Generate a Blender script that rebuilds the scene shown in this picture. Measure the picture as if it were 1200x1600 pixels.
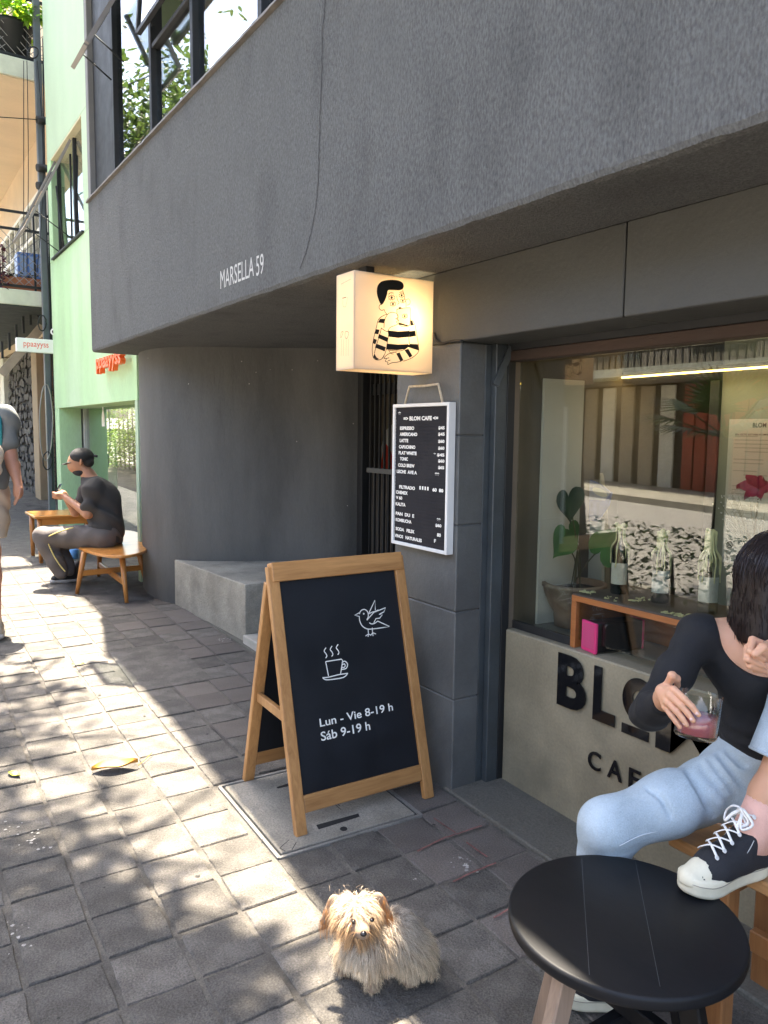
import bpy, bmesh, math, random
import numpy as np
from mathutils import Vector, Matrix, Euler, noise as mnoise

# ------------------------------------------------------------------ camera, world, sun, exposure
scene = bpy.context.scene
for o in list(bpy.data.objects):
    bpy.data.objects.remove(o)
COL = scene.collection
PI = math.pi
F_PX, CAM_H = 1202.0, 1.55
PSI, PITCH, ROLL = math.radians(33.55), math.radians(5.8), 0.0115
_F = np.array([math.sin(PSI) * math.cos(PITCH), math.cos(PSI) * math.cos(PITCH), -math.sin(PITCH)])
_R0 = np.array([math.cos(PSI), -math.sin(PSI), 0.0])
_U0 = np.cross(_R0, _F)
_R = _R0 * math.cos(ROLL) + _U0 * math.sin(ROLL)
_U = _U0 * math.cos(ROLL) - _R0 * math.sin(ROLL)
_C = np.array([0, 0, CAM_H])
cd = bpy.data.cameras.new('camera')
cd.sensor_fit = 'VERTICAL'; cd.sensor_height = 32.0; cd.lens = 32.0 * F_PX / 1600.0
cd.clip_start = 0.05; cd.clip_end = 500
cam = bpy.data.objects.new('camera', cd); COL.objects.link(cam)
M = Matrix.Identity(4)
for i in range(3):
    M[i][0], M[i][1], M[i][2], M[i][3] = _R[i], _U[i], -_F[i], _C[i]
cam.matrix_world = M
scene.camera = cam

SUN = Vector((0.0715, 0.33, 1.0)).normalized()
EL, AZ = math.asin(SUN.z), math.atan2(SUN.x, SUN.y)
w = bpy.data.worlds.new('World'); scene.world = w; w.use_nodes = True
nt = w.node_tree
sky = nt.nodes.new('ShaderNodeTexSky'); sky.sky_type = 'NISHITA'; sky.sun_disc = False
sky.sun_elevation = EL; sky.sun_rotation = AZ; sky.altitude = 300; sky.air_density = 1.0; sky.dust_density = 6.0; sky.ozone_density = .5
bg = nt.nodes['Background']; bg.inputs['Strength'].default_value = 0.145
nt.links.new(sky.outputs[0], bg.inputs[0])
sl = bpy.data.lights.new('sun', 'SUN'); sl.energy = 4.9; sl.angle = math.radians(0.53); sl.color = (1.0, 0.885, 0.72)
sun = bpy.data.objects.new('sun', sl); COL.objects.link(sun)
sun.location = SUN * 40; sun.rotation_euler = SUN.to_track_quat('Z', 'Y').to_euler()
vs = scene.view_settings
vs.view_transform = 'Standard'; vs.look = 'None'; vs.gamma = 1.0; vs.use_curve_mapping = False
vs.exposure = 2.85
scene.render.engine = 'CYCLES'
cy = scene.cycles
cy.use_denoising = True
cy.max_bounces = 10; cy.diffuse_bounces = 5; cy.glossy_bounces = 4; cy.transmission_bounces = 8; cy.transparent_max_bounces = 16
cy.sample_clamp_indirect = 6.0; cy.caustics_reflective = False; cy.caustics_refractive = False

# ------------------------------------------------------------------ photo pixel -> place (a pixel is only a direction; the plane it lies on gives the distance)
def ray(x, y): return _F + _R * (x - 600) / F_PX - _U * (y - 800) / F_PX
def _hit(x, y, ax, v):
    d = ray(x, y); return Vector(_C + d * ((v - _C[ax]) / d[ax]))
def onX(x, y, X): return _hit(x, y, 0, X)
def onY(x, y, Y): return _hit(x, y, 1, Y)
def onZ(x, y, Z): return _hit(x, y, 2, Z)
GS, GY0 = 0.03, 2.4
def G(Y): return GS * (Y - GY0)              # the pavement climbs gently along the street
def onG(x, y, dz=0.0):
    d = ray(x, y); t = (-GS * GY0 + dz - CAM_H) / (d[2] - GS * d[1]); return Vector(_C + d * t)
def at(x, y, depth): return Vector(_C + ray(x, y) * depth)

# ------------------------------------------------------------------ objects
rnd = random.Random(7)
def link(o): COL.objects.link(o); return o
def empty(name, loc=(0, 0, 0), label=None, cat=None, group=None, kind=None, rz=0.0):
    o = link(bpy.data.objects.new(name, None)); o.location = loc; o.rotation_euler = (0, 0, rz); o.empty_display_size = .05
    tag(o, label, cat, group, kind); return o
def tag(o, label=None, cat=None, group=None, kind=None):
    for k, v in (('label', label), ('category', cat), ('group', group), ('kind', kind)):
        if v: o[k] = v
    return o
def mobj(name, me, mat=None, parent=None, loc=None, local=False):
    """mesh data -> object; verts are in world coordinates unless local, parents may be moved empties"""
    o = link(bpy.data.objects.new(name, me))
    if mat is not None:
        me.materials.clear()
        for m in (mat if isinstance(mat, (list, tuple)) else [mat]): me.materials.append(m)
    if parent is not None:
        o.parent = parent
        if not local: o.matrix_parent_inverse = pm(parent).inverted()
    if loc is not None: o.location = loc
    return o
def lm(o):
    return Matrix.LocRotScale(o.location, o.rotation_euler, o.scale)
def pm(o):
    m = lm(o)
    if o.parent is not None: m = pm(o.parent) @ o.matrix_parent_inverse @ m
    return m
def copy_tree(o, parent=None):
    c = link(o.copy()); c.parent = parent
    for ch in list(o.children): copy_tree(ch, c)
    return c

class MB:
    def __init__(s): s.v = []; s.f = []; s.mi = []; s.sm = []
    def add(s, v, f, mi=0, smooth=False):
        n = len(s.v); s.v += [tuple(p) for p in v]
        for q in f: s.f.append(tuple(n + i for i in q)); s.mi.append(mi); s.sm.append(smooth)
        return s
    def box(s, a, b, mi=0):
        x0, y0, z0 = [min(p, q) for p, q in zip(a, b)]; x1, y1, z1 = [max(p, q) for p, q in zip(a, b)]
        v = [(x0, y0, z0), (x1, y0, z0), (x1, y1, z0), (x0, y1, z0), (x0, y0, z1), (x1, y0, z1), (x1, y1, z1), (x0, y1, z1)]
        return s.add(v, [(0, 3, 2, 1), (4, 5, 6, 7), (0, 1, 5, 4), (1, 2, 6, 5), (2, 3, 7, 6), (3, 0, 4, 7)], mi)
    def obox(s, c, ax, ay, az, mi=0):
        """box from centre and three half-axis vectors"""
        c, ax, ay, az = map(Vector, (c, ax, ay, az))
        v = [c + ax * i + ay * j + az * k for k in (-1, 1) for j in (-1, 1) for i in (-1, 1)]
        return s.add(v, [(0, 2, 3, 1), (4, 5, 7, 6), (0, 1, 5, 4), (1, 3, 7, 5), (3, 2, 6, 7), (2, 0, 4, 6)], mi)
    def bar(s, a, b, w, h, up=(0, 0, 1), mi=0):
        """rectangular bar from a to b, width w (sideways) and height h (along up)"""
        a, b = Vector(a), Vector(b); d = (b - a); L = d.length; d.normalize()
        u = Vector(up); side = d.cross(u)
        if side.length < 1e-5: side = d.cross(Vector((1, 0, 0)))
        side.normalize(); u = side.cross(d)
        return s.obox((a + b) / 2, d * L / 2, side * w / 2, u * h / 2, mi)
    def tube(s, pts, r, n=8, caps=True, mi=0, smooth=True, flat=1.0, up=None):
        pts = [Vector(p) for p in pts]; rr = r if isinstance(r, (list, tuple)) else [r] * len(pts)
        base = len(s.v); prev = None
        for i, p in enumerate(pts):
            t = (pts[min(i + 1, len(pts) - 1)] - pts[max(i - 1, 0)]).normalized()
            if prev is None:
                a = t.cross(Vector(up) if up else (Vector((0, 0, 1)) if abs(t.z) < .9 else Vector((1, 0, 0)))).normalized()
            else:
                a = (prev - t * prev.dot(t)).normalized()
            prev = a; b = t.cross(a)
            for k in range(n):
                an = 2 * PI * k / n
                s.v.append(tuple(p + a * math.cos(an) * rr[i] + b * math.sin(an) * rr[i] * flat))
        for i in range(len(pts) - 1):
            for k in range(n):
                q = (base + i * n + k, base + i * n + (k + 1) % n, base + (i + 1) * n + (k + 1) % n, base + (i + 1) * n + k)
                s.f.append(q); s.mi.append(mi); s.sm.append(smooth)
        if caps:
            s.f.append(tuple(base + k for k in reversed(range(n)))); s.mi.append(mi); s.sm.append(False)
            e = base + (len(pts) - 1) * n
            s.f.append(tuple(e + k for k in range(n))); s.mi.append(mi); s.sm.append(False)
        return s
    def lathe(s, prof, c=(0, 0, 0), n=28, mi=0, smooth=True, axis=None):
        """profile [(r,z)...] about z at c (or about an axis vector)"""
        c = Vector(c); base = len(s.v)
        Q = Vector((0, 0, 1)).rotation_difference(Vector(axis).normalized()) if axis else None
        for (r, z) in prof:
            for k in range(n):
                p = Vector((r * math.cos(2 * PI * k / n), r * math.sin(2 * PI * k / n), z))
                if Q: p = Q @ p
                s.v.append(tuple(c + p))
        for i in range(len(prof) - 1):
            for k in range(n):
                s.f.append((base + i * n + k, base + i * n + (k + 1) % n, base + (i + 1) * n + (k + 1) % n, base + (i + 1) * n + k)); s.mi.append(mi); s.sm.append(smooth)
        if prof[0][0] > 1e-4: s.f.append(tuple(base + k for k in reversed(range(n)))); s.mi.append(mi); s.sm.append(False)
        if prof[-1][0] > 1e-4:
            e = base + (len(prof) - 1) * n
            s.f.append(tuple(e + k for k in range(n))); s.mi.append(mi); s.sm.append(False)
        return s
    def prism(s, poly, d, mi=0):
        """polygon of 3-D points extruded by vector d"""
        poly = [Vector(p) for p in poly]; d = Vector(d); n = len(poly)
        v = poly + [p + d for p in poly]
        f = [tuple(range(n))[::-1], tuple(range(n, 2 * n))] + [(i, (i + 1) % n, n + (i + 1) % n, n + i) for i in range(n)]
        return s.add(v, f, mi)
    def mesh(s, name='m', bevel=0.0, seg=1, weld=False, recalc=True):
        me = bpy.data.meshes.new(name); me.from_pydata(s.v, [], s.f)
        if me.polygons:
            me.polygons.foreach_set('material_index', s.mi); me.polygons.foreach_set('use_smooth', s.sm)
        if bevel > 0 or recalc or weld:
            bm = bmesh.new(); bm.from_mesh(me)
            if weld: bmesh.ops.remove_doubles(bm, verts=bm.verts, dist=1e-5)
            if recalc: bmesh.ops.recalc_face_normals(bm, faces=bm.faces)
            if bevel > 0:
                es = [e for e in bm.edges if len(e.link_faces) == 2 and e.calc_face_angle(0) > .5]
                bmesh.ops.bevel(bm, geom=es, offset=bevel, segments=seg, affect='EDGES', profile=.5)
            bm.to_mesh(me); bm.free()
        me.update(); return me
    def build(s, name, mat, parent=None, bevel=0.0, seg=1, weld=False, local=False, loc=None, recalc=True):
        return mobj(name, s.mesh(name, bevel, seg, weld, recalc), mat, parent, loc, local)

def boxo(name, a, b, mat, parent, bevel=.003):
    return MB().box(a, b).build(name, mat, parent, bevel)

# ------------------------------------------------------------------ text and flat print
_tc = {}
def text_mesh(body, extrude=0.0, bold=0.0):
    key = (body, extrude, bold)
    if key in _tc: return _tc[key]
    c = bpy.data.curves.new('t', 'FONT'); c.body = body; c.size = 1.0; c.extrude = extrude; c.offset = bold; c.resolution_u = 4
    o = bpy.data.objects.new('t', c); COL.objects.link(o)
    dg = bpy.context.evaluated_depsgraph_get(); dg.update()
    me = bpy.data.meshes.new_from_object(o.evaluated_get(dg))
    bpy.data.objects.remove(o); bpy.data.curves.remove(c)
    v = np.empty(len(me.vertices) * 3); me.vertices.foreach_get('co', v); v = v.reshape(-1, 3)
    f = [tuple(p.vertices) for p in me.polygons]
    bpy.data.meshes.remove(me)
    lo, hi = v.min(0), v.max(0)
    _tc[key] = (v, f, lo, hi); return _tc[key]
def put_text(name, body, mat, parent, o, xa, ya, w=None, h=None, depth=0.0, bold=0.0):
    """text whose lower left corner is o; xa, ya unit vectors of reading and up; scaled to w by h metres"""
    v, f, lo, hi = text_mesh(body, .5 if depth else 0.0, bold)
    sx = w / (hi[0] - lo[0]) if w else h / (hi[1] - lo[1]); sy = h / (hi[1] - lo[1]) if h else sx
    xa, ya = Vector(xa).normalized(), Vector(ya).normalized(); za = xa.cross(ya); o = Vector(o)
    P = [o + xa * ((p[0] - lo[0]) * sx) + ya * ((p[1] - lo[1]) * sy) + za * ((p[2] - lo[2]) * depth) for p in v]
    return MB().add(P, f).build(name, mat, parent)
def stroke(mb, pts, wd, nrm, closed=False, mi=0):
    """flat ribbon along 3-D points lying on a plane with normal nrm"""
    pts = [Vector(p) for p in pts]; nrm = Vector(nrm); n = len(pts); L, Rr = [], []
    for i in range(n):
        a = pts[(i - 1) % n] if closed or i > 0 else pts[i]; b = pts[(i + 1) % n] if closed or i < n - 1 else pts[i]
        t = (b - a); t = t.normalized() if t.length > 1e-9 else Vector((1, 0, 0)); s_ = nrm.cross(t).normalized() * wd / 2
        L.append(pts[i] + s_); Rr.append(pts[i] - s_)
    m = n if closed else n - 1
    mb.add(L + Rr, [(i, (i + 1) % n, n + (i + 1) % n, n + i) for i in range(m)], mi)
def spline(pts, k=6, closed=False):
    """Catmull-Rom through points of any dimension"""
    P = [np.array(p, float) for p in pts]; n = len(P); out = []
    for i in range(n if closed else n - 1):
        p0 = P[(i - 1) % n] if closed or i > 0 else P[i]; p1 = P[i]; p2 = P[(i + 1) % n]
        p3 = P[(i + 2) % n] if closed or i + 2 < n else p2
        for j in range(k):
            t = j / k
            out.append(.5 * ((2 * p1) + (-p0 + p2) * t + (2 * p0 - 5 * p1 + 4 * p2 - p3) * t * t + (-p0 + 3 * p1 - 3 * p2 + p3) * t ** 3))
    if not closed: out.append(P[-1])
    return out

# ------------------------------------------------------------------ materials
MATS = {}
def _n(nt, t, **kw):
    n = nt.nodes.new(t)
    for k, v in kw.items(): setattr(n, k, v)
    return n
def mat(name, col=(.5, .5, .5), rough=.6, metal=0.0, var=.12, scale=6.0, fine=0.0, fscale=120.0, bump=0.0, bscale=40.0, spec=.5,
        rand=0.0, stain=None, stain_amt=.5, stain_scale=2.0, stretch=(1, 1, 1), trans=0.0, sheen=0.0, coat=0.0, rvar=.08, attr=None, sss=0.0):
    """procedural surface: two noise octaves of colour, an optional stain colour, relief and per-object tone"""
    m = bpy.data.materials.new(name); m.use_nodes = True; nt = m.node_tree; L = nt.links.new
    b = nt.nodes['Principled BSDF']
    tc = _n(nt, 'ShaderNodeTexCoord'); mp = _n(nt, 'ShaderNodeMapping'); mp.inputs['Scale'].default_value = stretch
    L(tc.outputs['Object'], mp.inputs[0])
    if attr:
        at_ = _n(nt, 'ShaderNodeAttribute', attribute_name=attr); c0 = at_.outputs['Color']
    else:
        rgb = _n(nt, 'ShaderNodeRGB'); rgb.outputs[0].default_value = (*col, 1); c0 = rgb.outputs[0]
    def noise(s, d=5.0, rg=.55):
        n = _n(nt, 'ShaderNodeTexNoise'); n.inputs['Scale'].default_value = s; n.inputs['Detail'].default_value = d; n.inputs['Roughness'].default_value = rg
        L(mp.outputs[0], n.inputs['Vector']); return n.outputs[0]
    def remap(sock, a, b_, lo, hi):
        r = _n(nt, 'ShaderNodeMapRange'); r.inputs[1].default_value = a; r.inputs[2].default_value = b_; r.inputs[3].default_value = lo; r.inputs[4].default_value = hi
        L(sock, r.inputs[0]); return r.outputs[0]
    def mul(c, fac):
        h = _n(nt, 'ShaderNodeVectorMath', operation='MULTIPLY'); L(c, h.inputs[0])
        L(fac, h.inputs[1]); return h.outputs[0]
    c = c0
    nz = noise(scale)
    if var: c = mul(c, remap(nz, .3, .7, 1 - var, 1 + var))
    if fine: c = mul(c, remap(noise(fscale, 3, .6), .3, .7, 1 - fine, 1 + fine))
    if stain:
        mx = _n(nt, 'ShaderNodeMix', data_type='RGBA'); L(remap(noise(stain_scale, 6, .62), .48, .72, 0, stain_amt), mx.inputs[0])
        L(c, mx.inputs[6]); mx.inputs[7].default_value = (*stain, 1); c = mx.outputs[2]
    if rand:
        oi = _n(nt, 'ShaderNodeObjectInfo'); c = mul(c, remap(oi.outputs['Random'], 0, 1, 1 - rand, 1 + rand))
    L(c, b.inputs['Base Color'])
    b.inputs['Metallic'].default_value = metal; b.inputs['Specular IOR Level'].default_value = spec
    L(remap(nz, .3, .7, max(.02, rough - rvar), min(1, rough + rvar)), b.inputs['Roughness'])
    if sheen: b.inputs['Sheen Weight'].default_value = sheen
    if coat: b.inputs['Coat Weight'].default_value = coat; b.inputs['Coat Roughness'].default_value = .12
    if trans: b.inputs['Transmission Weight'].default_value = trans
    if sss: b.inputs['Subsurface Weight'].default_value = sss; b.inputs['Subsurface Radius'].default_value = (.012, .004, .002); b.inputs['Subsurface Scale'].default_value = 1.0
    if bump:
        bp = _n(nt, 'ShaderNodeBump'); bp.inputs['Strength'].default_value = bump; bp.inputs['Distance'].default_value = .02
        L(noise(bscale, 6, .65), bp.inputs['Height']); L(bp.outputs[0], b.inputs['Normal'])
    MATS[name] = m; return m
def wood(name, col, dark, axis=0, rough=.45, scale=7.0, coat=0.0):
    """grain stretched along an object axis"""
    m = bpy.data.materials.new(name); m.use_nodes = True; nt = m.node_tree; L = nt.links.new; b = nt.nodes['Principled BSDF']
    tc = _n(nt, 'ShaderNodeTexCoord'); mp = _n(nt, 'ShaderNodeMapping'); s = [9.0, 9.0, 9.0]; s[axis] = .7; mp.inputs['Scale'].default_value = s
    L(tc.outputs['Object'], mp.inputs[0])
    n1 = _n(nt, 'ShaderNodeTexNoise'); n1.inputs['Scale'].default_value = scale; n1.inputs['Detail'].default_value = 8; n1.inputs['Roughness'].default_value = .65; n1.inputs['Distortion'].default_value = .6
    L(mp.outputs[0], n1.inputs['Vector'])
    n2 = _n(nt, 'ShaderNodeTexNoise'); n2.inputs['Scale'].default_value = 1.3; n2.inputs['Detail'].default_value = 3; L(mp.outputs[0], n2.inputs['Vector'])
    ad = _n(nt, 'ShaderNodeMath', operation='MULTIPLY_ADD'); L(n1.outputs[0], ad.inputs[0]); ad.inputs[1].default_value = .6; 
    sc_ = _n(nt, 'ShaderNodeMath', operation='MULTIPLY'); L(n2.outputs[0], sc_.inputs[0]); sc_.inputs[1].default_value = .4; L(sc_.outputs[0], ad.inputs[2])
    cr = _n(nt, 'ShaderNodeValToRGB'); cr.color_ramp.elements[0].position = .34; cr.color_ramp.elements[0].color = (*dark, 1); cr.color_ramp.elements[1].position = .64; cr.color_ramp.elements[1].color = (*col, 1)
    L(ad.outputs[0], cr.inputs[0]); 
    oi = _n(nt, 'ShaderNodeObjectInfo'); r = _n(nt, 'ShaderNodeMapRange'); r.inputs[3].default_value = .86; r.inputs[4].default_value = 1.14; L(oi.outputs['Random'], r.inputs[0])
    vm = _n(nt, 'ShaderNodeVectorMath', operation='MULTIPLY'); L(cr.outputs[0], vm.inputs[0]); L(r.outputs[0], vm.inputs[1])
    L(vm.outputs[0], b.inputs['Base Color']); b.inputs['Roughness'].default_value = rough
    if coat: b.inputs['Coat Weight'].default_value = coat; b.inputs['Coat Roughness'].default_value = .15
    bp = _n(nt, 'ShaderNodeBump'); bp.inputs['Strength'].default_value = .12; bp.inputs['Distance'].default_value = .004; L(n1.outputs[0], bp.inputs['Height']); L(bp.outputs[0], b.inputs['Normal'])
    return m
def glass(name, tint=(.93, .96, .95), ior=1.52, gain=1.9, rough=0.0):
    """thin pane: mirror by Fresnel, else see-through"""
    m = bpy.data.materials.new(name); m.use_nodes = True; nt = m.node_tree; L = nt.links.new; nt.nodes.clear()
    out = _n(nt, 'ShaderNodeOutputMaterial'); mix = _n(nt, 'ShaderNodeMixShader'); tr = _n(nt, 'ShaderNodeBsdfTransparent'); gl = _n(nt, 'ShaderNodeBsdfGlossy')
    tr.inputs[0].default_value = (*tint, 1); gl.inputs['Roughness'].default_value = rough
    fr = _n(nt, 'ShaderNodeFresnel'); fr.inputs[0].default_value = ior
    geo = _n(nt, 'ShaderNodeNewGeometry'); sg = _n(nt, 'ShaderNodeMix', data_type='FLOAT')
    L(geo.outputs['Backfacing'], sg.inputs[0]); sg.inputs[2].default_value = ior; sg.inputs[3].default_value = 1 / ior; L(sg.outputs[0], fr.inputs[0])
    mu = _n(nt, 'ShaderNodeMath', operation='MULTIPLY'); mu.use_clamp = True; L(fr.outputs[0], mu.inputs[0]); mu.inputs[1].default_value = gain
    L(mu.outputs[0], mix.inputs[0]); L(tr.outputs[0], mix.inputs[1]); L(gl.outputs[0], mix.inputs[2]); L(mix.outputs[0], out.inputs[0])
    return m
def emit(name, col, strength):
    m = bpy.data.materials.new(name); m.use_nodes = True; nt = m.node_tree; nt.nodes.clear()
    out = _n(nt, 'ShaderNodeOutputMaterial'); e = _n(nt, 'ShaderNodeEmission'); e.inputs[0].default_value = (*col, 1); e.inputs[1].default_value = strength
    nt.links.new(e.outputs[0], out.inputs[0]); return m
def translucent(name, col, mixf=.5, rough=.5, col2=None):
    """leaf or lamp panel: light passes through diffusely"""
    m = bpy.data.materials.new(name); m.use_nodes = True; nt = m.node_tree; L = nt.links.new
    b = nt.nodes['Principled BSDF']; out = nt.nodes['Material Output']
    tl = _n(nt, 'ShaderNodeBsdfTranslucent'); mx = _n(nt, 'ShaderNodeMixShader'); mx.inputs[0].default_value = mixf
    rgb = _n(nt, 'ShaderNodeRGB'); rgb.outputs[0].default_value = (*col, 1); c = rgb.outputs[0]
    geo = _n(nt, 'ShaderNodeNewGeometry')
    hs = _n(nt, 'ShaderNodeHueSaturation'); L(c, hs.inputs['Color'])
    r = _n(nt, 'ShaderNodeMapRange'); r.inputs[3].default_value = .55; r.inputs[4].default_value = 1.45; L(geo.outputs['Random Per Island'], r.inputs[0]); L(r.outputs[0], hs.inputs['Value'])
    r2 = _n(nt, 'ShaderNodeMapRange'); r2.inputs[3].default_value = .48; r2.inputs[4].default_value = .52; L(geo.outputs['Random Per Island'], r2.inputs[0]); L(r2.outputs[0], hs.inputs['Hue'])
    L(hs.outputs[0], b.inputs['Base Color']); b.inputs['Roughness'].default_value = rough
    c2 = _n(nt, 'ShaderNodeMix', data_type='RGBA'); c2.inputs[0].default_value = .5; L(hs.outputs[0], c2.inputs[6]); c2.inputs[7].default_value = (*(col2 or col), 1)
    L(c2.outputs[2], tl.inputs[0])
    L(b.outputs[0], mx.inputs[1]); L(tl.outputs[0], mx.inputs[2]); L(mx.outputs[0], out.inputs[0])
    return m
# ------------------------------------------------------------------ shared materials
m_stucco = mat('dark_stucco', (.121, .125, .125), .85, var=.30, scale=2.6, fine=.34, fscale=130, bump=.6, bscale=130, stain=(.080, .083, .083), stain_amt=.8, stain_scale=2.6, stretch=(1, 1, .45), spec=.3)
m_smooth = mat('smooth_grey_plaster', (.094, .093, .088), .7, var=.36, scale=2.2, fine=.08, bump=.18, bscale=30, stain=(.15, .145, .135), stain_amt=.6, stain_scale=1.3, stretch=(1, 1, .3), spec=.35)
m_beam = mat('painted_beam', (.060, .061, .056), .6, var=.1, scale=3, fine=.05, bump=.12, bscale=35, spec=.4)
m_pillar = mat('painted_block', (.092, .095, .094), .5, var=.14, scale=4, fine=.06, bump=.2, bscale=28, stain=(.16, .17, .17), stain_amt=.35, stain_scale=5, spec=.45)
m_concrete = mat('polished_concrete', (.26, .23, .16), .55, var=.22, scale=3.2, fine=.1, fscale=90, bump=.12, bscale=22, stain=(.14, .13, .095), stain_amt=.7, stain_scale=2.4, spec=.4)
m_bench_conc = mat('raw_concrete', (.31, .29, .24), .75, var=.24, scale=5, fine=.18, fscale=110, bump=.3, bscale=40, stain=(.12, .115, .1), stain_amt=.6, stain_scale=4)
m_pave = mat('paving_stone', (.118, .108, .095), .8, var=.28, scale=9, fine=.45, fscale=170, bump=.75, bscale=70, rand=.22, stain=(.21, .195, .18), stain_amt=.4, stain_scale=9, spec=.4)
m_pave2 = mat('reddish_paving_stone', (.130, .112, .098), .8, var=.2, scale=7, fine=.35, fscale=160, bump=.45, bscale=90, rand=.18, stain=(.12, .11, .105), stain_amt=.5, stain_scale=8)
m_mortar = mat('cement_joint', (.135, .122, .104), .9, var=.35, scale=9, fine=.35, fscale=180, bump=.6, bscale=120, stain=(.035, .032, .028), stain_amt=1.0, stain_scale=4)
m_black = mat('black_painted_steel', (.010, .011, .012), .6, var=.2, scale=8, spec=.5)
m_steel = mat('blue_grey_steel', (.05, .06, .066), .45, var=.25, scale=6, bump=.2, bscale=30)
m_rust = mat('rusty_brown_timber', (.045, .026, .018), .7, var=.35, scale=9, bump=.2, stretch=(1, .15, 1))
m_green = mat('mint_plaster', (.46, .68, .39), .8, var=.09, scale=2.4, fine=.06, fscale=60, bump=.2, bscale=40, stain=(.62, .74, .58), stain_amt=.6, stain_scale=1.4, stretch=(1, 1, .3), spec=.3)
m_greenpale = mat('pale_mint_plaster', (.42, .54, .37), .8, var=.07, scale=2, fine=.05, bump=.15, bscale=40, stretch=(1, 1, .4))
m_cream = mat('cream_plaster', (.66, .60, .40), .8, var=.06)
m_beige = mat('beige_render', (.62, .48, .33), .85, var=.08, scale=2, fine=.05, stretch=(.3, 1, 1))
m_white = mat('white_paint', (.78, .77, .74), .55, var=.05)
m_offwhite = mat('white_plaster', (.70, .68, .63), .8, var=.06)
m_asphalt = mat('asphalt', (.25, .24, .225), .9, var=.2, fine=.4, fscale=200, bump=.4, bscale=150)
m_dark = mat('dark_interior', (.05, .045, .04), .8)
m_pane = glass('window_pane', gain=1.0)
m_pane2 = glass('mirror_pane', tint=(.80, .84, .84), gain=1.7)
m_shop = glass('shop_pane', tint=(.88, .90, .86), gain=1.7)
m_leaf = translucent('tree_leaf', (.05, .095, .025), .38, .42, (.15, .23, .04))
m_bark = mat('bark', (.12, .095, .07), .9, var=.4, scale=12, bump=.6, bscale=30, stretch=(1, 1, .3))

# ------------------------------------------------------------------ pavement
side = MB()
ys = [-14, -6, 0, 2.4, 6, 12, 30, 70]
xs_ = [-1.55, 4.2]
for a, b in zip(ys[:-1], ys[1:]):
    side.add([(xs_[0], a, G(a) - .006), (xs_[1], a, G(a) - .006), (xs_[1], b, G(b) - .006), (xs_[0], b, G(b) - .006)], [(0, 1, 2, 3)])
sidewalk = side.build('sidewalk', m_mortar); tag(sidewalk, 'grey stone paved sidewalk with cement joints in front of the cafe', 'sidewalk', kind='structure')
road = MB()
for a, b in ((-40, 0), (0, 40), (40, 120)):
    road.add([(-60, a, G(a) - .15), (-1.55, a, G(a) - .15), (-1.55, b, G(b) - .15), (-60, b, G(b) - .15)], [(0, 1, 2, 3)])
tag(road.build('road', m_asphalt), 'asphalt street running past the cafe', 'road', kind='structure')
kb = MB()
kb.prism([(-1.55, -14, G(-14) - .16), (-1.70, -14, G(-14) - .16), (-1.70, -14, G(-14) - .004), (-1.55, -14, G(-14) + .002)], (0, 84, 84 * GS))
tag(kb.build('kerb', m_bench_conc), 'concrete kerb between the sidewalk and the street', 'kerb', kind='structure')
opp = MB(); opp.prism([(-9.2, -20, G(-20) - .15), (-60, -20, G(-20) - .15), (-60, -20, G(-20) - .01), (-9.2, -20, G(-20) - .01)], (0, 110, 110 * GS))
tag(opp.build('pavement', m_bench_conc), 'pale concrete pavement on the far side of the street', 'pavement', kind='structure')

PV = .2145
def paver_mesh(seed, wx, wy):
    r = random.Random(seed); bm = bmesh.new()
    n = 5; pts = []
    for k in range(4):
        for j in range(n):
            t = j / n
            c = [(-1, -1), (1, -1), (1, 1), (-1, 1)]; a, b = c[k], c[(k + 1) % 4]
            x, y = a[0] + (b[0] - a[0]) * t, a[1] + (b[1] - a[1]) * t
            q = .045 if j else .06
            pts.append((x * wx / 2 * (1 - r.random() * q), y * wy / 2 * (1 - r.random() * q)))
    N = len(pts)
    lo = [bm.verts.new((x, y, -.03)) for x, y in pts]
    mi = [bm.verts.new((x * .995, y * .995, -.005)) for x, y in pts]
    hi = [bm.verts.new((x * .965, y * .965, 0)) for x, y in pts]
    for i in range(N):
        bm.faces.new((lo[i], lo[(i + 1) % N], mi[(i + 1) % N], mi[i])); bm.faces.new((mi[i], mi[(i + 1) % N], hi[(i + 1) % N], hi[i]))
    bm.faces.new(hi)
    me = bpy.data.meshes.new('paver'); bm.to_mesh(me); bm.free(); return me
PM = [paver_mesh(i, .202, .2085) for i in range(9)]
PM2 = [paver_mesh(20 + i, .208, .210) for i in range(6)]
for m_ in PM: m_.materials.append(m_pave)
for m_ in PM2: m_.materials.append(m_pave2)
TILT = math.atan(GS)
ROT = .02
def xcol(i, Y): return .291 + PV * i + ROT * (Y - 2.4)
def reserved(x, y):
    if 1.10 < x < 1.87 and 2.39 < y < 3.09: return True            # utility hatch
    if 1.12 < x < 1.72 and 4.30 < y < 5.28: return True            # large slab
    if x > 2.02 and y < 2.75: return True
    if x > 2.06: return True
    return False
rest = MB()
pr = random.Random(3)
npv = 0
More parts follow.
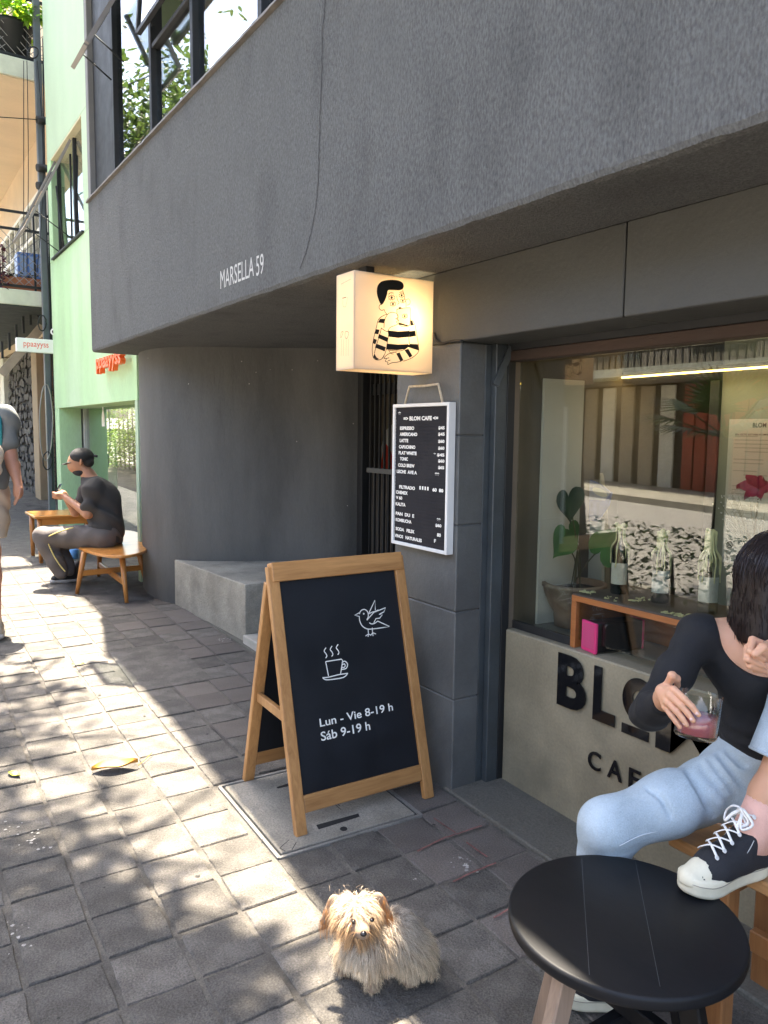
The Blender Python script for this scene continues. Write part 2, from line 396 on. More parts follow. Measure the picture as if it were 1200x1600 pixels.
for i in range(-7, 10):
    for j in range(-16, 62):
        yc = 2.43 + PV * .995 * (j + .5); xc = xcol(i + .5, yc)
        if reserved(xc, yc): continue
        near = (xc > yc * .12 - .15) and 1.15 < yc < 6.4 and xc > -.2
        if near and npv < 300:
            red = xc > 1.55 and pr.random() < .75 or (1.35 < xc and pr.random() < .25)
            me = pr.choice(PM2 if red else PM)
            o = link(bpy.data.objects.new('paver', me)); o.parent = sidewalk; npv += 1
            o.location = (xc + pr.uniform(-.003, .003), yc + pr.uniform(-.003, .003), G(yc) + pr.uniform(-.003, .003))
            o.rotation_euler = (TILT + pr.gauss(0, .007), pr.gauss(0, .007), -ROT + pr.gauss(0, .005) + (PI if pr.random() < .5 else 0) )
            if abs(o.rotation_euler.z) > 1: o.rotation_euler.x = -TILT + pr.gauss(0, .003)
        elif -1.5 < xc:
            z = G(yc) + pr.uniform(-.001, .002); hx, hy = .1, .103; t = .028 * GS
            rest.add([(xc - hx, yc - hy, z - hy * GS), (xc + hx, yc - hy, z - hy * GS), (xc + hx, yc + hy, z + hy * GS), (xc - hx, yc + hy, z + hy * GS)], [(0, 1, 2, 3)])
ro = rest.build('paver_field', m_pave, sidewalk); tag(ro, kind='stuff')
# wide slab let into the paving and the threshold strip at the cafe
for (x0, x1, y0, y1) in ((1.205, 1.655, 4.345, 5.19),):
    z = G((y0 + y1) / 2)
    o = MB().prism([(x0, y0, G(y0) - .03), (x1, y0, G(y0) - .03), (x1 + .03, y1, G(y1) - .03), (x0 + .04, y1, G(y1) - .03)], (0, 0, .034)).build('slab', m_pave, sidewalk, .004)
m_thresh = mat('threshold_concrete', (.12, .113, .095), .8, var=.25, scale=4, fine=.25, fscale=120, bump=.35, bscale=60, stain=(.09, .085, .075), stain_amt=.6, stain_scale=4)
MB().prism([(1.985, -3, G(-3) - .03), (2.36, -3, G(-3) - .03), (2.36, 2.55, G(2.55) - .03), (2.015, 2.55, G(2.55) - .03)], (0, 0, .042)).build('threshold', m_thresh, sidewalk, .006)
MB().prism([(2.065, 3.0, G(3.0) - .03), (3.6, 3.0, G(3.0) - .03), (3.6, 7.6, G(7.6) - .03), (2.10, 7.6, G(7.6) - .03)], (0, 0, .033)).build('threshold', m_thresh, sidewalk, .004)
# faint red survey paint on the stones by the pillar
m_redpaint = mat('faded_red_paint', (.20, .085, .075), .9, var=.4, scale=30, fine=.3)
rp = MB()
def pline(pts, w):
    P = [onG(x, y) for x, y in pts]; P = [Vector((p.x, p.y, G(p.y) + .0055)) for p in P]
    q = spline(P, 6); r = random.Random(len(pts))
    stroke(rp, [Vector(a) + Vector((r.gauss(0, .001), r.gauss(0, .001), 0)) for a in q], w, (0, 0, 1))
pline([(677, 1280), (712, 1303)], .006); pline([(652, 1332), (690, 1313), (722, 1302), (752, 1292)], .007)
pline([(728, 1318), (762, 1341)], .007); pline([(708, 1380), (740, 1364), (775, 1350)], .007); pline([(770, 1437), (800, 1419)], .006)
o = rp.build('paint_mark', m_redpaint, sidewalk)

# ------------------------------------------------------------------ cafe building
XF, XS, ZS, XW = 2.028, 1.64, 2.231, 2.29
cafe = empty('cafe_building', (2.0, 2.4, 0), 'dark grey two storey cafe building with an overhanging upper wall and curved entrance niche', 'building')
def extr(prof, ylist, jit, seed=1, edge_idx=()):
    """profile (x,z) swept along y; the vertices in edge_idx wobble"""
    mb = MB(); n = len(prof); V = []
    for y in ylist:
        for k, (x, z) in enumerate(prof):
            if k in edge_idx:
                a = mnoise.noise(Vector((y * 7.0, k * 3.1, seed))) * jit + mnoise.noise(Vector((y * 31.0, k * 1.7, seed + 5))) * jit * .6
                c = mnoise.noise(Vector((y * 2.3, 9, seed))); a += -jit * 1.5 if c > .45 else 0
                x, z = x - a * .4, z + a
            V.append((x, y, z))
    F = []
    for i in range(len(ylist) - 1):
        for k in range(n):
            F.append((i * n + k, i * n + (k + 1) % n, (i + 1) * n + (k + 1) % n, (i + 1) * n + k))
    F.append(tuple(range(n))); F.append(tuple((len(ylist) - 1) * n + k for k in reversed(range(n))))
    mb.add(V, F); return mb
yl = [-3 + i * (7.135 + 3) / 340 for i in range(341)]
upper = extr([(XS, 3.492), (XS, 2.30), (XS + .001, 2.252), (XS + .009, 2.236), (XS + .03, ZS), (4.6, ZS), (4.6, 3.492)], yl, .0045, 2, (2, 3, 4)).build('upper_wall', m_stucco, cafe)
sill = extr([(XS - .022, 3.512), (XS - .024, 3.497), (XS + .0, 3.4935), (2.0, 3.4935), (2.0, 3.53), (XS + .05, 3.53)], yl[::2], .003, 5, (0, 1)).build('window_sill', m_rust if False else mat('sill_metal', (.15, .135, .12), .6, var=.3, scale=10), cafe)
# hairline crack in the render
cr = MB(); cp = [onX(x, y, XS - .0015) for x, y in ((509, -10), (507, 20), (504, 45), (503, 90), (501, 150), (499, 215), (497, 280), (494, 320), (489, 348), (482, 380), (477, 398), (469, 420))]
q = spline(cp, 7); r = random.Random(4)
stroke(cr, [Vector(p) + Vector((0, r.gauss(0, .0028), 0)) for p in q], .0045, (-1, 0, 0))
cr.build('crack', mat('crack_dark', (.03, .03, .03), .9), upper)
# painted street number
m_letter = mat('grey_white_paint', (.52, .52, .50), .7, var=.08)
mp_ = put_text('lettering', 'MARSELLA', m_letter, upper, (XS - .002, 4.128, 2.333), (0, -1, 0), (0, 0, 1), .448, .098)
put_text('lettering', '59', m_letter, upper, (XS - .002, 3.652, 2.327), (0, -1, 0), (0, 0, 1), .088, .098)
# first floor window band
XG = 1.715
wband = empty('upper_window', (XG, 5, 3.5)); wband.parent = cafe; wband.matrix_parent_inverse = pm(cafe).inverted()
m_fin = mat('grey_render_edge', (.2, .2, .2), .8, var=.1)
MB().box((XS + .001, 7.045, 3.531), (2.1, 7.132, 6.15)).build('fin', m_fin, cafe, .004)
boxo('jamb_panel', (XG - .03, 6.47, 3.531), (XG + .10, 7.043, 5.30), m_black, wband)
mull = [6.44, 5.475, 4.665, 3.70, 2.75, 1.8, .85, -.1]
for y in mull:
    boxo('mullion', (XG - .032, y - .024, 3.531), (XG + .05, y + .024, 5.298), m_black, wband)
for a, b in zip(mull[:-1], mull[1:]):
    bay2 = abs(a - 5.475) < .01
    top = 4.12 if bay2 else 5.25
    boxo('pane', (XG + .005, b + .026, 3.545), (XG + .011, a - .026, top), m_pane2, wband, 0)
    boxo('bottom_rail', (XG - .02, b + .025, 3.5315), (XG + .03, a - .025, 3.548), m_black, wband)
    if bay2:
        boxo('transom', (XG - .025, b + .025, 4.12), (XG + .03, a - .025, 4.15), m_black, wband)
boxo('top_rail', (XG - .03, -3, 5.30), (XG + .06, 7.04, 5.36), m_black, wband)
# two awning sashes pushed open
def sash(y0, y1, ztop, L, ang, parent, xh, m_f, gl):
    s = empty('sash', (xh, (y0 + y1) / 2, ztop)); s.parent = parent; s.matrix_parent_inverse = pm(parent).inverted()
    d = Vector((-math.sin(ang), 0, -math.cos(ang))); n = Vector((-math.cos(ang), 0, math.sin(ang)))
    t = Vector((xh, 0, ztop))
    for yy in (y0, y1):
        MB().bar(t + Vector((0, yy, 0)), t + d * L + Vector((0, yy, 0)), .03, .03, n).build('sash_rail', m_f, s)
    MB().bar(t + d * L + Vector((0, y0 + .016, 0)), t + d * L + Vector((0, y1 - .016, 0)), .03, .03, n).build('sash_rail', m_f, s)
    MB().obox(t + d * L / 2 + Vector((0, (y0 + y1) / 2, 0)), d * L * .485, Vector((0, (y1 - y0) / 2 - .017, 0)), n * .002).build('pane', gl, s)
    for yy in (y0 + .05, y1 - .05):
        MB().tube([t + d * L * .8 + Vector((0, yy, 0)), Vector((xh, yy, ztop - L * .95))], .006, 6).build('stay', m_black, s)
m_alu = mat('grey_aluminium', (.30, .28, .27), .5, metal=.3, var=.1)
sash(4.70, 5.44, 5.2, 1.02, .08, wband, XG - .035, m_black, m_pane2)
sash(5.95, 6.40, 4.76, .56, .5, wband, XG - .06, m_alu, m_pane2)
# rooms behind the band: beige ceiling and back wall
m_room = mat('beige_room', (.62, .56, .47), .9, var=.04)
boxo('ceiling', (XS + .12, -3, 5.37), (5.2, 7.1, 5.45), m_room, cafe, 0)
boxo('back_wall', (5.0, -3, 3.493), (5.1, 7.1, 5.36), m_room, cafe, 0)
boxo('room_floor', (2.001, -3, 3.494), (4.99, 7.0, 3.52), m_dark, cafe, 0)
# top storey wall and unseen eave, slanted to set the pavement's long shadow edge
ev = MB(); ya, yb = -3.0, 7.135
ex = lambda Y: 1.616 + .040 * (Y - 4.5)
ev.prism([(ex(ya), ya, 6.0), (5.3, ya, 6.0), (5.3, yb, 6.0), (ex(yb), yb, 6.0)], (0, 0, .2))
ev.build('eave', m_stucco, cafe)
boxo('top_wall', (XS + .02, -3, 5.46), (1.9, 7.1, 5.999), m_stucco, cafe, 0)

# beam over the shop window
jb = onX(975, 440, XF).y
boxo('beam', (XF, -3, 1.932), (2.26, jb - .003, ZS - .001), m_beam, cafe, .004)
boxo('beam', (XF, jb + .003, 1.932), (2.26, 2.962, ZS - .001), m_beam, cafe, .004)
bo = MB(); stroke(bo, [Vector((XF + .03, -3 + i * .25, ZS - .012)) for i in range(24)], .01, (-1, 0, 0))
# pillar of painted blocks
zc = [-.05, .413, .799, 1.17, 1.548, 1.931]
pil = empty('pillar', (2.1, 2.7, 0)); pil.parent = cafe; pil.matrix_parent_inverse = pm(cafe).inverted()
for a, b in zip(zc[:-1], zc[1:]):
    boxo('block', (XF, 2.503, a + .0022), (2.165, 2.962, b - .0022), m_pillar, pil, .004)
boxo('core', (XF + .006, 2.509, -.04), (2.16, 2.955, 1.93), m_pillar, pil, 0)
# steel post between pillar and window
boxo('steel_post', (2.166, 2.505, -.02), (2.20, 2.56, 1.931), m_steel, cafe, .003)
boxo('steel_post', (2.201, 2.476, -.02), (2.265, 2.552, 1.931), m_steel, cafe, .003)
boxo('steel_post', (2.266, 2.474, -.02), (2.31, 2.50, 1.931), m_black, cafe, .002)
gp = MB().bar((2.195, 2.474, 1.76), (2.27, 2.46, 1.92), .012, .03); gp.build('brace', m_steel, cafe)
# masonry behind the pillar closing the recess side
boxo('recess_wall', (2.166, 2.60, -.02), (3.4, 2.955, 2.23), m_smooth, cafe, 0)
# base wall and sill
bw = empty('shop_front', (XW, 0, 0)); bw.parent = cafe; bw.matrix_parent_inverse = pm(cafe).inverted()
boxo('base_wall', (XW, -3, -.1), (2.44, 2.473, .70), m_concrete, bw, .006)
m_counter = mat('concrete_counter', (.17, .17, .15), .5, var=.2, scale=4, bump=.1, stain=(.10, .10, .09), stain_amt=.5, stain_scale=3)
boxo('counter', (2.441, -3, .55), (3.05, 2.473, .698), m_counter, bw, .003)
# window head
boxo('window_head', (2.261, -3, 1.905), (2.40, 2.473, 1.95), m_black, bw, .002)
boxo('head_timber', (2.262, -3, 1.862), (2.33, 2.473, 1.904), m_rust, bw, .003)
XGL = 2.335
boxo('glass_pane', (XGL, .9, .735), (XGL + .006, 2.473, 1.861), m_shop, bw, 0)
boxo('glass_pane', (XGL, -3, .735), (XGL + .006, .88, 1.861), m_shop, bw, 0)
boxo('pane_rail', (XGL - .006, 2.105, .7015), (XGL + .012, 2.472, .7345), m_black, bw, 0)
boxo('pane_rail', (XGL - .012, .882, .735), (XGL + .02, .898, 1.86), m_black, bw, 0)
# BLOM CAFE lettering, gloss black
m_gloss = mat('gloss_black_acrylic', (.006, .006, .007), .06, var=0, rvar=0.0, spec=.6)
LX = XW - .006
def letter_poly(name, outer, holes=()):
    """outline in photo pixels on the wall plane, extruded 5 mm"""
    bm = bmesh.new()
    def ring(px, X):
        return [bm.verts.new(onX(x, y, X)) for x, y in px]
    es = []
    for loop in [outer] + list(holes):
        vv = ring(loop, LX); es += [bm.edges.new((vv[i], vv[(i + 1) % len(vv)])) for i in range(len(vv))]
    bmesh.ops.triangle_fill(bm, use_beauty=True, use_dissolve=False, edges=es)
    r_ = bmesh.ops.extrude_face_region(bm, geom=list(bm.faces))
    for v in [g_ for g_ in r_['geom'] if isinstance(g_, bmesh.types.BMVert)]: v.co.x += .0055
    bmesh.ops.recalc_face_normals(bm, faces=bm.faces)
    me = bpy.data.meshes.new(name); bm.to_mesh(me); bm.free(); return mobj(name, me, m_gloss, bw)
XA, YA = (0, -1, 0), (0, 0, 1)
put_text('letter', 'B', m_gloss, bw, (LX, 2.146, .462), XA, YA, .150, .216, .005, .035)
put_text('letter', 'L', m_gloss, bw, (LX, 1.958, .459), XA, YA, .105, .213, .005, .035)
oc = [(1.752 + .072 * math.cos(t), .592 + .083 * math.sin(t)) for t in [2 * PI * k / 36 for k in range(36)]]
ob = MB(); ic = [(1.752 + .026 * math.cos(t), .597 + .031 * math.sin(t)) for t in [2 * PI * k / 36 for k in range(36)]]
n_ = 36; V = [(LX, a, b) for a, b in oc] + [(LX, a, b) for a, b in ic] + [(LX + .005, a, b) for a, b in oc] + [(LX + .005, a, b) for a, b in ic]
ob.add(V, [(i, (i + 1) % n_, n_ + (i + 1) % n_, n_ + i) for i in range(n_)] + [(i, (i + 1) % n_, 2 * n_ + (i + 1) % n_, 2 * n_ + i) for i in range(n_)] + [(n_ + i, n_ + (i + 1) % n_, 3 * n_ + (i + 1) % n_, 3 * n_ + i) for i in range(n_)])
ob.build('letter', m_gloss, bw)
MB().box((LX, 1.702, .452), (LX + .005, 1.822, .488)).build('letter', m_gloss, bw)
put_text('letter', 'M', m_gloss, bw, (LX, 1.668, .448), XA, YA, .27, .215, .005, .03)
for ch, y, wd in (('C', 1.972, .062), ('A', 1.876, .068), ('F', 1.776, .05), ('É', 1.690, .05)):
    put_text('letter', ch, m_gloss, bw, (LX, y, .258), XA, YA, wd, .074 if ch != 'É' else .092, .005, .012)

# curved niche wall
nz = spline([(2.22, 7.42), (2.08, 7.2), (1.99, 6.95), (1.955, 6.63), (2.0, 6.34), (2.12, 6.14), (2.30, 5.99), (2.52, 5.87), (2.72, 5.76), (2.95, 5.58), (3.14, 5.44), (3.30, 5.38)], 8)
nw = MB(); n_ = len(nz); zz = [0.02, .6, 1.2, 1.8, ZS - .001]
V = []
for z in zz:
    for k, (x, y) in enumerate(nz):
        a = .004 * mnoise.noise(Vector((k * .35, z * 2.2, 3))); V.append((x + a, y + a, z))
nw.add(V, [(i * n_ + k, i * n_ + k + 1, (i + 1) * n_ + k + 1, (i + 1) * n_ + k) for i in range(len(zz) - 1) for k in range(n_ - 1)], smooth=True)
bk = [(x + .25, y + .30) for x, y in nz]
nw.add([(x, y, z) for z in (0.02, ZS - .001) for x, y in bk], [(k, k + 1, n_ + k + 1, n_ + k) for k in range(n_ - 1)], smooth=True)
nw.build('niche_wall', m_smooth, cafe)
# entrance: black jamb, barred gate
XD = 3.35
boxo('door_jamb', (3.302, 5.31, .05), (3.46, 5.46, ZS - .001), m_black, cafe, .003)
gate = empty('gate', (XD, 4.9, .06)); gate.parent = cafe; gate.matrix_parent_inverse = pm(cafe).inverted()
for k in range(14):
    y = 5.27 - k * .068
    boxo('bar', (XD, y - .008, .1), (XD + .016, y + .008, 2.22), m_black, gate, 0)
for k in range(42):
    y = 5.285 - k * .0235
    boxo('slat', (XD + .017, y - .005, .12), (XD + .032, y + .005, 1.235), mat('brown_slat', (.10, .085, .07), .6) if k == 0 else MATS['brown_slat'], gate, 0)
boxo('rail', (XD - .01, 4.2, 1.236), (XD + .04, 5.305, 1.275), mat('grey_rail', (.13, .13, .125), .5), gate, .003)
boxo('rail', (XD + .017, 4.2, 1.86), (XD + .06, 5.305, 1.945), m_black, gate, .003)
boxo('rail', (XD - .01, 4.2, .06), (XD + .04, 5.305, .1), m_black, gate, .003)
# hall behind the gate
m_hall = mat('brown_hall', (.30, .25, .18), .8, var=.1)
boxo('hall_wall', (4.6, 3.0, .0), (4.7, 7.6, ZS - .002), m_hall, cafe, 0)
boxo('hall_wall', (3.47, 5.40, .0), (4.59, 5.5, ZS - .002), m_hall, cafe, 0)
boxo('hall_floor', (3.601, 2.96, -.02), (4.59, 5.39, .05), m_dark, cafe, 0)
# ------------------------------------------------------------------ mint building next door
XGN = 2.03
mint = empty('mint_building', (2.2, 9, .2), 'mint green shop building with a recessed doorway beside the grey cafe', 'building')
boxo('wall', (XGN, 7.16, 1.832), (2.75, 10.98, 3.70), m_green, mint, .004)
boxo('wall', (XGN, 7.16, 3.70 + .001), (2.75, 9.05, 4.94), m_greenpale, mint, 0)
boxo('wall', (XGN, 7.16, 4.942), (2.75, 10.98, 8.55), m_greenpale, mint, .004)
boxo('jamb', (XGN, 10.76, 3.702), (2.75, 10.98, 4.94), m_green, mint, .003)
boxo('jamb', (XGN + .001, 10.72, .15), (2.75, 10.979, 1.831), m_green, mint, .003)
boxo('jamb', (XGN + .001, 7.161, .10), (2.36, 7.245, 1.831), m_greenpale, mint, .003)
boxo('pilaster', (XGN + .05, 10.981, .2), (2.75, 11.24, 3.72), mat('shaded_green_plaster', (.26, .58, .20), .8, var=.08), mint, .003)  # saturated green puts the wall's shaded side into the colour
boxo('window_reveal', (XGN + .004, 9.06, 4.925), (2.3, 10.75, 4.941), m_cream, mint, 0)
# doorway glazing
XDG = 2.33
boxo('door_frame', (XDG - .03, 10.60, .2), (XDG + .05, 10.715, 1.83), m_black, mint, .003)
boxo('door_frame', (XDG - .03, 10.54, .2), (XDG + .03, 10.598, 1.83), mat('grey_frame', (.35, .35, .33), .5), mint, .003)
boxo('shop_pane', (XDG, 7.25, .16), (XDG + .008, 10.53, 1.83), m_pane2, mint, 0)
boxo('plinth', (XDG - .02, 7.25, .05), (XDG + .04, 10.53, .158), m_greenpale, mint, .003)
boxo('inner_wall', (3.3, 7.2, .1), (3.4, 10.9, 1.83), mat('shop_green', (.40, .60, .25), .8), mint, 0)
boxo('inner_floor', (XDG + .05, 7.2, .1), (3.3, 10.9, .16), m_offwhite, mint, 0)
dec = MB(); c = onX(161, 652, XDG - .002); 
prof = [(-.035, -.1), (-.035, .02), (-.012, .07), (-.012, .11), (.012, .11), (.012, .07), (.035, .02), (.035, -.1)]
dec.add([(c.x, c.y - a * 2.0, c.z + b * 1.1) for a, b in prof], [tuple(range(8))]); dec.build('bottle_decal', m_white, mint)
# orange channel letters
m_orange = mat('orange_paint', (.85, .13, .02), .45, var=.05)
put_text('sign_letters', 'ppaayyss', m_orange, mint, (XGN - .055, onX(158, 585, XGN - .055).y, onX(158, 585, XGN - .055).z), (0, -1, 0), (0, 0, 1), onX(158, 585, XGN - .055).y - onX(197, 585, XGN - .055).y, .15, .05, .02)
# first floor window of the mint building
gw = empty('upper_window', (2.1, 9.9, 3.72)); gw.parent = mint; gw.matrix_parent_inverse = pm(mint).inverted()
boxo('sill', (XGN - .03, 9.051, 3.702), (2.2, 10.758, 3.725), m_black, gw, .002)
for y in (10.70, 9.78, 9.12):
    boxo('mullion', (2.09, y - .025, 3.726), (2.14, y + .025, 4.92), m_black, gw, .002)
boxo('pane', (2.11, 9.15, 3.73), (2.116, 9.75, 4.92), m_pane2, gw, 0)
boxo('pane', (2.11, 9.81, 3.73), (2.116, 10.67, 4.92), m_pane, gw, 0)
boxo('blind', (2.3, 9.1, 3.73), (2.33, 10.75, 4.94), mat('cream_blind', (.7, .66, .55), .8), gw, 0)
sash(9.80, 10.68, 4.90, 1.16, .45, gw, 2.07, m_alu, m_pane)
MB().tube([(2.07, 10.66, 4.6), (2.09, 10.4, 3.74)], .012, 6).build('stay', m_black, gw)
MB().tube([(2.07, 9.82, 4.75), (2.09, 9.95, 3.74)], .012, 6).build('stay', m_black, gw)

# blade sign
bs = empty('blade_sign', (1.8, 10.97, 2.64), 'small white blade sign reading ppaayyss in red on the mint wall', 'sign')
a, b = onY(25, 527, 10.95), onY(82, 551, 10.95)
boxo('panel', (a.x, 10.95, b.z - .01), (2.078, 11.03, a.z), mat('sign_white', (.82, .82, .80), .4, var=.02), bs, .006)
m_redletter = mat('red_lettering', (.75, .10, .06), .5)
put_text('lettering', 'ppaayyss', m_redletter, bs, (a.x + .085, 10.948, b.z + .035), (1, 0, 0), (0, 0, 1), .30, .075)
# small security camera on the mint corner
sc_ = empty('security_camera', (2.0, 10.97, 3.0), 'small white security camera fixed to the mint corner above the blade sign', 'camera')
c = onY(86, 517, 10.9)
MB().tube([(c.x + .06, 11.05, c.z), (c.x - .01, 10.93, c.z - .01)], .045, 12).build('body', m_white, sc_)
MB().tube([(c.x - .01, 10.93, c.z - .01), (c.x - .014, 10.922, c.z - .0105)], .022, 12).build('lens', m_black, sc_)
MB().box((c.x + .03, 11.03, c.z - .03), (c.x + .16, 11.09, c.z + .03)).build('bracket', m_white, sc_)

# steel downpipe between the buildings, with its cables
dp = empty('downpipe', (2.0, 11.27, .3), 'grey steel downpipe with tangled cables at the edge of the mint building', 'pipe')
MB().box((1.97, 11.245, .25), (2.05, 11.33, 9.0)).build('pipe', mat('grey_pipe', (.11, .125, .14), .5, var=.15), dp, .006)
for k, (x0, x1, rr) in enumerate(((70, 88, .012), (66, 84, .01))):
    pts = [onY(x0 + (x1 - x0) * t + 1.2 * math.sin(9 * t + k * 2), 60 + 720 * t, 11.235 - .01 * k) for t in np.linspace(0, 1, 30)]
    MB().tube(pts, rr, 6).build('cable', m_black, dp)
for cx, cy, rx, ry in ((66, 505, 6, 12), (72, 660, 10, 60), (74, 720, 7, 14), (52, 82, 8, 9)):
    pts = [onY(cx + rx * math.cos(t) + rnd.uniform(-.5, .5), cy + ry * math.sin(t), 11.20) for t in np.linspace(0, 2 * PI * 1.15, 26)]
    MB().tube(pts, .009, 6).build('cable', m_black if cy != 660 else m_alu, dp)
for yy in (187, 262, 290):
    c = onY(58, yy, 11.2); MB().tube([c, c + Vector((.12, .03, .02))], .05, 8).build('insulator', m_black, dp)
for xx in (37, 42, 58):
    pts = [onY(xx + (xx - 37) * .15 * math.sin(PI * t) * 3, 95 + 330 * t, 11.22) for t in np.linspace(0, 1, 12)]
    MB().tube(pts, .005, 5).build('cable', m_black, dp)
MB().tube([onY(-60, 180, 11.2), onY(0, 183, 11.2), onY(60, 187, 11.2)], .006, 5).build('cable', m_black, dp)

# ------------------------------------------------------------------ beige apartment building with balconies
apt = empty('apartment_building', (2.6, 14, .3), 'beige apartment building with planted balconies and a stone ground floor', 'building')
m_fascia = mat('balcony_edge', (.55, .56, .45), .8, var=.15, scale=5)
XB = 2.36
boxo('wall', (XB, 11.36, 3.05), (3.2, 24, 12), m_beige, apt, 0)
def balcony(z, xo, th, soffit):
    boxo('balcony', (xo, 11.4, z), (XB - .001, 23, z + th), m_fascia, apt, .006)
    boxo('soffit', (xo + .03, 11.43, z - .012), (XB - .002, 22.9, z - .001), soffit, apt, 0)
m_dkgreen = mat('dark_green_soffit', (.03, .045, .04), .6)
balcony(6.10, .9, .24, m_beige); balcony(3.20, .9, .2, m_dkgreen); boxo('added_shade_slab', (.25, 11.4, 9.9), (1.70, 23, 10.1), m_fascia, apt, .006)  # last slab is unseen, added to shade the pavement below
for yy in (11.5, 15, 19, 22.8): boxo('shade_slab_beam', (1.701, yy, 9.92), (XB - .001, yy + .12, 10.08), m_fascia, apt, 0)  # added beams tie the unseen shade slab to the wall
def railing(z, xo, seed, h=1.02):
    r = empty('railing', (xo, 11.5, z)); r.parent = apt; r.matrix_parent_inverse = pm(apt).inverted()
    y = 11.5
    for hh in (.06, h * .78, h):
        MB().bar((xo, y, z + hh), (XB - .03, y, z + hh), .035, .03).build('rail', m_black, r)
        MB().bar((xo + .02, y + .02, z + hh), (xo + .02, 22, z + hh), .035, .03).build('rail', m_black, r)
    for xx in (xo + .02, 1.50, 1.93, 2.28):
        MB().bar((xx, y, z), (xx, y, z + h), .025, .025).build('post', m_black, r)
    w_ = MB(); x0, x1 = 1.1, 2.28
    k = x0
    while k < x1:
        for s_ in (1, -1):
            xa, xb = k, k + s_ * h * .72
            za, zb = z + .07, z + h * .76
            if xb < x0: zb = za + (zb - za) * (xa - x0) / max(1e-6, xa - xb); xb = x0
            if xb > x1: zb = za + (zb - za) * (x1 - xa) / max(1e-6, xb - xa); xb = x1
            if abs(xb - xa) > .02: w_.tube([(xa, y + .012 * s_, za), (xb, y + .012 * s_, zb)], .0045, 4, False)
        k += .115
    w_.build('wire_mesh', m_alu, r)
railing(3.40, .92, 1); railing(6.34, .92, 2)
# windows of the flat behind the lower balcony
m_cream_frame = mat('cream_window_frame', (.75, .72, .62), .5)
fw = empty('window', (XB, 14, 3.6)); fw.parent = apt; fw.matrix_parent_inverse = pm(apt).inverted()
boxo('pane', (XB - .012, 12.0, 3.45), (XB - .006, 17.4, 5.2), m_pane2, fw, 0)
for y in np.arange(12.0, 17.5, .6): boxo('mullion', (XB - .06, y - .03, 3.42), (XB - .014, y + .03, 5.22), m_cream_frame, fw, 0)
for z in (3.45, 4.65, 5.2): boxo('rail', (XB - .058, 11.97, z - .03), (XB - .015, 17.43, z + .03), m_cream_frame, fw, 0)
boxo('room', (XB - .004, 11.9, 3.41), (XB + .02, 17.5, 5.3), m_offwhite, fw, 0)
# ground floor: rubble stone, timber posts, roller shutter, brick
gf = empty('stone_pier', (2.5, 16, .4)); gf.parent = apt; gf.matrix_parent_inverse = pm(apt).inverted()
XQ = 2.42
boxo('bed', (XQ + .02, 14.9, .2), (3.1, 17.9, 3.04), mat('dark_joint', (.035, .034, .033), .9), gf, 0)
m_stone = mat('rubble_stone', (.10, .095, .09), .85, var=.35, scale=6, fine=.3, bump=.5, bscale=30, rand=.45)
sr = random.Random(9); cells = []
stv = []
for i in range(6):
    r = random.Random(40 + i); n = r.randint(5, 7)
    pts = [(math.cos(2 * PI * k / n + r.uniform(-.25, .25)) * r.uniform(.8, 1.05), math.sin(2 * PI * k / n + r.uniform(-.25, .25)) * r.uniform(.75, 1.05)) for k in range(n)]
    me_ = MB().prism([(0, a, b) for a, b in pts], (-1, 0, 0)).mesh('stone'); me_.materials.append(m_stone); stv.append(me_)
ns = 0
for row in range(17):
    z = .42 + row * .155; y = 14.98 + (row % 2) * .12
    while y < 17.85 and ns < 290:
        s_ = sr.uniform(.07, .115); o = link(bpy.data.objects.new('stone', sr.choice(stv))); o.parent = gf; o.matrix_parent_inverse = pm(gf).inverted()
        o.location = (XQ + .022, y, z + sr.uniform(-.03, .03)); o.scale = (sr.uniform(.02, .06), s_ * 1.7, s_ * .85); o.rotation_euler = (sr.uniform(-.3, .3), 0, 0); y += s_ * 3.0; ns += 1
m_post = mat('tan_post', (.36, .27, .17), .7, var=.12)
boxo('post', (2.36, 14.25, .3), (2.5, 14.75, 3.04), m_post, apt, .01)
boxo('post', (2.34, 18.0, .3), (2.5, 18.5, 3.04), m_cream_frame, apt, .01)
sh = empty('roller_shutter', (2.6, 13.4, .4)); sh.parent = apt; sh.matrix_parent_inverse = pm(apt).inverted()
m_shut = mat('brown_shutter', (.22, .15, .10), .6, var=.15)
for k in range(22):
    z = .42 + k * .082
    MB().prism([(2.62, 12.9, z), (2.60, 12.9, z + .012), (2.585, 12.9, z + .04), (2.60, 12.9, z + .07), (2.62, 12.9, z + .079)], (0, 1.4, 0)).build('slat', m_shut, sh)
m_brick = mat('dark_red_brick', (.16, .07, .05), .85, var=.25, rand=.3)
bmn = MB().box((0, 0, 0), (.05, .21, .065)).mesh('brick', .004); bmn.materials.append(m_brick)
br = empty('brick_panel', (2.6, 13.4, 2.3)); br.parent = apt; br.matrix_parent_inverse = pm(apt).inverted()
boxo('bed', (2.63, 12.8, 2.22), (2.7, 14.3, 3.04), mat('pale_joint', (.3, .28, .25), .9), br, 0)
for r_ in range(10):
    for c_ in range(7):
        o = link(bpy.data.objects.new('brick', bmn)); o.parent = br; o.matrix_parent_inverse = pm(br).inverted(); o.location = (2.59, 12.82 + c_ * .222 - (r_ % 2) * .1, 2.235 + r_ * .077)
boxo('lintel', (2.5, 12.6, 2.225), (2.62, 14.3, 2.234), m_black, apt, 0)
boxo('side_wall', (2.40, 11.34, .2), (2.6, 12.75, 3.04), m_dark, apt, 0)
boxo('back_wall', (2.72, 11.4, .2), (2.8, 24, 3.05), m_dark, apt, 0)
boxo('wall', (2.5, 18.6, .3), (2.7, 40, 3.04), m_offwhite, apt, 0)
hose = empty('hose_coil', (2.5, 13.3, 1.1), 'coiled black hose hung on the brown roller shutter', 'hose')
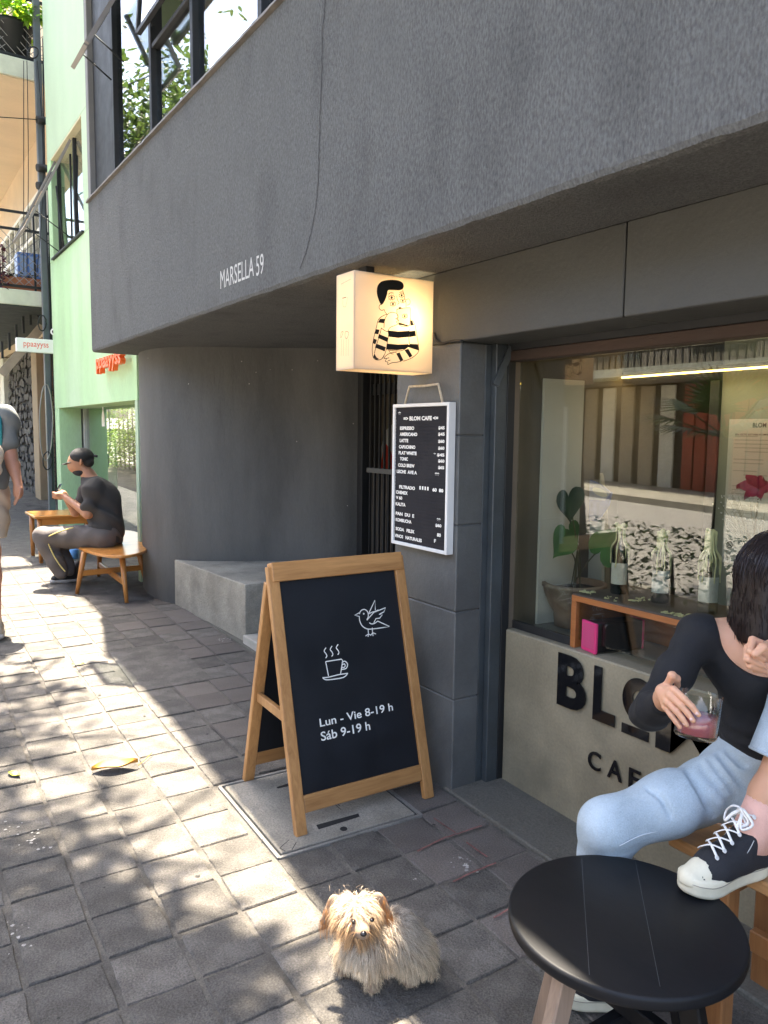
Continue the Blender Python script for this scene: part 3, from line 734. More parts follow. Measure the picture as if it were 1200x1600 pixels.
MB().tube([(2.56, 13.3 + .22 * math.cos(t), 1.12 + .22 * math.sin(t) * 1.0) for t in np.linspace(0, 2 * PI * 2.1, 60)], .018, 6).build('coil', m_black, hose)
MB().tube([(2.6, 13.3, 1.33), (2.53, 13.3, 1.34)], .012, 6).build('hook', m_alu, hose)

# awning railing under the lower balcony (dark stair rail)
rl = empty('canopy_frame', (2.0, 12.5, 2.7)); rl.parent = apt; rl.matrix_parent_inverse = pm(apt).inverted()
for k in range(6):
    p = onY(4 + k * 11, 560 - k * 13, 12.2 ); MB().bar(p, p + Vector((0, 0, .24)), .03, .03).build('post', m_black, rl)
MB().bar(onY(2, 585, 12.2), onY(66, 510, 12.2), .05, .12).build('rail', mat('weathered_beige', (.40, .33, .25), .8, var=.2), rl)

# pots and plants on the balconies
m_plant = translucent('pot_plant_leaf', (.14, .32, .02), .45, .4, (.45, .65, .03))
m_dkplant = translucent('dark_plant_leaf', (.03, .05, .03), .2, .5)
m_purple = translucent('purple_leaf', (.08, .01, .03), .3, .5)
def leaf_cloud(mb, centre, rad, n, size, seed, flat=.5, droop=.3):
    r = random.Random(seed); c = Vector(centre)
    for _ in range(n):
        d = Vector((r.gauss(0, 1), r.gauss(0, 1), r.gauss(0, 1))); d.normalize(); d *= r.random() ** .45
        p = c + Vector((d.x * rad[0], d.y * rad[1], d.z * rad[2]))
        add_leaf(mb, p, r, size * r.uniform(.65, 1.25), flat, droop)
def add_leaf(mb, p, r, L, flat=.5, droop=.3):
    az = r.uniform(0, 2 * PI); t = Vector((math.cos(az), math.sin(az), r.uniform(-.7, .25) * (1 - flat) - droop)).normalized()
    s_ = t.cross(Vector((r.gauss(0, .35), r.gauss(0, .35), 1))).normalized(); n = s_.cross(t); w_ = L * r.uniform(.36, .5)
    v = [p, p + t * L * .35 + s_ * w_ * .5 - n * L * .03, p + t * L * .75 + s_ * w_ * .36 - n * L * .07, p + t * L - n * L * .14, p + t * L * .75 - s_ * w_ * .36 - n * L * .07, p + t * L * .35 - s_ * w_ * .5 - n * L * .03, p + t * L * .5 + n * L * .04]
    mb.add(v, [(0, 1, 6), (1, 2, 6), (2, 3, 6), (3, 4, 6), (4, 5, 6), (5, 0, 6)])
pot = empty('balcony_planter', onY(15, 78, 11.62), 'black planter with bright green foliage on the top balcony', 'planter')
c = onY(18, 60, 11.7)
MB().lathe([(.20, 0), (.25, .44), (.28, .45), (.28, .50), (.24, .50), (.22, .46), (.0, .46)], (c.x, c.y, 6.345), 20).build('pot', m_black, pot)
lc = MB(); leaf_cloud(lc, (c.x, c.y, 7.05), (.42, .3, .42), 90, .17, 3); leaf_cloud(lc, onY(56, 20, 11.32), (.17, .10, .13), 46, .15, 4); leaf_cloud(lc, onY(20, 4, 11.36), (.3, .12, .2), 60, .17, 5)
lc.build('foliage', m_plant, pot)
st = MB(); st.tube([(c.x, c.y, 6.8), (c.x + .05, c.y, 7.1)], .015, 6); st.tube([(c.x, c.y, 6.8), tuple(onY(50, 28, 11.6))], .01, 6); st.build('stem', m_bark, pot)
tp = empty('terracotta_trough', (1.75, 11.75, 3.41), 'terracotta trough planter behind the lower balcony railing', 'planter')
MB().prism([(1.30, 11.62, 3.42), (1.36, 11.62, 3.415), (2.12, 11.62, 3.415), (2.2, 11.62, 3.60), (1.26, 11.62, 3.60)], (0, .28, 0)).build('trough', mat('terracotta', (.38, .14, .07), .8, var=.2), tp)
lc = MB(); leaf_cloud(lc, (1.75, 11.76, 3.64), (.4, .12, .07), 50, .09, 8); lc.build('foliage', m_dkplant, tp)
bb = empty('water_bottle_crate', (1.85, 11.95, 3.7), 'blue plastic crate standing on the lower balcony', 'crate')
MB().box((1.78, 11.92, 3.63), (2.15, 12.2, 4.0)).build('crate', mat('blue_plastic', (.08, .17, .42), .4), bb, .02, 2)
for k in range(3): MB().box((1.81 + k * .12, 11.91, 3.68), (1.89 + k * .12, 11.919, 3.95)).build('panel', mat('pale_blue', (.25, .36, .58), .4), bb)
boxo('stand', (1.8, 11.93, 3.402), (2.13, 12.19, 3.629), m_black, bb, 0)
pp = empty('trailing_plant', onY(2, 400, 11.4), 'purple trailing plant hanging by the lower balcony railing', 'plant')
lc = MB(); leaf_cloud(lc, onY(4, 415, 11.42), (.06, .06, .35), 60, .075, 12); lc.build('foliage', m_purple, pp)
st = MB().tube([onY(4, 385, 11.42), onY(4, 445, 11.42)], .008, 5); st.build('stem', m_bark, pp)
# ------------------------------------------------------------------ concrete seat in the niche
cb = empty('concrete_seat', (2.3, 5.6, .1), 'raw concrete seat block built into the curved grey niche', 'seat')
fp = [(2.125, 4.952), (3.12, 4.96), (3.22, 5.42), (3.05, 5.62), (2.80, 5.82), (2.50, 6.00), (2.34, 6.12), (2.20, 6.36), (2.12, 6.46), (2.045, 6.30)]
z1 = .49
sb = MB(); n_ = len(fp); NZ = 6
sb.prism([(x, y, .02) for x, y in fp], (0, 0, z1 - .02)); sb.build('block', m_bench_conc, cb, .008, 2)
stp = MB().box((2.10, 4.60, .02), (3.2, 4.945, .135)); stp.build('step', mat('pale_step', (.42, .40, .35), .8, var=.15, bump=.2), cb, .008, 2)

# ------------------------------------------------------------------ utility hatch in the paving
hn = [onG(347, 1230), onG(438, 1338), onG(653, 1273)]
hatch = empty('utility_hatch', (1.48, 2.74, 0), 'worn square concrete utility hatch set in the paving under the chalkboard sign', 'hatch')
m_hatch = mat('worn_concrete', (.27, .245, .20), .85, var=.2, scale=6, fine=.28, fscale=150, bump=.4, bscale=80, stain=(.16, .145, .12), stain_amt=.6, stain_scale=4)
A_, B_, C_ = hn[0], hn[1], hn[2]; D_ = A_ + (C_ - B_); cen = (A_ + C_) / 2
def inset(P, k): return cen + (P - cen) * k
fr = [Vector((p.x, p.y, G(p.y))) for p in (A_, B_, C_, D_)]
MB().prism([p + Vector((0, 0, -.03)) for p in [inset(q, 1.035) for q in fr]], (0, 0, .027)).build('pit', mat('hatch_gap', (.02, .02, .02), .9), hatch)
rim = MB()
for i in range(4):
    a, b = inset(fr[i], 1.03), inset(fr[(i + 1) % 4], 1.03); rim.bar(a + Vector((0, 0, -.006)), b + Vector((0, 0, -.006)), .014, .02)
rim.build('frame', mat('hatch_frame', (.20, .19, .17), .8, var=.25, fine=.2), hatch)
MB().prism([inset(q, .972) + Vector((0, 0, -.028)) for q in fr], (0, 0, .034)).build('lid', m_hatch, hatch, .004)
m_slot = mat('hatch_slot', (.015, .014, .013), .9)
def groundpoly(name, px, mt, par, dz=.0065):
    P = [onG(x, y, dz) for x, y in px]; MB().add(P, [tuple(range(len(P)))]).build(name, mt, par)
groundpoly('lifting_slot', [(494, 1289), (560, 1271), (562, 1276), (498, 1296)], m_slot, hatch)
groundpoly('lifting_slot', [(432, 1230), (456, 1222), (457, 1227), (434, 1232)], m_slot, hatch)
groundpoly('bolt_hole', [(537 + 6 * math.cos(t), 1295 + 3.6 * math.sin(t)) for t in np.linspace(0, 2 * PI, 13)[:-1]], m_slot, hatch)
ex_ = (onG(525, 1258) - onG(495, 1268)).normalized(); ey_ = Vector((0, 1, GS)).normalized()
put_text('lettering', 'E', mat('hatch_letter', (.05, .045, .04), .9), hatch, onG(523, 1257, .0065), -ey_ * 1.0, ex_ * -1.0 if False else (onG(523,1258)-onG(523,1266)).normalized(), .05, .05)
sc = MB()
for pts in (((437, 1325), (452, 1312)), ((456, 1328), (463, 1316)), ((437, 1325), (446, 1330))): stroke(sc, [onG(x, y, .0065) for x, y in pts], .003, (0, 0, 1))
sc.build('scratch', m_slot, hatch)

# ------------------------------------------------------------------ chalkboard A-frame
m_oak = wood('oiled_oak', (.50, .26, .095), (.30, .14, .045), 2, .42)
m_oakx = wood('oiled_oak_cross', (.50, .26, .095), (.30, .14, .045), 0, .42)
m_board = mat('blackboard_paint', (.006, .0075, .011), .5, var=.2, scale=5, fine=.1, spec=.35, rvar=.1)
m_chalk = mat('white_vinyl', (.80, .79, .74), .6, var=.04)
abd = empty('chalkboard_sign', (1.6, 2.75, 0), 'wooden A-frame chalkboard with opening hours, a bird and a cup standing on the hatch', 'sign')
FL, FR = onG(470, 1306), onG(669, 1247)           # front feet
BL_, = (onG(392, 1217),)                          # rear left foot
wx = (FR - FL); wx.z = 0; W_ = wx.length; wx.normalize(); fw_ = Vector((-wx.y, wx.x, 0))   # fw_ points away, along +y
if fw_.y < 0: fw_ = -fw_
SP = (BL_ - FL).dot(fw_)                          # spread front to back
# top height: the top left corner is above the middle of the spread
HT = 0
for it in range(200):
    z = .6 + it * .004; P_ = FL + fw_ * SP * .52; P_ = Vector((P_.x, P_.y, z))
    d_ = np.array(P_) - _C; zc_ = d_ @ _F; yy = 800 - F_PX * (d_ @ _U) / zc_
    if yy < 881: HT = z; break
fb = FL.z
apex = FL + fw_ * SP * .52; 
up_f = (Vector((0, 0, HT)) + fw_ * SP * .52 - Vector((0, 0, fb))); Lf = up_f.length; up_f.normalize()
nf = wx.cross(up_f).normalized()                  # front face normal
if nf.y > 0: nf = -nf
O = FL + Vector((0, 0, .001)); PW, TH = .048, .028
def fr_pt(u, v, off=0.0): return O + wx * (u * W_) + up_f * (v * Lf) + nf * off
def fbar(name, a, b, w, t, m_, par, normal, bev=.004):
    return MB().bar(a, b, w, t, normal).build(name, m_, par, bev, 2)
frame = empty('front_leaf', O); frame.parent = abd; frame.matrix_parent_inverse = pm(abd).inverted()
for u in (0.0, 1.0):
    fbar('leg', fr_pt(u, 0), fr_pt(u, .985), PW, TH, m_oak, frame, nf)
s_ = PW / 2 / W_
fbar('rail', fr_pt(s_, .105), fr_pt(1 - s_, .105), .066, TH * .8, m_oakx, frame, nf)
fbar('rail', fr_pt(s_ * .2 - .02, .962, -.0025), fr_pt(1.02, .962, -.0025), .078, TH + .022, m_oakx, frame, nf)
MB().obox(fr_pt(.5, .535, -.004), wx * (W_ / 2 - PW / 2 + .004), up_f * Lf * .40, nf * .004).build('blackboard', m_board, frame)
rear = empty('rear_leaf', O); rear.parent = abd; rear.matrix_parent_inverse = pm(abd).inverted()
up_r = (up_f - fw_ * 2 * up_f.dot(fw_)).normalized(); nr = wx.cross(up_r).normalized()
if nr.y < 0: nr = -nr
OB = O + fw_ * SP; OB.z = G(OB.y) + .001
Lr = (HT - OB.z) / up_r.z - .01
def rr_pt(u, v, off=0.0): return OB + wx * (u * W_) + up_r * (v * Lr) + nr * off
for u in (0.0, 1.0): fbar('leg', rr_pt(u, 0), rr_pt(u, .93), PW, TH, m_oak, rear, nr)
fbar('rail', rr_pt(s_, .105), rr_pt(1 - s_, .105), .066, TH * .8, m_oakx, rear, nr)
MB().obox(rr_pt(.5, .52, -.004), wx * (W_ / 2 - PW / 2 + .004), up_r * Lr * .40, nr * .004).build('blackboard', m_board, rear)
for u in (0.0, 1.0):
    fbar('side_stretcher', fr_pt(u, .42, -.014), rr_pt(u, .42, -.014), .022, .04, m_oak, abd, (0, 0, 1))
# drawings and hours on the front board; they sit 1 mm proud of it
def bpx(x, y):
    """photo pixel -> point on the board face"""
    d = Vector(ray(x, y)); p0 = fr_pt(.5, .535, .0012); c0 = Vector(_C); t = (p0 - c0).dot(nf) / d.dot(nf); return c0 + d * t
def cpx(x, y): return bpx(360 + x * .3249, 830 + y * .325)      # from an enlarged crop of the board
dr = MB(); LW = .0042
def S(pts, closed=False, k=6, w=LW): stroke(dr, [Vector(p) for p in spline([np.array(cpx(*q)) for q in pts], k, closed)], w, nf, closed)
def Ln(pts, w=LW): stroke(dr, [cpx(*q) for q in pts], w, nf)
S([(620, 398), (628, 382), (645, 376), (660, 388), (663, 410), (656, 425)])                        # head
Ln([(620, 392), (598, 404), (620, 410)])
S([(620, 408), (622, 430), (634, 455), (660, 470), (700, 468), (735, 463)])                        # belly
Ln([(735, 463), (765, 458), (708, 432)])
Ln([(664, 398), (695, 332), (697, 380)]); S([(664, 398), (680, 390), (697, 385), (712, 378)])
Ln([(656, 428), (690, 390), (746, 368), (738, 388), (715, 400), (730, 402), (718, 418), (700, 420), (690, 440)])
S([(668, 440), (680, 446), (695, 442), (708, 432)])
Ln([(662, 468), (664, 494), (650, 504)]); Ln([(664, 494), (662, 508)]); Ln([(664, 494), (676, 500)])
Ln([(682, 464), (684, 488), (674, 502)]); Ln([(684, 488), (686, 504)]); Ln([(684, 488), (700, 494)])
dr.build('bird_drawing', m_chalk, frame); ey = MB(); c = cpx(641, 397); ey.lathe([(.0, 0), (.004, .0005)], c, 10, axis=nf); ey.build('bird_eye', m_chalk, frame)
dr = MB()
Ln([(458, 627), (534, 615), (540, 622), (530, 686), (528, 688)]); Ln([(458, 627), (472, 697)])
S([(443, 704), (470, 702), (520, 690), (565, 683)]); S([(443, 704), (460, 714), (500, 711), (545, 702), (565, 683)])
S([(536, 632), (550, 625), (563, 638), (558, 658), (540, 664), (533, 660)]); S([(537, 643), (548, 638), (552, 648), (544, 656), (535, 652)])
for q in (0, 1, 2):
    x0 = 456 + q * 29; y0 = 560 - q * 8
    S([(x0 + 4, y0), (x0 - 5, y0 + 16), (x0 + 3, y0 + 28), (x0 + 8, y0 + 40), (x0 + 2, y0 + 50)])
dr.build('cup_drawing', m_chalk, frame)
for body, a, b, h in (('Lun - Vie 8-19 h', (432, 942), (783, 862), .033), ('Sáb 9-19 h', (438, 1010), (674, 955), .036)):
    p, q = cpx(*a), cpx(*b); xa = (q - p).normalized(); ya = nf.cross(xa).normalized()
    if ya.z < 0: ya = -ya
    put_text('lettering', body, m_chalk, frame, p, xa, ya, (q - p).length, h, 0, .012)

# ------------------------------------------------------------------ light box sign
YB = 2.693
lb = empty('light_box_sign', (1.83, 2.76, 2.0), 'glowing cream light box sign with a striped shirt coffee drinker under the soffit', 'sign')
def panel_mat(name, col):
    m = bpy.data.materials.new(name); m.use_nodes = True; nt = m.node_tree; nt.nodes.clear(); L = nt.links.new
    out = _n(nt, 'ShaderNodeOutputMaterial'); a = _n(nt, 'ShaderNodeBsdfDiffuse'); b = _n(nt, 'ShaderNodeBsdfTranslucent'); mx = _n(nt, 'ShaderNodeMixShader'); mx.inputs[0].default_value = .62
    a.inputs[0].default_value = (*col, 1); b.inputs[0].default_value = (*col, 1)
    L(a.outputs[0], mx.inputs[1]); L(b.outputs[0], mx.inputs[2]); L(mx.outputs[0], out.inputs[0]); return m
m_opal = panel_mat('opal_acrylic', (.90, .80, .66))
x0, x1, zb, zt = 1.631, 2.026, 1.811, 2.198; dpt = .142
def quad(name, P, m_, par): return MB().add(P, [(0, 1, 2, 3)]).build(name, m_, par, recalc=False)
t = .004
boxo('face', (x0, YB, zb), (x1, YB + t, zt), m_opal, lb, 0)
boxo('back', (x0, YB + dpt - t, zb), (x1, YB + dpt, zt), m_opal, lb, 0)
boxo('side', (x0, YB + t, zb + t), (x0 + t, YB + dpt - t, zt - t), m_opal, lb, 0)
boxo('bottom', (x0, YB + t, zb), (x1, YB + dpt - t, zb + t), m_opal, lb, 0)
boxo('top', (x0, YB + t, zt - t), (x1 - .12, YB + dpt - t, zt), m_opal, lb, 0)
boxo('mount', (x1 - .006, YB + .05, zb + .004), (x1 + .002, YB + .09, zt - .004), m_black, lb, 0)
boxo('hanger', (x0 + .08, YB + .04, zt), (x0 + .12, YB + .10, ZS), m_black, lb, 0)
bl = bpy.data.lights.new('bulb', 'POINT'); bl.energy = .58; bl.color = (1.0, .83, .50); bl.shadow_soft_size = .03
blo = link(bpy.data.objects.new('bulb', bl)); blo.parent = lb; blo.matrix_parent_inverse = pm(lb).inverted()
bpos = onY(640, 500, YB) + Vector((0, .085, 0)); blo.location = bpos
cab = MB(); cab.tube([Vector(p) for p in spline([np.array(onX(x, y, XF - .01)) for x, y in ((678, 520), (683, 533), (692, 537), (706, 533), (722, 533))], 6)], .006, 6); cab.build('cable', m_black, lb)
# printed figure, traced on the face
m_ink = mat('black_ink', (.008, .007, .006), .5); m_cup = mat('white_print', (.8, .78, .7), .5); m_iris = mat('rust_print', (.35, .08, .03), .5)
def ap(x, y): return onY(500 + x * .2, 400 + y * .2, YB - .0012)
art = MB(); AW = .0026; NY = (0, -1, 0)
def AS(pts, closed=False, w=AW, k=5): stroke(art, [Vector(p) for p in spline([np.array(ap(*q)) for q in pts], k, closed)], w, NY, closed)
def AF(pts, sm=0, mb=None, off=0.0):
    P = spline([np.array(ap(*q)) for q in pts], sm, True) if sm else [np.array(ap(*q)) for q in pts]
    bm = bmesh.new(); vs_ = [bm.verts.new(Vector(p) + Vector((0, -off, 0))) for p in P]; es = [bm.edges.new((vs_[i], vs_[(i + 1) % len(vs_)])) for i in range(len(vs_))]
    bmesh.ops.triangle_fill(bm, use_beauty=True, edges=es); bm.verts.index_update()
    (mb or art).add([v.co[:] for v in bm.verts], [tuple(v.index for v in f.verts) for f in bm.faces]); bm.free()
AF([(475, 378), (455, 335), (444, 285), (450, 235), (480, 200), (540, 187), (600, 189), (640, 205), (654, 230), (648, 255), (620, 268), (570, 266), (532, 268), (524, 300), (508, 345), (490, 375)], 5)   # hair
AS([(645, 262), (655, 300), (665, 340), (672, 365), (672, 400)]); AS([(672, 345), (690, 335), (704, 350), (700, 376), (680, 384)]); AS([(484, 378), (465, 385), (463, 410), (480, 424), (498, 420)])
AS([(500, 415), (510, 440), (525, 455)]); AS([(600, 310), (604, 340), (618, 365), (605, 378)]); AS([(535, 300), (550, 288), (575, 290)]); AS([(620, 285), (640, 280), (655, 288)])
AF([(612, 408), (622, 398), (636, 402), (638, 412)], 4)
for (cx, cy, s) in ((560, 325, 24), (570, 375, 22), (638, 308, 21), (647, 350, 20), (662, 470, 20)):
    AS([(cx - s, cy), (cx - s * .3, cy - s * .62), (cx + s * .5, cy - s * .55), (cx + s, cy), (cx + s * .4, cy + s * .6), (cx - s * .4, cy + s * .6)], True, AW * .8)
    AF([(cx + s * .4 * math.cos(a), cy + s * .48 * math.sin(a)) for a in np.linspace(0, 2 * PI, 9)[:-1]])
    for a in np.linspace(-2.6, -.5, 5): stroke(art, [ap(cx + s * .95 * math.cos(a), cy + s * .8 * math.sin(a)), ap(cx + s * 1.3 * math.cos(a), cy + s * 1.15 * math.sin(a))], AW * .7, NY)
    for a in np.linspace(.6, 2.5, 4): stroke(art, [ap(cx + s * .9 * math.cos(a), cy + s * .75 * math.sin(a)), ap(cx + s * 1.25 * math.cos(a), cy + s * 1.1 * math.sin(a))], AW * .7, NY)
# shirt outline
AS([(525, 455), (490, 468), (455, 500), (440, 560), (420, 640), (408, 720), (415, 790), (445, 812), (480, 805), (500, 775)])
AS([(706, 490), (740, 530), (755, 610), (770, 700), (770, 745), (740, 780), (700, 805), (650, 822)])
AS([(540, 590), (528, 660), (515, 740), (490, 800)]); AS([(697, 570), (694, 640), (700, 690)]); AS([(480, 560), (465, 620), (440, 700), (425, 760)])
AS([(530, 735), (600, 742), (650, 735), (700, 700)])
# stripes
for poly in ([(470, 490), (512, 492), (500, 525), (452, 520)], [(437, 572), (466, 576), (455, 612), (424, 606)], [(420, 645), (445, 655), (432, 690), (414, 682)],
             [(530, 582), (610, 590), (694, 584), (695, 632), (610, 640), (536, 630)], [(522, 684), (610, 692), (690, 688), (700, 705), (660, 728), (600, 736), (516, 730)],
             [(697, 588), (745, 583), (750, 625), (697, 634)], [(706, 500), (722, 508), (736, 540), (706, 546)], [(700, 686), (766, 690), (772, 738), (745, 730), (690, 712)],
             [(462, 610), (535, 640), (526, 672), (452, 640)], [(440, 685), (515, 712), (505, 745), (430, 715)], [(425, 760), (440, 790), (462, 806), (440, 812), (416, 790)],
             [(595, 762), (622, 752), (652, 815), (628, 824)], [(660, 735), (690, 725), (722, 780), (700, 795)], [(610, 535), (690, 552), (700, 545), (620, 520)]): AF(poly)
# hands and mug outline
AS([(500, 560), (505, 500), (530, 455), (560, 440), (600, 450), (612, 480), (590, 490), (615, 500), (595, 515), (610, 530), (580, 545), (545, 560), (525, 590), (480, 565)])
AS([(600, 752), (560, 755), (520, 775), (500, 800), (520, 800), (510, 822), (530, 830), (530, 848), (560, 835), (600, 830), (635, 822)]); AS([(540, 742), (555, 762), (575, 765)]); AS([(520, 800), (540, 795)]); AS([(530, 820), (550, 812)])
AS([(600, 425), (610, 415), (690, 404), (706, 415), (704, 500), (695, 545), (640, 550), (618, 530), (606, 480)], True)
# small prints on the street side of the box
def ap2(x, y): return onX(500 + x * .2, 400 + y * .2, x0 - .0012)
NX = (-1, 0, 0)
def as2(pts, closed=False, w=.001): stroke(art, [Vector(p) for p in spline([np.array(ap2(*q)) for q in pts], 4, closed)], w, NX, closed)
art.build('printed_figure', m_ink, lb)
art2, art = art, MB()
as2([(175, 330), (205, 322)], w=.003); as2([(178, 345), (180, 390), (200, 395), (212, 345), (215, 320)]); as2([(165, 220), (240, 180)]); as2([(165, 600), (162, 640), (175, 615), (180, 590)], True, .002); as2([(200, 590), (196, 630), (210, 645), (224, 600)], True, .002)
for x in (168, 185, 205, 222): as2([(x, 650), (x - 2, 780)])
art.build('side_print', mat('brown_ink', (.10, .06, .04), .5), lb)
cupf = MB(); AF([(604, 426), (612, 418), (690, 408), (702, 417), (700, 500), (691, 541), (642, 546), (621, 528), (610, 480)], 0, cupf, -.0006); cupf.build('printed_mug', panel_mat('white_print_film', (.92, .88, .78)), lb)

# ------------------------------------------------------------------ letterboard menu
men = empty('letterboard_menu', (XF - .03, 2.73, 1.36), 'black letterboard menu in a white frame hanging on the grey pillar', 'menu board')
ty0, ty1, tz0, tz1 = 2.936, 2.522, 1.045, 1.684; XM = XF - .034
m_felt = mat('black_felt', (.012, .011, .014), .9, var=.1)
lean = Vector((0, .016, 0))
boxo('felt', (XM + .004, ty1 + .014, tz0 + .014), (XF - .003, ty0 - .014, tz1 - .014), m_felt, men, 0)
for k in range(40):
    z = tz0 + .022 + k * .0152
    boxo('groove', (XM + .0022, ty1 + .016, z), (XM + .0039, ty0 - .016, z + .009), m_felt, men, 0)
m_wframe = mat('white_frame', (.72, .72, .70), .45, var=.04)
boxo('frame_bar', (XM - .006, ty1, tz0), (XF - .002, ty1 + .015, tz1), m_wframe, men, .002)
boxo('frame_bar', (XM - .006, ty0 - .015, tz0), (XF - .002, ty0, tz1), m_wframe, men, .002)
boxo('frame_bar', (XM - .006, ty1 + .0152, tz0), (XF - .002, ty0 - .0152, tz0 + .015), m_wframe, men, .002)
boxo('frame_bar', (XM - .006, ty1 + .0152, tz1 - .015), (XF - .002, ty0 - .0152, tz1), m_wframe, men, .002)
hp = [onX(x, y, XM + .012) for x, y in ((632, 634), (640, 604), (664, 603), (685, 600), (692, 630))]
MB().tube(hp, .0055, 8).build('rope_handle', mat('rope', (.55, .48, .36), .9, var=.2, scale=60, bump=.4, bscale=200), men)
MB().lathe([(0, -.009), (.009, -.003), (.009, .003), (0, .009)], hp[-1] + Vector((-.004, -.004, 0)), 10).build('knot', MATS['rope'], men)
def mrow(t, x, y, x2, h=.0125, par=men):
    """one row of push letters; x,y in a crop of the board (scale .2125), x2 = right end"""
    p = onX(560 + x * .2125, 560 + y * .2125, XM + .0008); q = onX(560 + x2 * .2125, 560 + y * .2125, XM + .0008)
    put_text('letters', t, m_chalk, par, (p.x, p.y, p.z), (0, -1, 0), (0, 0, 1), abs(p.y - q.y), h * (1.5 if 'BLOM' in t else 1.25), .0, .045)
rows = [('*', 292, 418, 312), ('=> BLOM CAFE <=', 332, 458, 586), ('ESPRESSO', 306, 526, 410), ('$45', 588, 526, 634), ('AMERICANO', 304, 570, 432), ('$45', 586, 572, 634), ('LATTE', 304, 616, 366), ('$60', 586, 624, 632),
        ('CAPUCHINO', 298, 662, 418), ('$60', 586, 674, 632), ('FLAT WHITE', 296, 706, 428), ('* $45', 552, 722, 632), ('TONIC', 306, 750, 364), ('$60', 586, 768, 632), ('COLD BREW', 292, 796, 412), ('$65', 586, 816, 630),
        ('LECHE  AVE A', 282, 842, 430), ('**', 562, 864, 594), ('FILTRADO', 300, 956, 416), ('- - - -', 448, 964, 516), ('60  80', 544, 978, 624), ('CHEMEX', 276, 994, 362), ('V 60', 276, 1034, 322), ('KALITA', 274, 1080, 346),
        ('PAN  DU  E', 274, 1150, 410), ('KOMBUCHA', 274, 1196, 390), ('**', 576, 1198, 604), ('$60', 566, 1240, 610), ('SODA   FELIX', 274, 1262, 412), ('VINOS   NATURALES', 266, 1312, 466), ('80', 578, 1310, 606), ('F', 556, 1354, 570)]
for t_, a_, y_, b_ in rows: mrow(t_, a_, y_, b_)

# ------------------------------------------------------------------ mid-century tables used as benches, farther along
m_teak = wood('teak', (.56, .25, .06), (.36, .14, .03), 0, .28, 5.0, .4)
m_teakz = wood('teak_leg', (.50, .22, .055), (.32, .125, .03), 2, .35, 5.0, .2)
def tapered_leg(a, b, r0, r1, par, m_=None):
    MB().tube([a, Vector(a).lerp(Vector(b), .5), b], [r0, (r0 + r1) / 2 * 1.03, r1], 10).build('leg', m_ or m_teakz, par)
ov = empty('oval_bench', (1.8, 7.0, G(7)), 'low oval teak bench with splayed legs and crossed stretcher beside the grey wall', 'bench')
feet = [onG(198, 942), onG(120, 928), onG(154, 900), onG(229, 915)]
cen_ = sum((Vector((p.x, p.y, 0)) for p in feet), Vector()) / 4
ztop = .525
ov_out = []
ctrl = [onZ(x, y, ztop) for x, y in ((108, 843), (118, 852), (150, 864), (190, 868), (222, 862), (237, 850), (230, 838), (205, 829), (170, 829), (135, 836))]
ov_out = [Vector(p) for p in spline([np.array(p) for p in ctrl], 5, True)]
tb = MB(); tb.prism([p + Vector((0, 0, -.026)) for p in ov_out], (0, 0, .026)); tb.build('top', m_teak, ov, .008, 2)
tops = []
for p in feet:
    q = Vector((p.x, p.y, 0)).lerp(cen_, .24); tops.append(Vector((q.x, q.y, ztop - .026))); tapered_leg((p.x, p.y, G(p.y)), tops[-1], .016, .026, ov)
for a_, b_ in ((0, 2), (1, 3)):
    pa = Vector(feet[a_]).lerp(tops[a_], .55); pb = Vector(feet[b_]).lerp(tops[b_], .55); pa.z = pb.z = .30 + (.012 if a_ else -.02)
    MB().bar(pa, pb, .024, .05).build('stretcher', m_teak, ov, .004)
rt = empty('rectangular_bench', (1.5, 8.7, G(8.7)), 'taller teak table bench with straight legs behind the seated man', 'bench')
za = .675
f1, f2 = onG(54, 897), onG(62, 877)
c1 = onZ(45, 799, za)
P = [onZ(45, 801, za), onZ(50, 790, za), Vector((2.0, 9.35, za)), Vector((2.0, 8.55, za))]
P = [Vector((1.33, 8.42, za)), Vector((1.33, 9.02, za)), Vector((2.02, 9.02, za)), Vector((2.02, 8.42, za))]
MB().prism([p + Vector((0, 0, -.028)) for p in P], (0, 0, .028)).build('top', m_teak, rt, .01, 2)
for (x, y) in ((1.39, 8.48), (1.39, 8.96), (1.96, 8.48), (1.96, 8.96)): tapered_leg((x, y, G(y)), (x, y, za - .028), .020, .028, rt)
MB().box((1.39, 8.46, za - .10), (1.96, 8.485, za - .029)).build('apron', m_teak, rt)
MB().box((1.385, 8.49, .39), (1.41, 8.95, .42)).build('stretcher', m_teak, rt)

# ------------------------------------------------------------------ round black table and slatted bench on the right
m_blackwood = mat('black_stained_wood', (.006, .0065, .008), .5, var=.3, scale=4, fine=.1, bump=.03, bscale=14, stretch=(1, .3, 1), spec=.28, rvar=.06)
m_greywood = wood('worn_grey_wood', (.34, .24, .17), (.20, .14, .10), 2, .6)
ZT = .455
E_ = [onZ(x, y, ZT) for x, y in ((795, 1405), (1168, 1480), (955, 1327), (1008, 1548))]
tc_ = (E_[0] + E_[1] + E_[2] + E_[3]) / 4; RT = sum((p - tc_).length for p in E_) / 4
rtb = empty('round_table', (tc_.x, tc_.y, G(tc_.y)), 'low round black stained table with grey wooden legs', 'table')
Q_ = (0, 0, 0)
tp_ = MB()
tp_.lathe([(0, ZT - .03), (RT - .006, ZT - .03), (RT - .001, ZT - .027), (RT, ZT - .022), (RT, ZT - .008), (RT - .002, ZT - .002), (RT - .007, ZT), (0, ZT)], (tc_.x, tc_.y, 0), 72)
tp_.build('top', m_blackwood, rtb)
sm2 = MB()                                          # fine pale glue lines between the boards
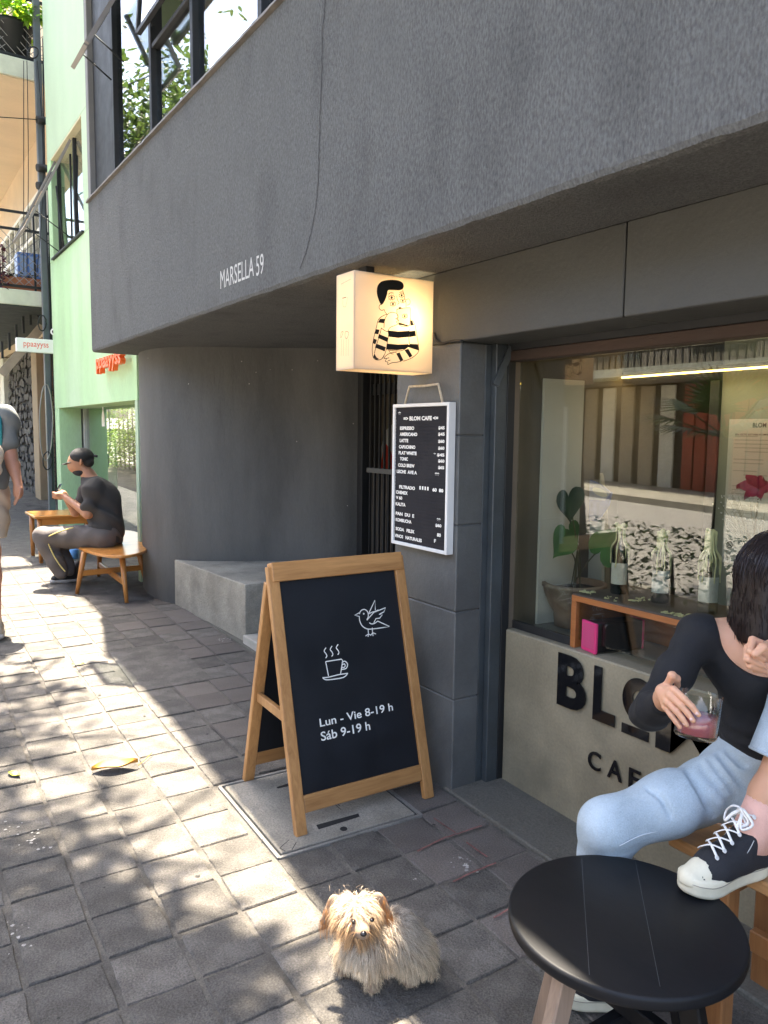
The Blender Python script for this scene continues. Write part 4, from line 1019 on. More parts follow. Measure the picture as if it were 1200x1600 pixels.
for (xa_, ya_), (xb_, yb_) in (((908, 1330), (922, 1540)), ((990, 1332), (1035, 1560))):
    stroke(sm2, [Vector(onZ(xa_ + (xb_ - xa_) * t_, ya_ + (yb_ - ya_) * t_, ZT + .0006)) for t_ in np.linspace(.06, .92, 12)], .0009, (0, 0, 1))
sm2.build('board_joint', mat('pale_scratch', (.07, .075, .08), .6), rtb)
for (px_, py_, m_) in ((818, 1640, m_greywood), (945, 1680, m_blackwood), (1075, 1640, m_blackwood), (965, 1600, m_greywood)):
    pass
legs = [((-.215, .02), m_greywood), ((.03, -.20), m_blackwood), ((.20, -.02), m_blackwood), ((.0, .20), m_greywood)]
for (dx, dy), m_ in legs:
    b0 = Vector((tc_.x + dx * 1.25, tc_.y + dy * 1.25, G(tc_.y + dy * 1.25))); t0 = Vector((tc_.x + dx * .72, tc_.y + dy * .72, ZT - .031))
    MB().bar(b0, t0, .034, .05, (dx, dy, 0)).build('leg', m_, rtb, .004)
MB().bar((tc_.x - .13, tc_.y, .20), (tc_.x + .13, tc_.y, .20), .03, .04).build('stretcher', m_blackwood, rtb, .003)
MB().bar((tc_.x, tc_.y - .12, .245), (tc_.x, tc_.y + .12, .245), .03, .04).build('stretcher', m_blackwood, rtb, .003)
m_pine = wood('varnished_bench_wood', (.47, .25, .10), (.30, .145, .05), 1, .4, 6, .2)
m_pinez = wood('varnished_bench_leg', (.36, .165, .06), (.24, .10, .035), 2, .4, 6, .2)
wb = empty('wooden_bench', (1.98, .7, G(.7)), 'brown wooden plank bench along the cafe window where the woman sits', 'bench')
bx0, by1, bz = 1.80, 1.262, .448
for k in range(2):
    boxo('plank', (bx0 + k * .176, -.9, bz - .034), (bx0 + k * .176 + .172, by1, bz), m_pine, wb, .005)
for yy in (1.12, -.6):
    boxo('leg', (bx0 + .02, yy - .035, G(yy)), (bx0 + .075, yy + .035, bz - .035), m_pinez, wb, .004)
    boxo('leg', (bx0 + .27, yy - .035, G(yy)), (bx0 + .325, yy + .035, bz - .035), m_pinez, wb, .004)
    boxo('rail', (bx0 + .076, yy - .02, bz - .12), (bx0 + .269, yy + .02, bz - .036), m_pinez, wb, .003)
boxo('stretcher', (bx0 + .155, -.58, .14), (bx0 + .185, 1.10, .2), m_pinez, wb, .003)

# ------------------------------------------------------------------ fallen leaves
m_yleaf = mat('dry_yellow_leaf', (.50, .25, .035), .55, var=.3, scale=18, stain=(.35, .14, .02), stain_amt=.6, stain_scale=14)
m_gleaf = mat('green_fallen_leaf', (.42, .45, .05), .5, var=.2)
def fallen(name, a, b, w_, curl, m_, label, stem=None):
    a, b = Vector(a), Vector(b); t = (b - a); L = t.length; t.normalize(); s_ = t.cross(Vector((0, 0, 1))).normalized(); mb = MB(); N = 14; V = []
    for i in range(N + 1):
        u = i / N; ww = w_ * math.sin(PI * min(1, u * 1.02)) ** .8 * (1 - .25 * u) + .0004
        for j in range(-2, 3):
            p = a + t * L * u + s_ * ww * j / 2; z = G(p.y) + .008 + curl * (abs(j) / 2) ** 2 * w_ + .018 * math.sin(u * 5) ** 2 * curl + (.012 * u if curl > .3 else 0)
            V.append((p.x, p.y, z))
    mb.add(V, [(i * 5 + j, i * 5 + j + 1, (i + 1) * 5 + j + 1, (i + 1) * 5 + j) for i in range(N) for j in range(4)], smooth=True)
    r_ = empty(name, a, label, 'leaf'); mb.build('blade', m_, r_)
    if stem: st_ = Vector(stem); e = b + Vector((0, 0, .008 + .012)); MB().tube([Vector((b.x, b.y, G(b.y) + .012)), b.lerp(st_, .5) + Vector((0, 0, .012)), st_ + Vector((0, 0, .02))], .0018, 5).build('stem', m_, r_)
fallen('fallen_leaf', onG(143, 1207), onG(216, 1200), .046, .4, m_yleaf, 'large curled yellow brown leaf with a stem lying on the sunlit paving', onG(238, 1182))
fallen('small_leaf', onG(13, 1210), onG(32, 1217), .018, .3, m_gleaf, 'small yellow green leaf lying near the street edge of the paving')
fallen('small_leaf', onG(112, 1040), onG(132, 1040), .016, .3, m_gleaf, 'small pale green leaf lying on the bright paving farther off')
# bottle on the ground under the oval bench
wbt = empty('water_bottle', onG(117, 890), 'clear plastic water bottle with a blue label on the ground by the seated man', 'bottle')
c = onG(117, 893); c.z = G(c.y)
MB().lathe([(.03, 0), (.042, .01), (.042, .19), (.038, .21), (.042, .23), (.04, .27), (.016, .31), (.014, .33), (0, .33)], c, 16).build('body', glass('clear_plastic', (.85, .9, .93), gain=1.2), wbt)
MB().lathe([(.0435, .13), (.0435, .22)], c, 16).build('label', mat('blue_label', (.06, .22, .52), .4), wbt)
MB().lathe([(.016, .331), (.016, .345), (0, .346)], c, 12).build('cap', m_white, wbt)

# old white splashes and gum on the stones
m_splash = mat('dried_white_splash', (.42, .40, .37), .9, var=.3, scale=40); m_gum = mat('trodden_gum', (.035, .033, .03), .8)
gr_ = random.Random(21); q = MB(); q2 = MB()
def blob(mb, c, r_, n=11, dz=.0042):
    mb.add([(c.x + r_ * gr_.uniform(.45, 1.1) * math.cos(2 * PI * k / n), c.y + r_ * gr_.uniform(.45, 1.1) * math.sin(2 * PI * k / n), G(c.y) + dz) for k in range(n)], [tuple(range(n))])
for x, y, n in ((45, 1312, 9), (20, 1296, 7), (70, 1320, 4), (345, 1001, 8), (352, 998, 5), (720, 1346, 9), (728, 1352, 6), (648, 1369, 3), (30, 1478, 6), (22, 1455, 5), (560, 1180, 4)):
    c0 = onG(x, y)
    for _ in range(n): blob(q, Vector((c0.x + gr_.gauss(0, .022), c0.y + gr_.gauss(0, .03), 0)), gr_.uniform(.002, .009))
for _ in range(46):
    blob(q2, Vector((gr_.uniform(.3, 1.95), gr_.uniform(1.3, 6.0), 0)), gr_.uniform(.003, .010))
o = q.build('splash_marks', m_splash, sidewalk); tag(o, kind='stuff'); o = q2.build('gum_spots', m_gum, sidewalk); tag(o, kind='stuff')
ch = MB()
for x, y in ((383, 565), (406, 582), (427, 578), (458, 578), (500, 564), (545, 790), (555, 662), (470, 690), (300, 600), (240, 560), (395, 600)):
    u = None
    for i in range(len(nz) - 1):
        a, b = np.array(nz[i]), np.array(nz[i + 1]); m_ = (a + b) / 2; d_ = np.array([m_[0], m_[1], 1.9]) - _C; sx = 600 + F_PX * (d_ @ _R) / (d_ @ _F)
        if abs(sx - x) < 6: u = m_; t_ = (b - a) / np.linalg.norm(b - a); break
    if u is None: continue
    dist = np.hypot(*u); r0 = ray(x, y); k = dist / np.hypot(r0[0], r0[1]); z = CAM_H + r0[2] * k; nrm = np.array([t_[1], -t_[0]]); nrm = nrm if nrm @ u < 0 else -nrm
    p0 = np.array([u[0] + nrm[0] * .012, u[1] + nrm[1] * .012, z]); s_ = rnd.uniform(.003, .006)
    ch.add([p0 + np.array([t_[0] * a, t_[1] * a, b]) * s_ for a, b in ((-1, -.3), (-.2, -1), (.9, -.5), (.8, .6), (-.3, 1))], [(0, 1, 2, 3, 4)])
o = ch.build('paint_chips', m_splash, cafe); tag(o, kind='stuff')
# ------------------------------------------------------------------ room behind the cafe window
ro_ = empty('cafe_room', (4, 0, 0)); ro_.parent = cafe; ro_.matrix_parent_inverse = pm(cafe).inverted()
m_iwhite = mat('interior_white', (.62, .60, .55), .8, var=.05)
m_iolive = mat('interior_olive', (.25, .26, .20), .8, var=.06)
m_ibrown = mat('interior_brown', (.13, .105, .075), .8, var=.12)
m_floor = mat('room_floor', (.16, .15, .14), .6, var=.15)
boxo('floor', (3.06, -4, -.1), (6.5, 2.59, .02), m_floor, ro_, 0)
boxo('side_wall', (2.30, 2.4745, .55), (3.0, 2.598, 2.23), m_ibrown, ro_, 0)
boxo('side_wall', (3.001, 2.4745, .02), (6.5, 2.598, 2.23), m_ibrown, ro_, 0)
boxo('back_wall', (6.5, -4, .02), (6.6, 2.598, 2.23), m_ibrown, ro_, 0)
boxo('end_wall', (2.40, -4.1, .02), (6.5, -3.9, 2.23), m_iolive, ro_, 0)
boxo('ceiling', (2.41, -4, 2.10), (6.5, 2.47, 2.229), m_ibrown, ro_, 0)
# olive partition with the notice
XP = 3.12
boxo('partition', (XP, -3.8, .02), (XP + .1, 2.03, 2.09), m_iolive, ro_, 0)
boxo('door_post', (XP - .02, 2.031, .02), (XP + .06, 2.075, 1.80), m_black, ro_, 0)
# white folded panel beside the pot
pn = empty('white_panel', (2.85, 2.4, .7)); pn.parent = ro_; pn.matrix_parent_inverse = pm(ro_).inverted()
a0 = onY(850, 560, 2.46); a1 = onX(905, 560, 3.0)
MB().prism([(2.47, 2.46, .70), (onY(912, 600, 2.45).x, 2.445, .70), (onY(912, 600, 2.45).x, 2.465, .70), (2.47, 2.473, .70)], (0, 0, 1.1)).build('panel', m_iwhite, pn)
# warm strip lamp and pendant glow
lmp = empty('strip_light', (3.0, 1.5, 1.85), 'thin warm LED strip light glowing inside above the window', 'lamp')
pA, pB = onX(972, 590, 2.98), onX(1230, 571, 2.98)
MB().bar(pA, pB, .007, .007).build('tube', emit('warm_led', (1.0, .62, .12), 3.5), lmp)
MB().bar(pA + Vector((.02, 0, .015)), pB + Vector((.02, 0, .015)), .03, .014).build('housing', m_black, lmp)
# the strip lamp's own light
al = bpy.data.lights.new('strip_glow', 'AREA'); al.shape = 'RECTANGLE'; al.size = .7; al.size_y = .04; al.energy = .22; al.color = (1, .84, .62)
alo = link(bpy.data.objects.new('strip_glow', al)); alo.location = (pA + pB) / 2 + Vector((0, 0, -.02)); alo.rotation_euler = (0, 0, PI / 2); alo.parent = lmp; alo.matrix_parent_inverse = pm(lmp).inverted()
pdl = empty('pendant_lamp', (4.4, 2.1, 1.5), 'small warm pendant lamp glowing deep inside the cafe', 'lamp')
c = onX(1068, 668, 3.9)
MB().lathe([(.02, .1), (.05, .06), (.065, 0), (.05, -.05), (0, -.07)], c, 16).build('shade', emit('pendant_glow', (1, .62, .25), 1.6), pdl)
MB().tube([c + Vector((0, 0, .1)), Vector((c.x, c.y, 2.1))], .004, 5).build('cord', m_black, pdl)
# notice on the partition
m_paper = mat('notice_paper', (.52, .52, .47), .8, var=.03); m_print = mat('grey_print', (.10, .10, .09), .8)
nb = empty('paper_notice', (XP, 1.7, 1.3), 'pale paper notice headed BLOM on the olive wall inside', 'notice')
n0 = onX(1140, 655, XP - .003); n1 = onX(1140, 880, XP - .003)
boxo('sheet', (XP - .0042, 1.58, n1.z), (XP - .002, n0.y, n0.z), m_paper, nb, 0)
NT = XP - .0052
p = onX(1176, 668, NT); put_text('lettering', 'BLOM', m_print, nb, (NT, p.y, p.z), XA, YA, .06, .020, 0, .02)
p = onX(1149, 680, NT); put_text('lettering', 'EN ESTE ESTABLECIMIENTO NO', m_print, nb, (NT, p.y, p.z), XA, YA, .21, .007, 0, .02)
tl_ = MB()
for k in range(26):
    z = n0.z - .075 - k * .0165
    if k in (5, 8, 11, 12, 17): continue
    tl_.box((NT, n0.y - .03 - (.05 if k % 6 == 4 else 0), z), (NT + .0008, n0.y - .03 - rnd.uniform(.10, .19), z + .004))
tl_.build('small_print', mat('faint_print', (.36, .36, .33), .8), nb)
nsn = empty('no_smoking_sticker', onX(1140, 851, XGL - .002), 'round no smoking sticker on the cafe window glass', 'sticker')
q = MB(); cc = onX(1140, 851, XGL - .0015); rr_ = .010
stroke(q, [cc + Vector((0, rr_ * math.cos(t), rr_ * math.sin(t))) for t in np.linspace(0, 2 * PI, 25)[:-1]], .0022, NX, True)
stroke(q, [cc + Vector((0, rr_ * .7, rr_ * .7)), cc - Vector((0, rr_ * .7, rr_ * .7))], .0022, NX); stroke(q, [cc + Vector((0, rr_ * .6, -.002)), cc - Vector((0, rr_ * .6, .002))], .003, NX)
q.build('symbol', m_ink, nsn)

# ------------------------------------------------------------------ wooden shelf box on the counter
XSH = 2.318
shf = empty('shelf_box', (2.45, 1.5, .70), 'brown wooden shelf box with a dark top on the window counter', 'shelf')
s0 = onX(893, 928, XSH); s0b = onX(893, 1004, XSH)
zsh = s0.z
m_shelf = wood('orange_brown_wood', (.40, .15, .045), (.26, .09, .025), 1, .4, 6, .2)
m_topd = mat('dark_shelf_top', (.075, .055, .042), .55, var=.2, scale=10)
sy0 = s0.y; sy1 = .2
boxo('top', (XSH, sy1, zsh - .026), (2.66, sy0, zsh - .003), m_shelf, shf, .002)
boxo('top_skin', (XSH + .002, sy1, zsh - .0028), (2.66, sy0, zsh), m_topd, shf, 0)
boxo('side', (XSH, sy0 - .026, .7005), (2.66, sy0, zsh - .0265), m_shelf, shf, .002)
boxo('back', (2.662, sy1, .7005), (2.675, sy0, zsh - .003), m_shelf, shf, 0)
# speaker
spk = empty('loudspeaker', (2.4, 1.9, .70), 'black loudspeaker with a pink end standing under the shelf', 'loudspeaker')
k0 = onZ(918, 1018, .703); k1 = onZ(933, 1022, .703)
k2 = onZ(1003, 1014, .703)
d = (k2 - k1); d.z = 0; Ls = d.length; d.normalize(); nn = Vector((d.y, -d.x, 0)); 
if nn.x < 0: nn = -nn
hs = .115; dp_ = .085
cpt = k1 + d * Ls / 2 + nn * dp_ / 2
MB().obox(cpt + Vector((0, 0, hs / 2 + .002)), d * (Ls / 2), nn * dp_ / 2, Vector((0, 0, hs / 2))).build('cabinet', mat('speaker_black', (.008, .008, .009), .35), spk, .005, 2)
m_pink = mat('pink_plastic', (.62, .04, .17), .45, var=.05)
ps = k1 - d * .0065 + nn * dp_ / 2
MB().obox(ps + Vector((0, 0, hs / 2 + .002)), d * .006, nn * (dp_ / 2 + .003), Vector((0, 0, hs / 2 + .003))).build('end_cap', m_pink, spk, .003, 2)
gq = MB()
for i in range(9):
    for j in range(11): gq.obox(ps - d * .0068 + nn * (-.034 + i * .0085) + Vector((0, 0, .018 + j * .009)), d * .0006, nn * .0026, Vector((0, 0, .0028)))
gq.build('grille', mat('pink_grille', (.45, .10, .20), .6), spk)
MB().obox(k2 + d * .0045 + nn * dp_ / 2 + Vector((0, 0, hs / 2 + .002)), d * .004, nn * (dp_ / 2 + .002), Vector((0, 0, hs / 2 + .002))).build('end_cap', m_pink, spk, .003)
# bowl under the shelf
bwl = empty('wooden_bowl', (2.48, 1.62, .70), 'round brown wooden bowl under the shelf beside the loudspeaker', 'bowl')
c = onZ(1040, 1002, .701)
MB().lathe([(.05, 0), (.058, .004), (.09, .03), (.118, .07), (.122, .09), (.116, .088), (.08, .03), (0, .012)], (c.x + .06, c.y, .701), 28).build('body', wood('bowl_wood', (.45, .19, .05), (.30, .11, .03), 2, .35), bwl)

# ------------------------------------------------------------------ bottles with candle wax
m_bglass = mat('dark_green_glass', (.006, .012, .008), .06, var=0, rvar=0, spec=.6); m_bclear = glass('clear_bottle', (.85, .88, .84), gain=1.3)
m_wax = mat('candle_wax', (.72, .68, .38), .5, var=.12, scale=20, sss=.0)
def wine_bottle(px_, py_, h, label, gm, seed, lab):
    c = onX(px_, py_, 2.50); c.z = zsh; b = empty('wine_bottle', c, label, 'bottle', 'candle bottles on the shelf')
    s_ = h / .30
    MB().lathe([(0, 0), (.034 * s_, 0), (.037 * s_, .006), (.037 * s_, .19 * s_), (.033 * s_, .212 * s_), (.016 * s_, .24 * s_), (.0145 * s_, .295 * s_), (.0165 * s_, .297 * s_), (.0165 * s_, h), (.011, h)], c, 22).build('body', gm, b)
    if lab:
        lbm = MB(); V = []; R_ = .0377 * s_; a0 = math.radians(150); 
        for z in (.045 * s_, .14 * s_):
            for k in range(13): an = a0 + math.radians(130) * k / 12; V.append((c.x + R_ * math.cos(an), c.y + R_ * math.sin(an), c.z + z))
        lbm.add(V, [(k, k + 1, 14 + k, 13 + k) for k in range(12)]); lbm.build('label', lab, b)
    r = random.Random(seed); wx_ = MB()
    for k in range(26):
        an = r.uniform(0, 2 * PI); L = r.uniform(.03, .16) * s_; pts = []; rad = []
        for i in range(9):
            u = i / 8; z = h + .004 - L * u * 1.2
            zz = z / s_
            R_ = .0165 if zz > .24 else (.0165 + (.24 - zz) / .028 * .02 if zz > .212 else .038)
            R_ = min(.039, R_) * s_ + .002; aa = an + r.gauss(0, .03)
            pts.append((c.x + R_ * math.cos(aa), c.y + R_ * math.sin(aa), c.z + z)); rad.append(.0022 + .0035 * r.random() * (1 - u))
        wx_.tube(pts, rad, 5)
    for k in range(10): wx_.lathe([(0, -.009), (.009, -.002), (.007, .006), (0, .009)], (c.x + r.gauss(0, .011), c.y + r.gauss(0, .011), c.z + h + r.uniform(-.012, .012)), 7)
    wx_.build('wax', m_wax, b)
    return b
m_lab1 = mat('pale_blue_label', (.55, .60, .60), .6, var=.25, scale=40, stain=(.06, .06, .06), stain_amt=1, stain_scale=22); m_lab2 = mat('ivory_label', (.58, .57, .50), .6, var=.15, scale=30)
wine_bottle(966, 935, .27, 'dark wine bottle with wax drips and ivory label next to the flower pot', m_bglass, 1, m_lab2)
wine_bottle(1030, 948, .27, 'wax covered bottle with a torn pale blue label in the middle of the shelf', m_bglass, 2, m_lab1)
wine_bottle(1104, 968, .29, 'wax dripped bottle with a white and green label near the woman', m_bclear, 3, m_lab2)
wc = empty('wax_crumbs', (2.45, 1.9, zsh), 'broken candle wax crumbs scattered on the dark shelf top', 'wax crumbs', kind='stuff')
q = MB(); r = random.Random(5)
for (x, y, n) in ((922, 927, 10), (950, 935, 9), (1010, 938, 12), (1062, 962, 12), (1080, 972, 12), (1105, 975, 10), (990, 940, 6), (1040, 958, 6)):
    p = onZ(x, y, zsh)
    for _ in range(n):
        a = r.gauss(0, .014); b = r.gauss(0, .016); s_ = r.uniform(.003, .008)
        q.obox((max(XGL + .02, p.x + a), p.y + b, zsh + s_ * .4), Vector((1, r.uniform(-1, 1), r.uniform(-.2, .2))) * s_, Vector((r.uniform(-1, 1), 1, 0)) * s_ * .6, Vector((0, 0, .35)) * s_)
q.build('crumbs', m_wax, wc)

# ------------------------------------------------------------------ clay pot with a big-leaved plant
c = onZ(893, 975, .70); pc = Vector((2.62, 2.30, .70))
pot_ = empty('clay_pot_plant', pc, 'weathered clay flower pot with a large leaved plant behind the glass', 'potted plant')
m_clay = mat('weathered_clay', (.20, .14, .10), .85, var=.3, scale=7, stain=(.40, .36, .28), stain_amt=.8, stain_scale=6, bump=.2)
PXc = onX(893, 960, 2.60)
pc = Vector((2.60, onX(895, 975, 2.60).y, .699)); pot_.location = pc
S1 = 1.0
MB().lathe([(.082, 0), (.088, .05), (.084, .055), (.112, .10), (.132, .15), (.138, .178), (.144, .18), (.144, .197), (.126, .197), (.118, .165), (0, .16)], pc, 32).build('pot', m_clay, pot_)
MB().lathe([(0, .172), (.116, .170)], pc, 20).build('soil', mat('soil', (.03, .022, .016), .95, bump=.5), pot_)
m_bigleaf = mat('glossy_leaf', (.045, .13, .03), .35, var=.2, scale=10); m_bigleaf2 = mat('dark_glossy_leaf', (.018, .045, .024), .35, var=.2, scale=10)
def heart(name, px_, py_, X, s_, rot, mt, tilt=.25):
    c = onX(px_, py_, X); mb = MB(); N = 28; V = [(c.x - .004, c.y, c.z)]
    for k in range(N):
        t = 2 * PI * k / N; x = 16 * math.sin(t) ** 3 / 16; z = (13 * math.cos(t) - 5 * math.cos(2 * t) - 2 * math.cos(3 * t) - math.cos(4 * t)) / 15
        y2, z2 = x * math.cos(rot) - z * math.sin(rot), x * math.sin(rot) + z * math.cos(rot)
        V.append((c.x + tilt * s_ * abs(x) * .5 + tilt * z2 * s_ * .5, c.y - y2 * s_, c.z + z2 * s_))
    mb.add(V, [(0, 1 + k, 1 + (k + 1) % N) for k in range(N)], smooth=True); mb.build(name, mt, pot_)
    return c
l1 = heart('leaf', 889, 786, 2.50, .082, .25, m_bigleaf2); l2 = heart('leaf', 878, 848, 2.48, .078, -.5, m_bigleaf); l3 = heart('leaf', 945, 852, 2.50, .090, 2.6, m_bigleaf); l4 = heart('leaf', 893, 833, 2.56, .055, .9, m_bigleaf)
stm = MB()
for a_ in (l1, l2, l3, l4): stm.tube([Vector(p) for p in spline([np.array(pc + Vector((rnd.uniform(-.04, .04), rnd.uniform(-.04, .04), .17))), np.array((a_ + pc) / 2 + Vector((0, rnd.uniform(-.05, .05), .12))), np.array(a_ + Vector((.004, 0, 0)))], 6)], .0028, 6)
for k in range(3): stm.tube([pc + Vector((-.02 * k, -.03 * k + .02, .16)), pc + Vector((-.03 * k, -.03 * k - .01, .34))], .003, 5)
stm.build('stem', mat('stem_green', (.10, .09, .04), .7), pot_)

# kraft vase, blue bag, magazines standing behind the pot
kv = empty('kraft_panel_vase', onX(915, 860, 2.85), 'tall tan paper bottle shape standing behind the blue booklet', 'vase')
V2 = [(889, 860), (887, 735), (903, 712), (910, 700), (926, 700), (928, 715), (938, 745), (944, 800), (946, 860)]
MB().prism([onX(x, y, 2.86) for x, y in V2], (.03, 0, 0)).build('body', mat('kraft_paper', (.36, .29, .18), .8, var=.08), kv, .004)
MB().prism([onX(x, y, 2.86) + Vector((0, 0, -.0005)) for x, y in ((889, 861), (946, 861), (946, 985), (889, 985))], (.03, 0, 0)).build('foot', MATS['kraft_paper'], kv)
bgk = empty('blue_booklet', onX(925, 780, 2.8), 'blue folded booklet with a pale oval caption behind the plant', 'booklet')
m_blueprint = mat('blue_print', (.07, .10, .30), .6, var=.3, scale=30); m_lilac = mat('lilac_print', (.25, .27, .36), .6, var=.2, scale=30)
MB().prism([onX(x, y, 2.80) for x, y in ((920, 749), (902, 812), (934, 815), (950, 790), (955, 770), (938, 757))], (.01, 0, 0)).build('cover', m_blueprint, bgk)
MB().prism([onX(x, y, 2.797) for x, y in ((920, 750), (912, 780), (945, 782), (953, 771), (937, 757))], (.002, 0, 0)).build('upper_page', m_lilac, bgk)
ov_ = MB(); cc = onX(937, 769, 2.794); ov_.add([cc + Vector((0, .045 * math.cos(t), .018 * math.sin(t) - .010 * math.cos(t) * -1)) for t in np.linspace(0, 2 * PI, 21)[:-1]], [tuple(range(20))]); ov_.build('caption', mat('caption_print', (.55, .53, .42), .7), bgk)
sup = MB().prism([onX(x, y, 2.81) for x, y in ((903, 812), (940, 812), (940, 985), (903, 985))], (.02, 0, 0)).build('stand', m_iwhite, bgk)

# ------------------------------------------------------------------ two black wire chairs inside
def wire_chair(name, x, y, z0, rz, label):
    t = empty(name, (x, y, z0), label, 'chair', 'wire chairs inside the cafe', rz=rz)
    def pt(a, b, c): return Matrix.Rotation(rz, 3, 'Z') @ Vector((a, b, c)) + Vector((x, y, z0))
    bkm = MB(); wd, h0, h1 = .22, .46, .86
    fr_ = [(-wd, .2, h0), (-wd * .95, .25, h1 - .03), (-wd * .8, .26, h1), (wd * .8, .26, h1), (wd * .95, .25, h1 - .03), (wd, .2, h0)]
    bkm.tube([pt(*p) for p in fr_], .011, 6)
    node = (.02, .24, .68)
    for q_ in ((-wd, .23, .60), (-wd * .5, .26, h1), (.10, .26, h1), (wd, .24, .74), (.05, .21, h0), (-.12, .21, h0), (wd, .21, .50)): bkm.tube([pt(*node), pt(*q_)], .009, 6)
    bkm.tube([pt(-wd, .23, .60), pt(-.12, .21, h0)], .009, 6); bkm.tube([pt(wd, .24, .74), pt(.10, .26, h1)], .009, 6)
    bkm.build('backrest', m_black, t)
    MB().prism([pt(-wd, -.2, .43), pt(wd, -.2, .43), pt(wd, .2, .45), pt(-wd, .2, .45)], (0, 0, .02)).build('seat', m_black, t)
    for a, b in ((-1, -1), (1, -1), (-1, 1), (1, 1)): MB().tube([pt(a * wd * .9, b * .18, .43), pt(a * wd * 1.02, b * .23, 0)], .012, 6).build('leg', m_black, t)
wire_chair('wire_chair', 3.62, 2.30, .02, .2, 'black geometric wire chair inside behind the middle bottle')
wire_chair('wire_chair', 3.58, 1.78 + .42, .02, -.5, 'black geometric wire chair inside closer to the olive wall')
bpy.data.objects['wire_chair.001'].location.x += 0
# glass vase with a burgundy flower
vs_ = empty('flower_vase', (2.9, 1.5, .7), 'clear glass vase holding one burgundy flower near the notice', 'vase')
c = onX(1190, 860, 2.62); c.z = zsh
MB().lathe([(.03, 0), (.034, .01), (.03, .10), (.02, .16), (.022, .19), (.019, .19), (.017, .16), (.027, .1), (.03, .012), (0, .01)], (2.5, c.y - .06, zsh), 20).build('body', m_bclear, vs_)
fl = onX(1186, 765, 2.52)
MB().tube([(2.5, c.y - .06, zsh + .02), (2.51, c.y - .03, zsh + .2), fl], .003, 6).build('stem', MATS['stem_green'], vs_)
m_petal = mat('burgundy_petal', (.22, .012, .045), .5, var=.3, scale=40)
for k in range(6):
    a = 2 * PI * k / 6; d = Vector((-.25, math.cos(a), math.sin(a) * .7)); s_ = d.cross(Vector((1, 0, 0))).normalized(); mb = MB(); L = .062; V = []
    for i in range(7):
        u = i / 6; ww = .022 * math.sin(PI * min(1, .12 + u * .86))
        for j in (-1, 0, 1): V.append(fl + d * L * u + s_ * ww * j + Vector((-.02 * u * u, 0, .012 * abs(j))))
    mb.add(V, [(i * 3 + j, i * 3 + j + 1, i * 3 + j + 4, i * 3 + j + 3) for i in range(6) for j in (0, 1)], smooth=True); mb.build('petal', m_petal, vs_)
# dried gypsophila sprigs
gy = empty('dried_flowers', (2.5, 1.75, zsh), 'tiny white dried flower sprigs beside the burgundy flower', 'flowers')
q = MB(); q2 = MB(); r = random.Random(12)
for k in range(22):
    e = onX(r.uniform(1125, 1200), r.uniform(770, 835), 2.50); b_ = Vector((2.5, c.y - .06, zsh + .18)); q.tube([b_, (b_ + e) / 2 + Vector((0, 0, .02)), e], .0008, 4)
    for _ in range(5): p = e + Vector((r.gauss(0, .008), r.gauss(0, .012), r.gauss(0, .01))); q2.lathe([(0, -.003), (.003, 0), (0, .003)], p, 5)
q.build('stem', MATS['stem_green'], gy); q2.build('blossom', m_iwhite, gy)
# red and white picture in the hall behind the gate
pc_ = empty('red_picture', (4.5, 5.2, 1.5), 'white arched panel with a red lower half in the hall behind the gate', 'picture')
A = onX(612, 658, 4.58); 
def hp_(x, y, o=0.0): return onY(x, y, 5.392 - o)
MB().prism([hp_(x, y) for x, y in ((598, 738), (596, 700), (604, 672), (616, 660), (640, 660), (640, 738))], (0, .006, 0)).build('sheet', m_white, pc_)
MB().prism([hp_(x, y, .004) for x, y in ((594, 735), (601, 690), (611, 705), (618, 735))], (0, .003, 0)).build('red_shape', mat('red_print', (.75, .05, .02), .5), pc_)
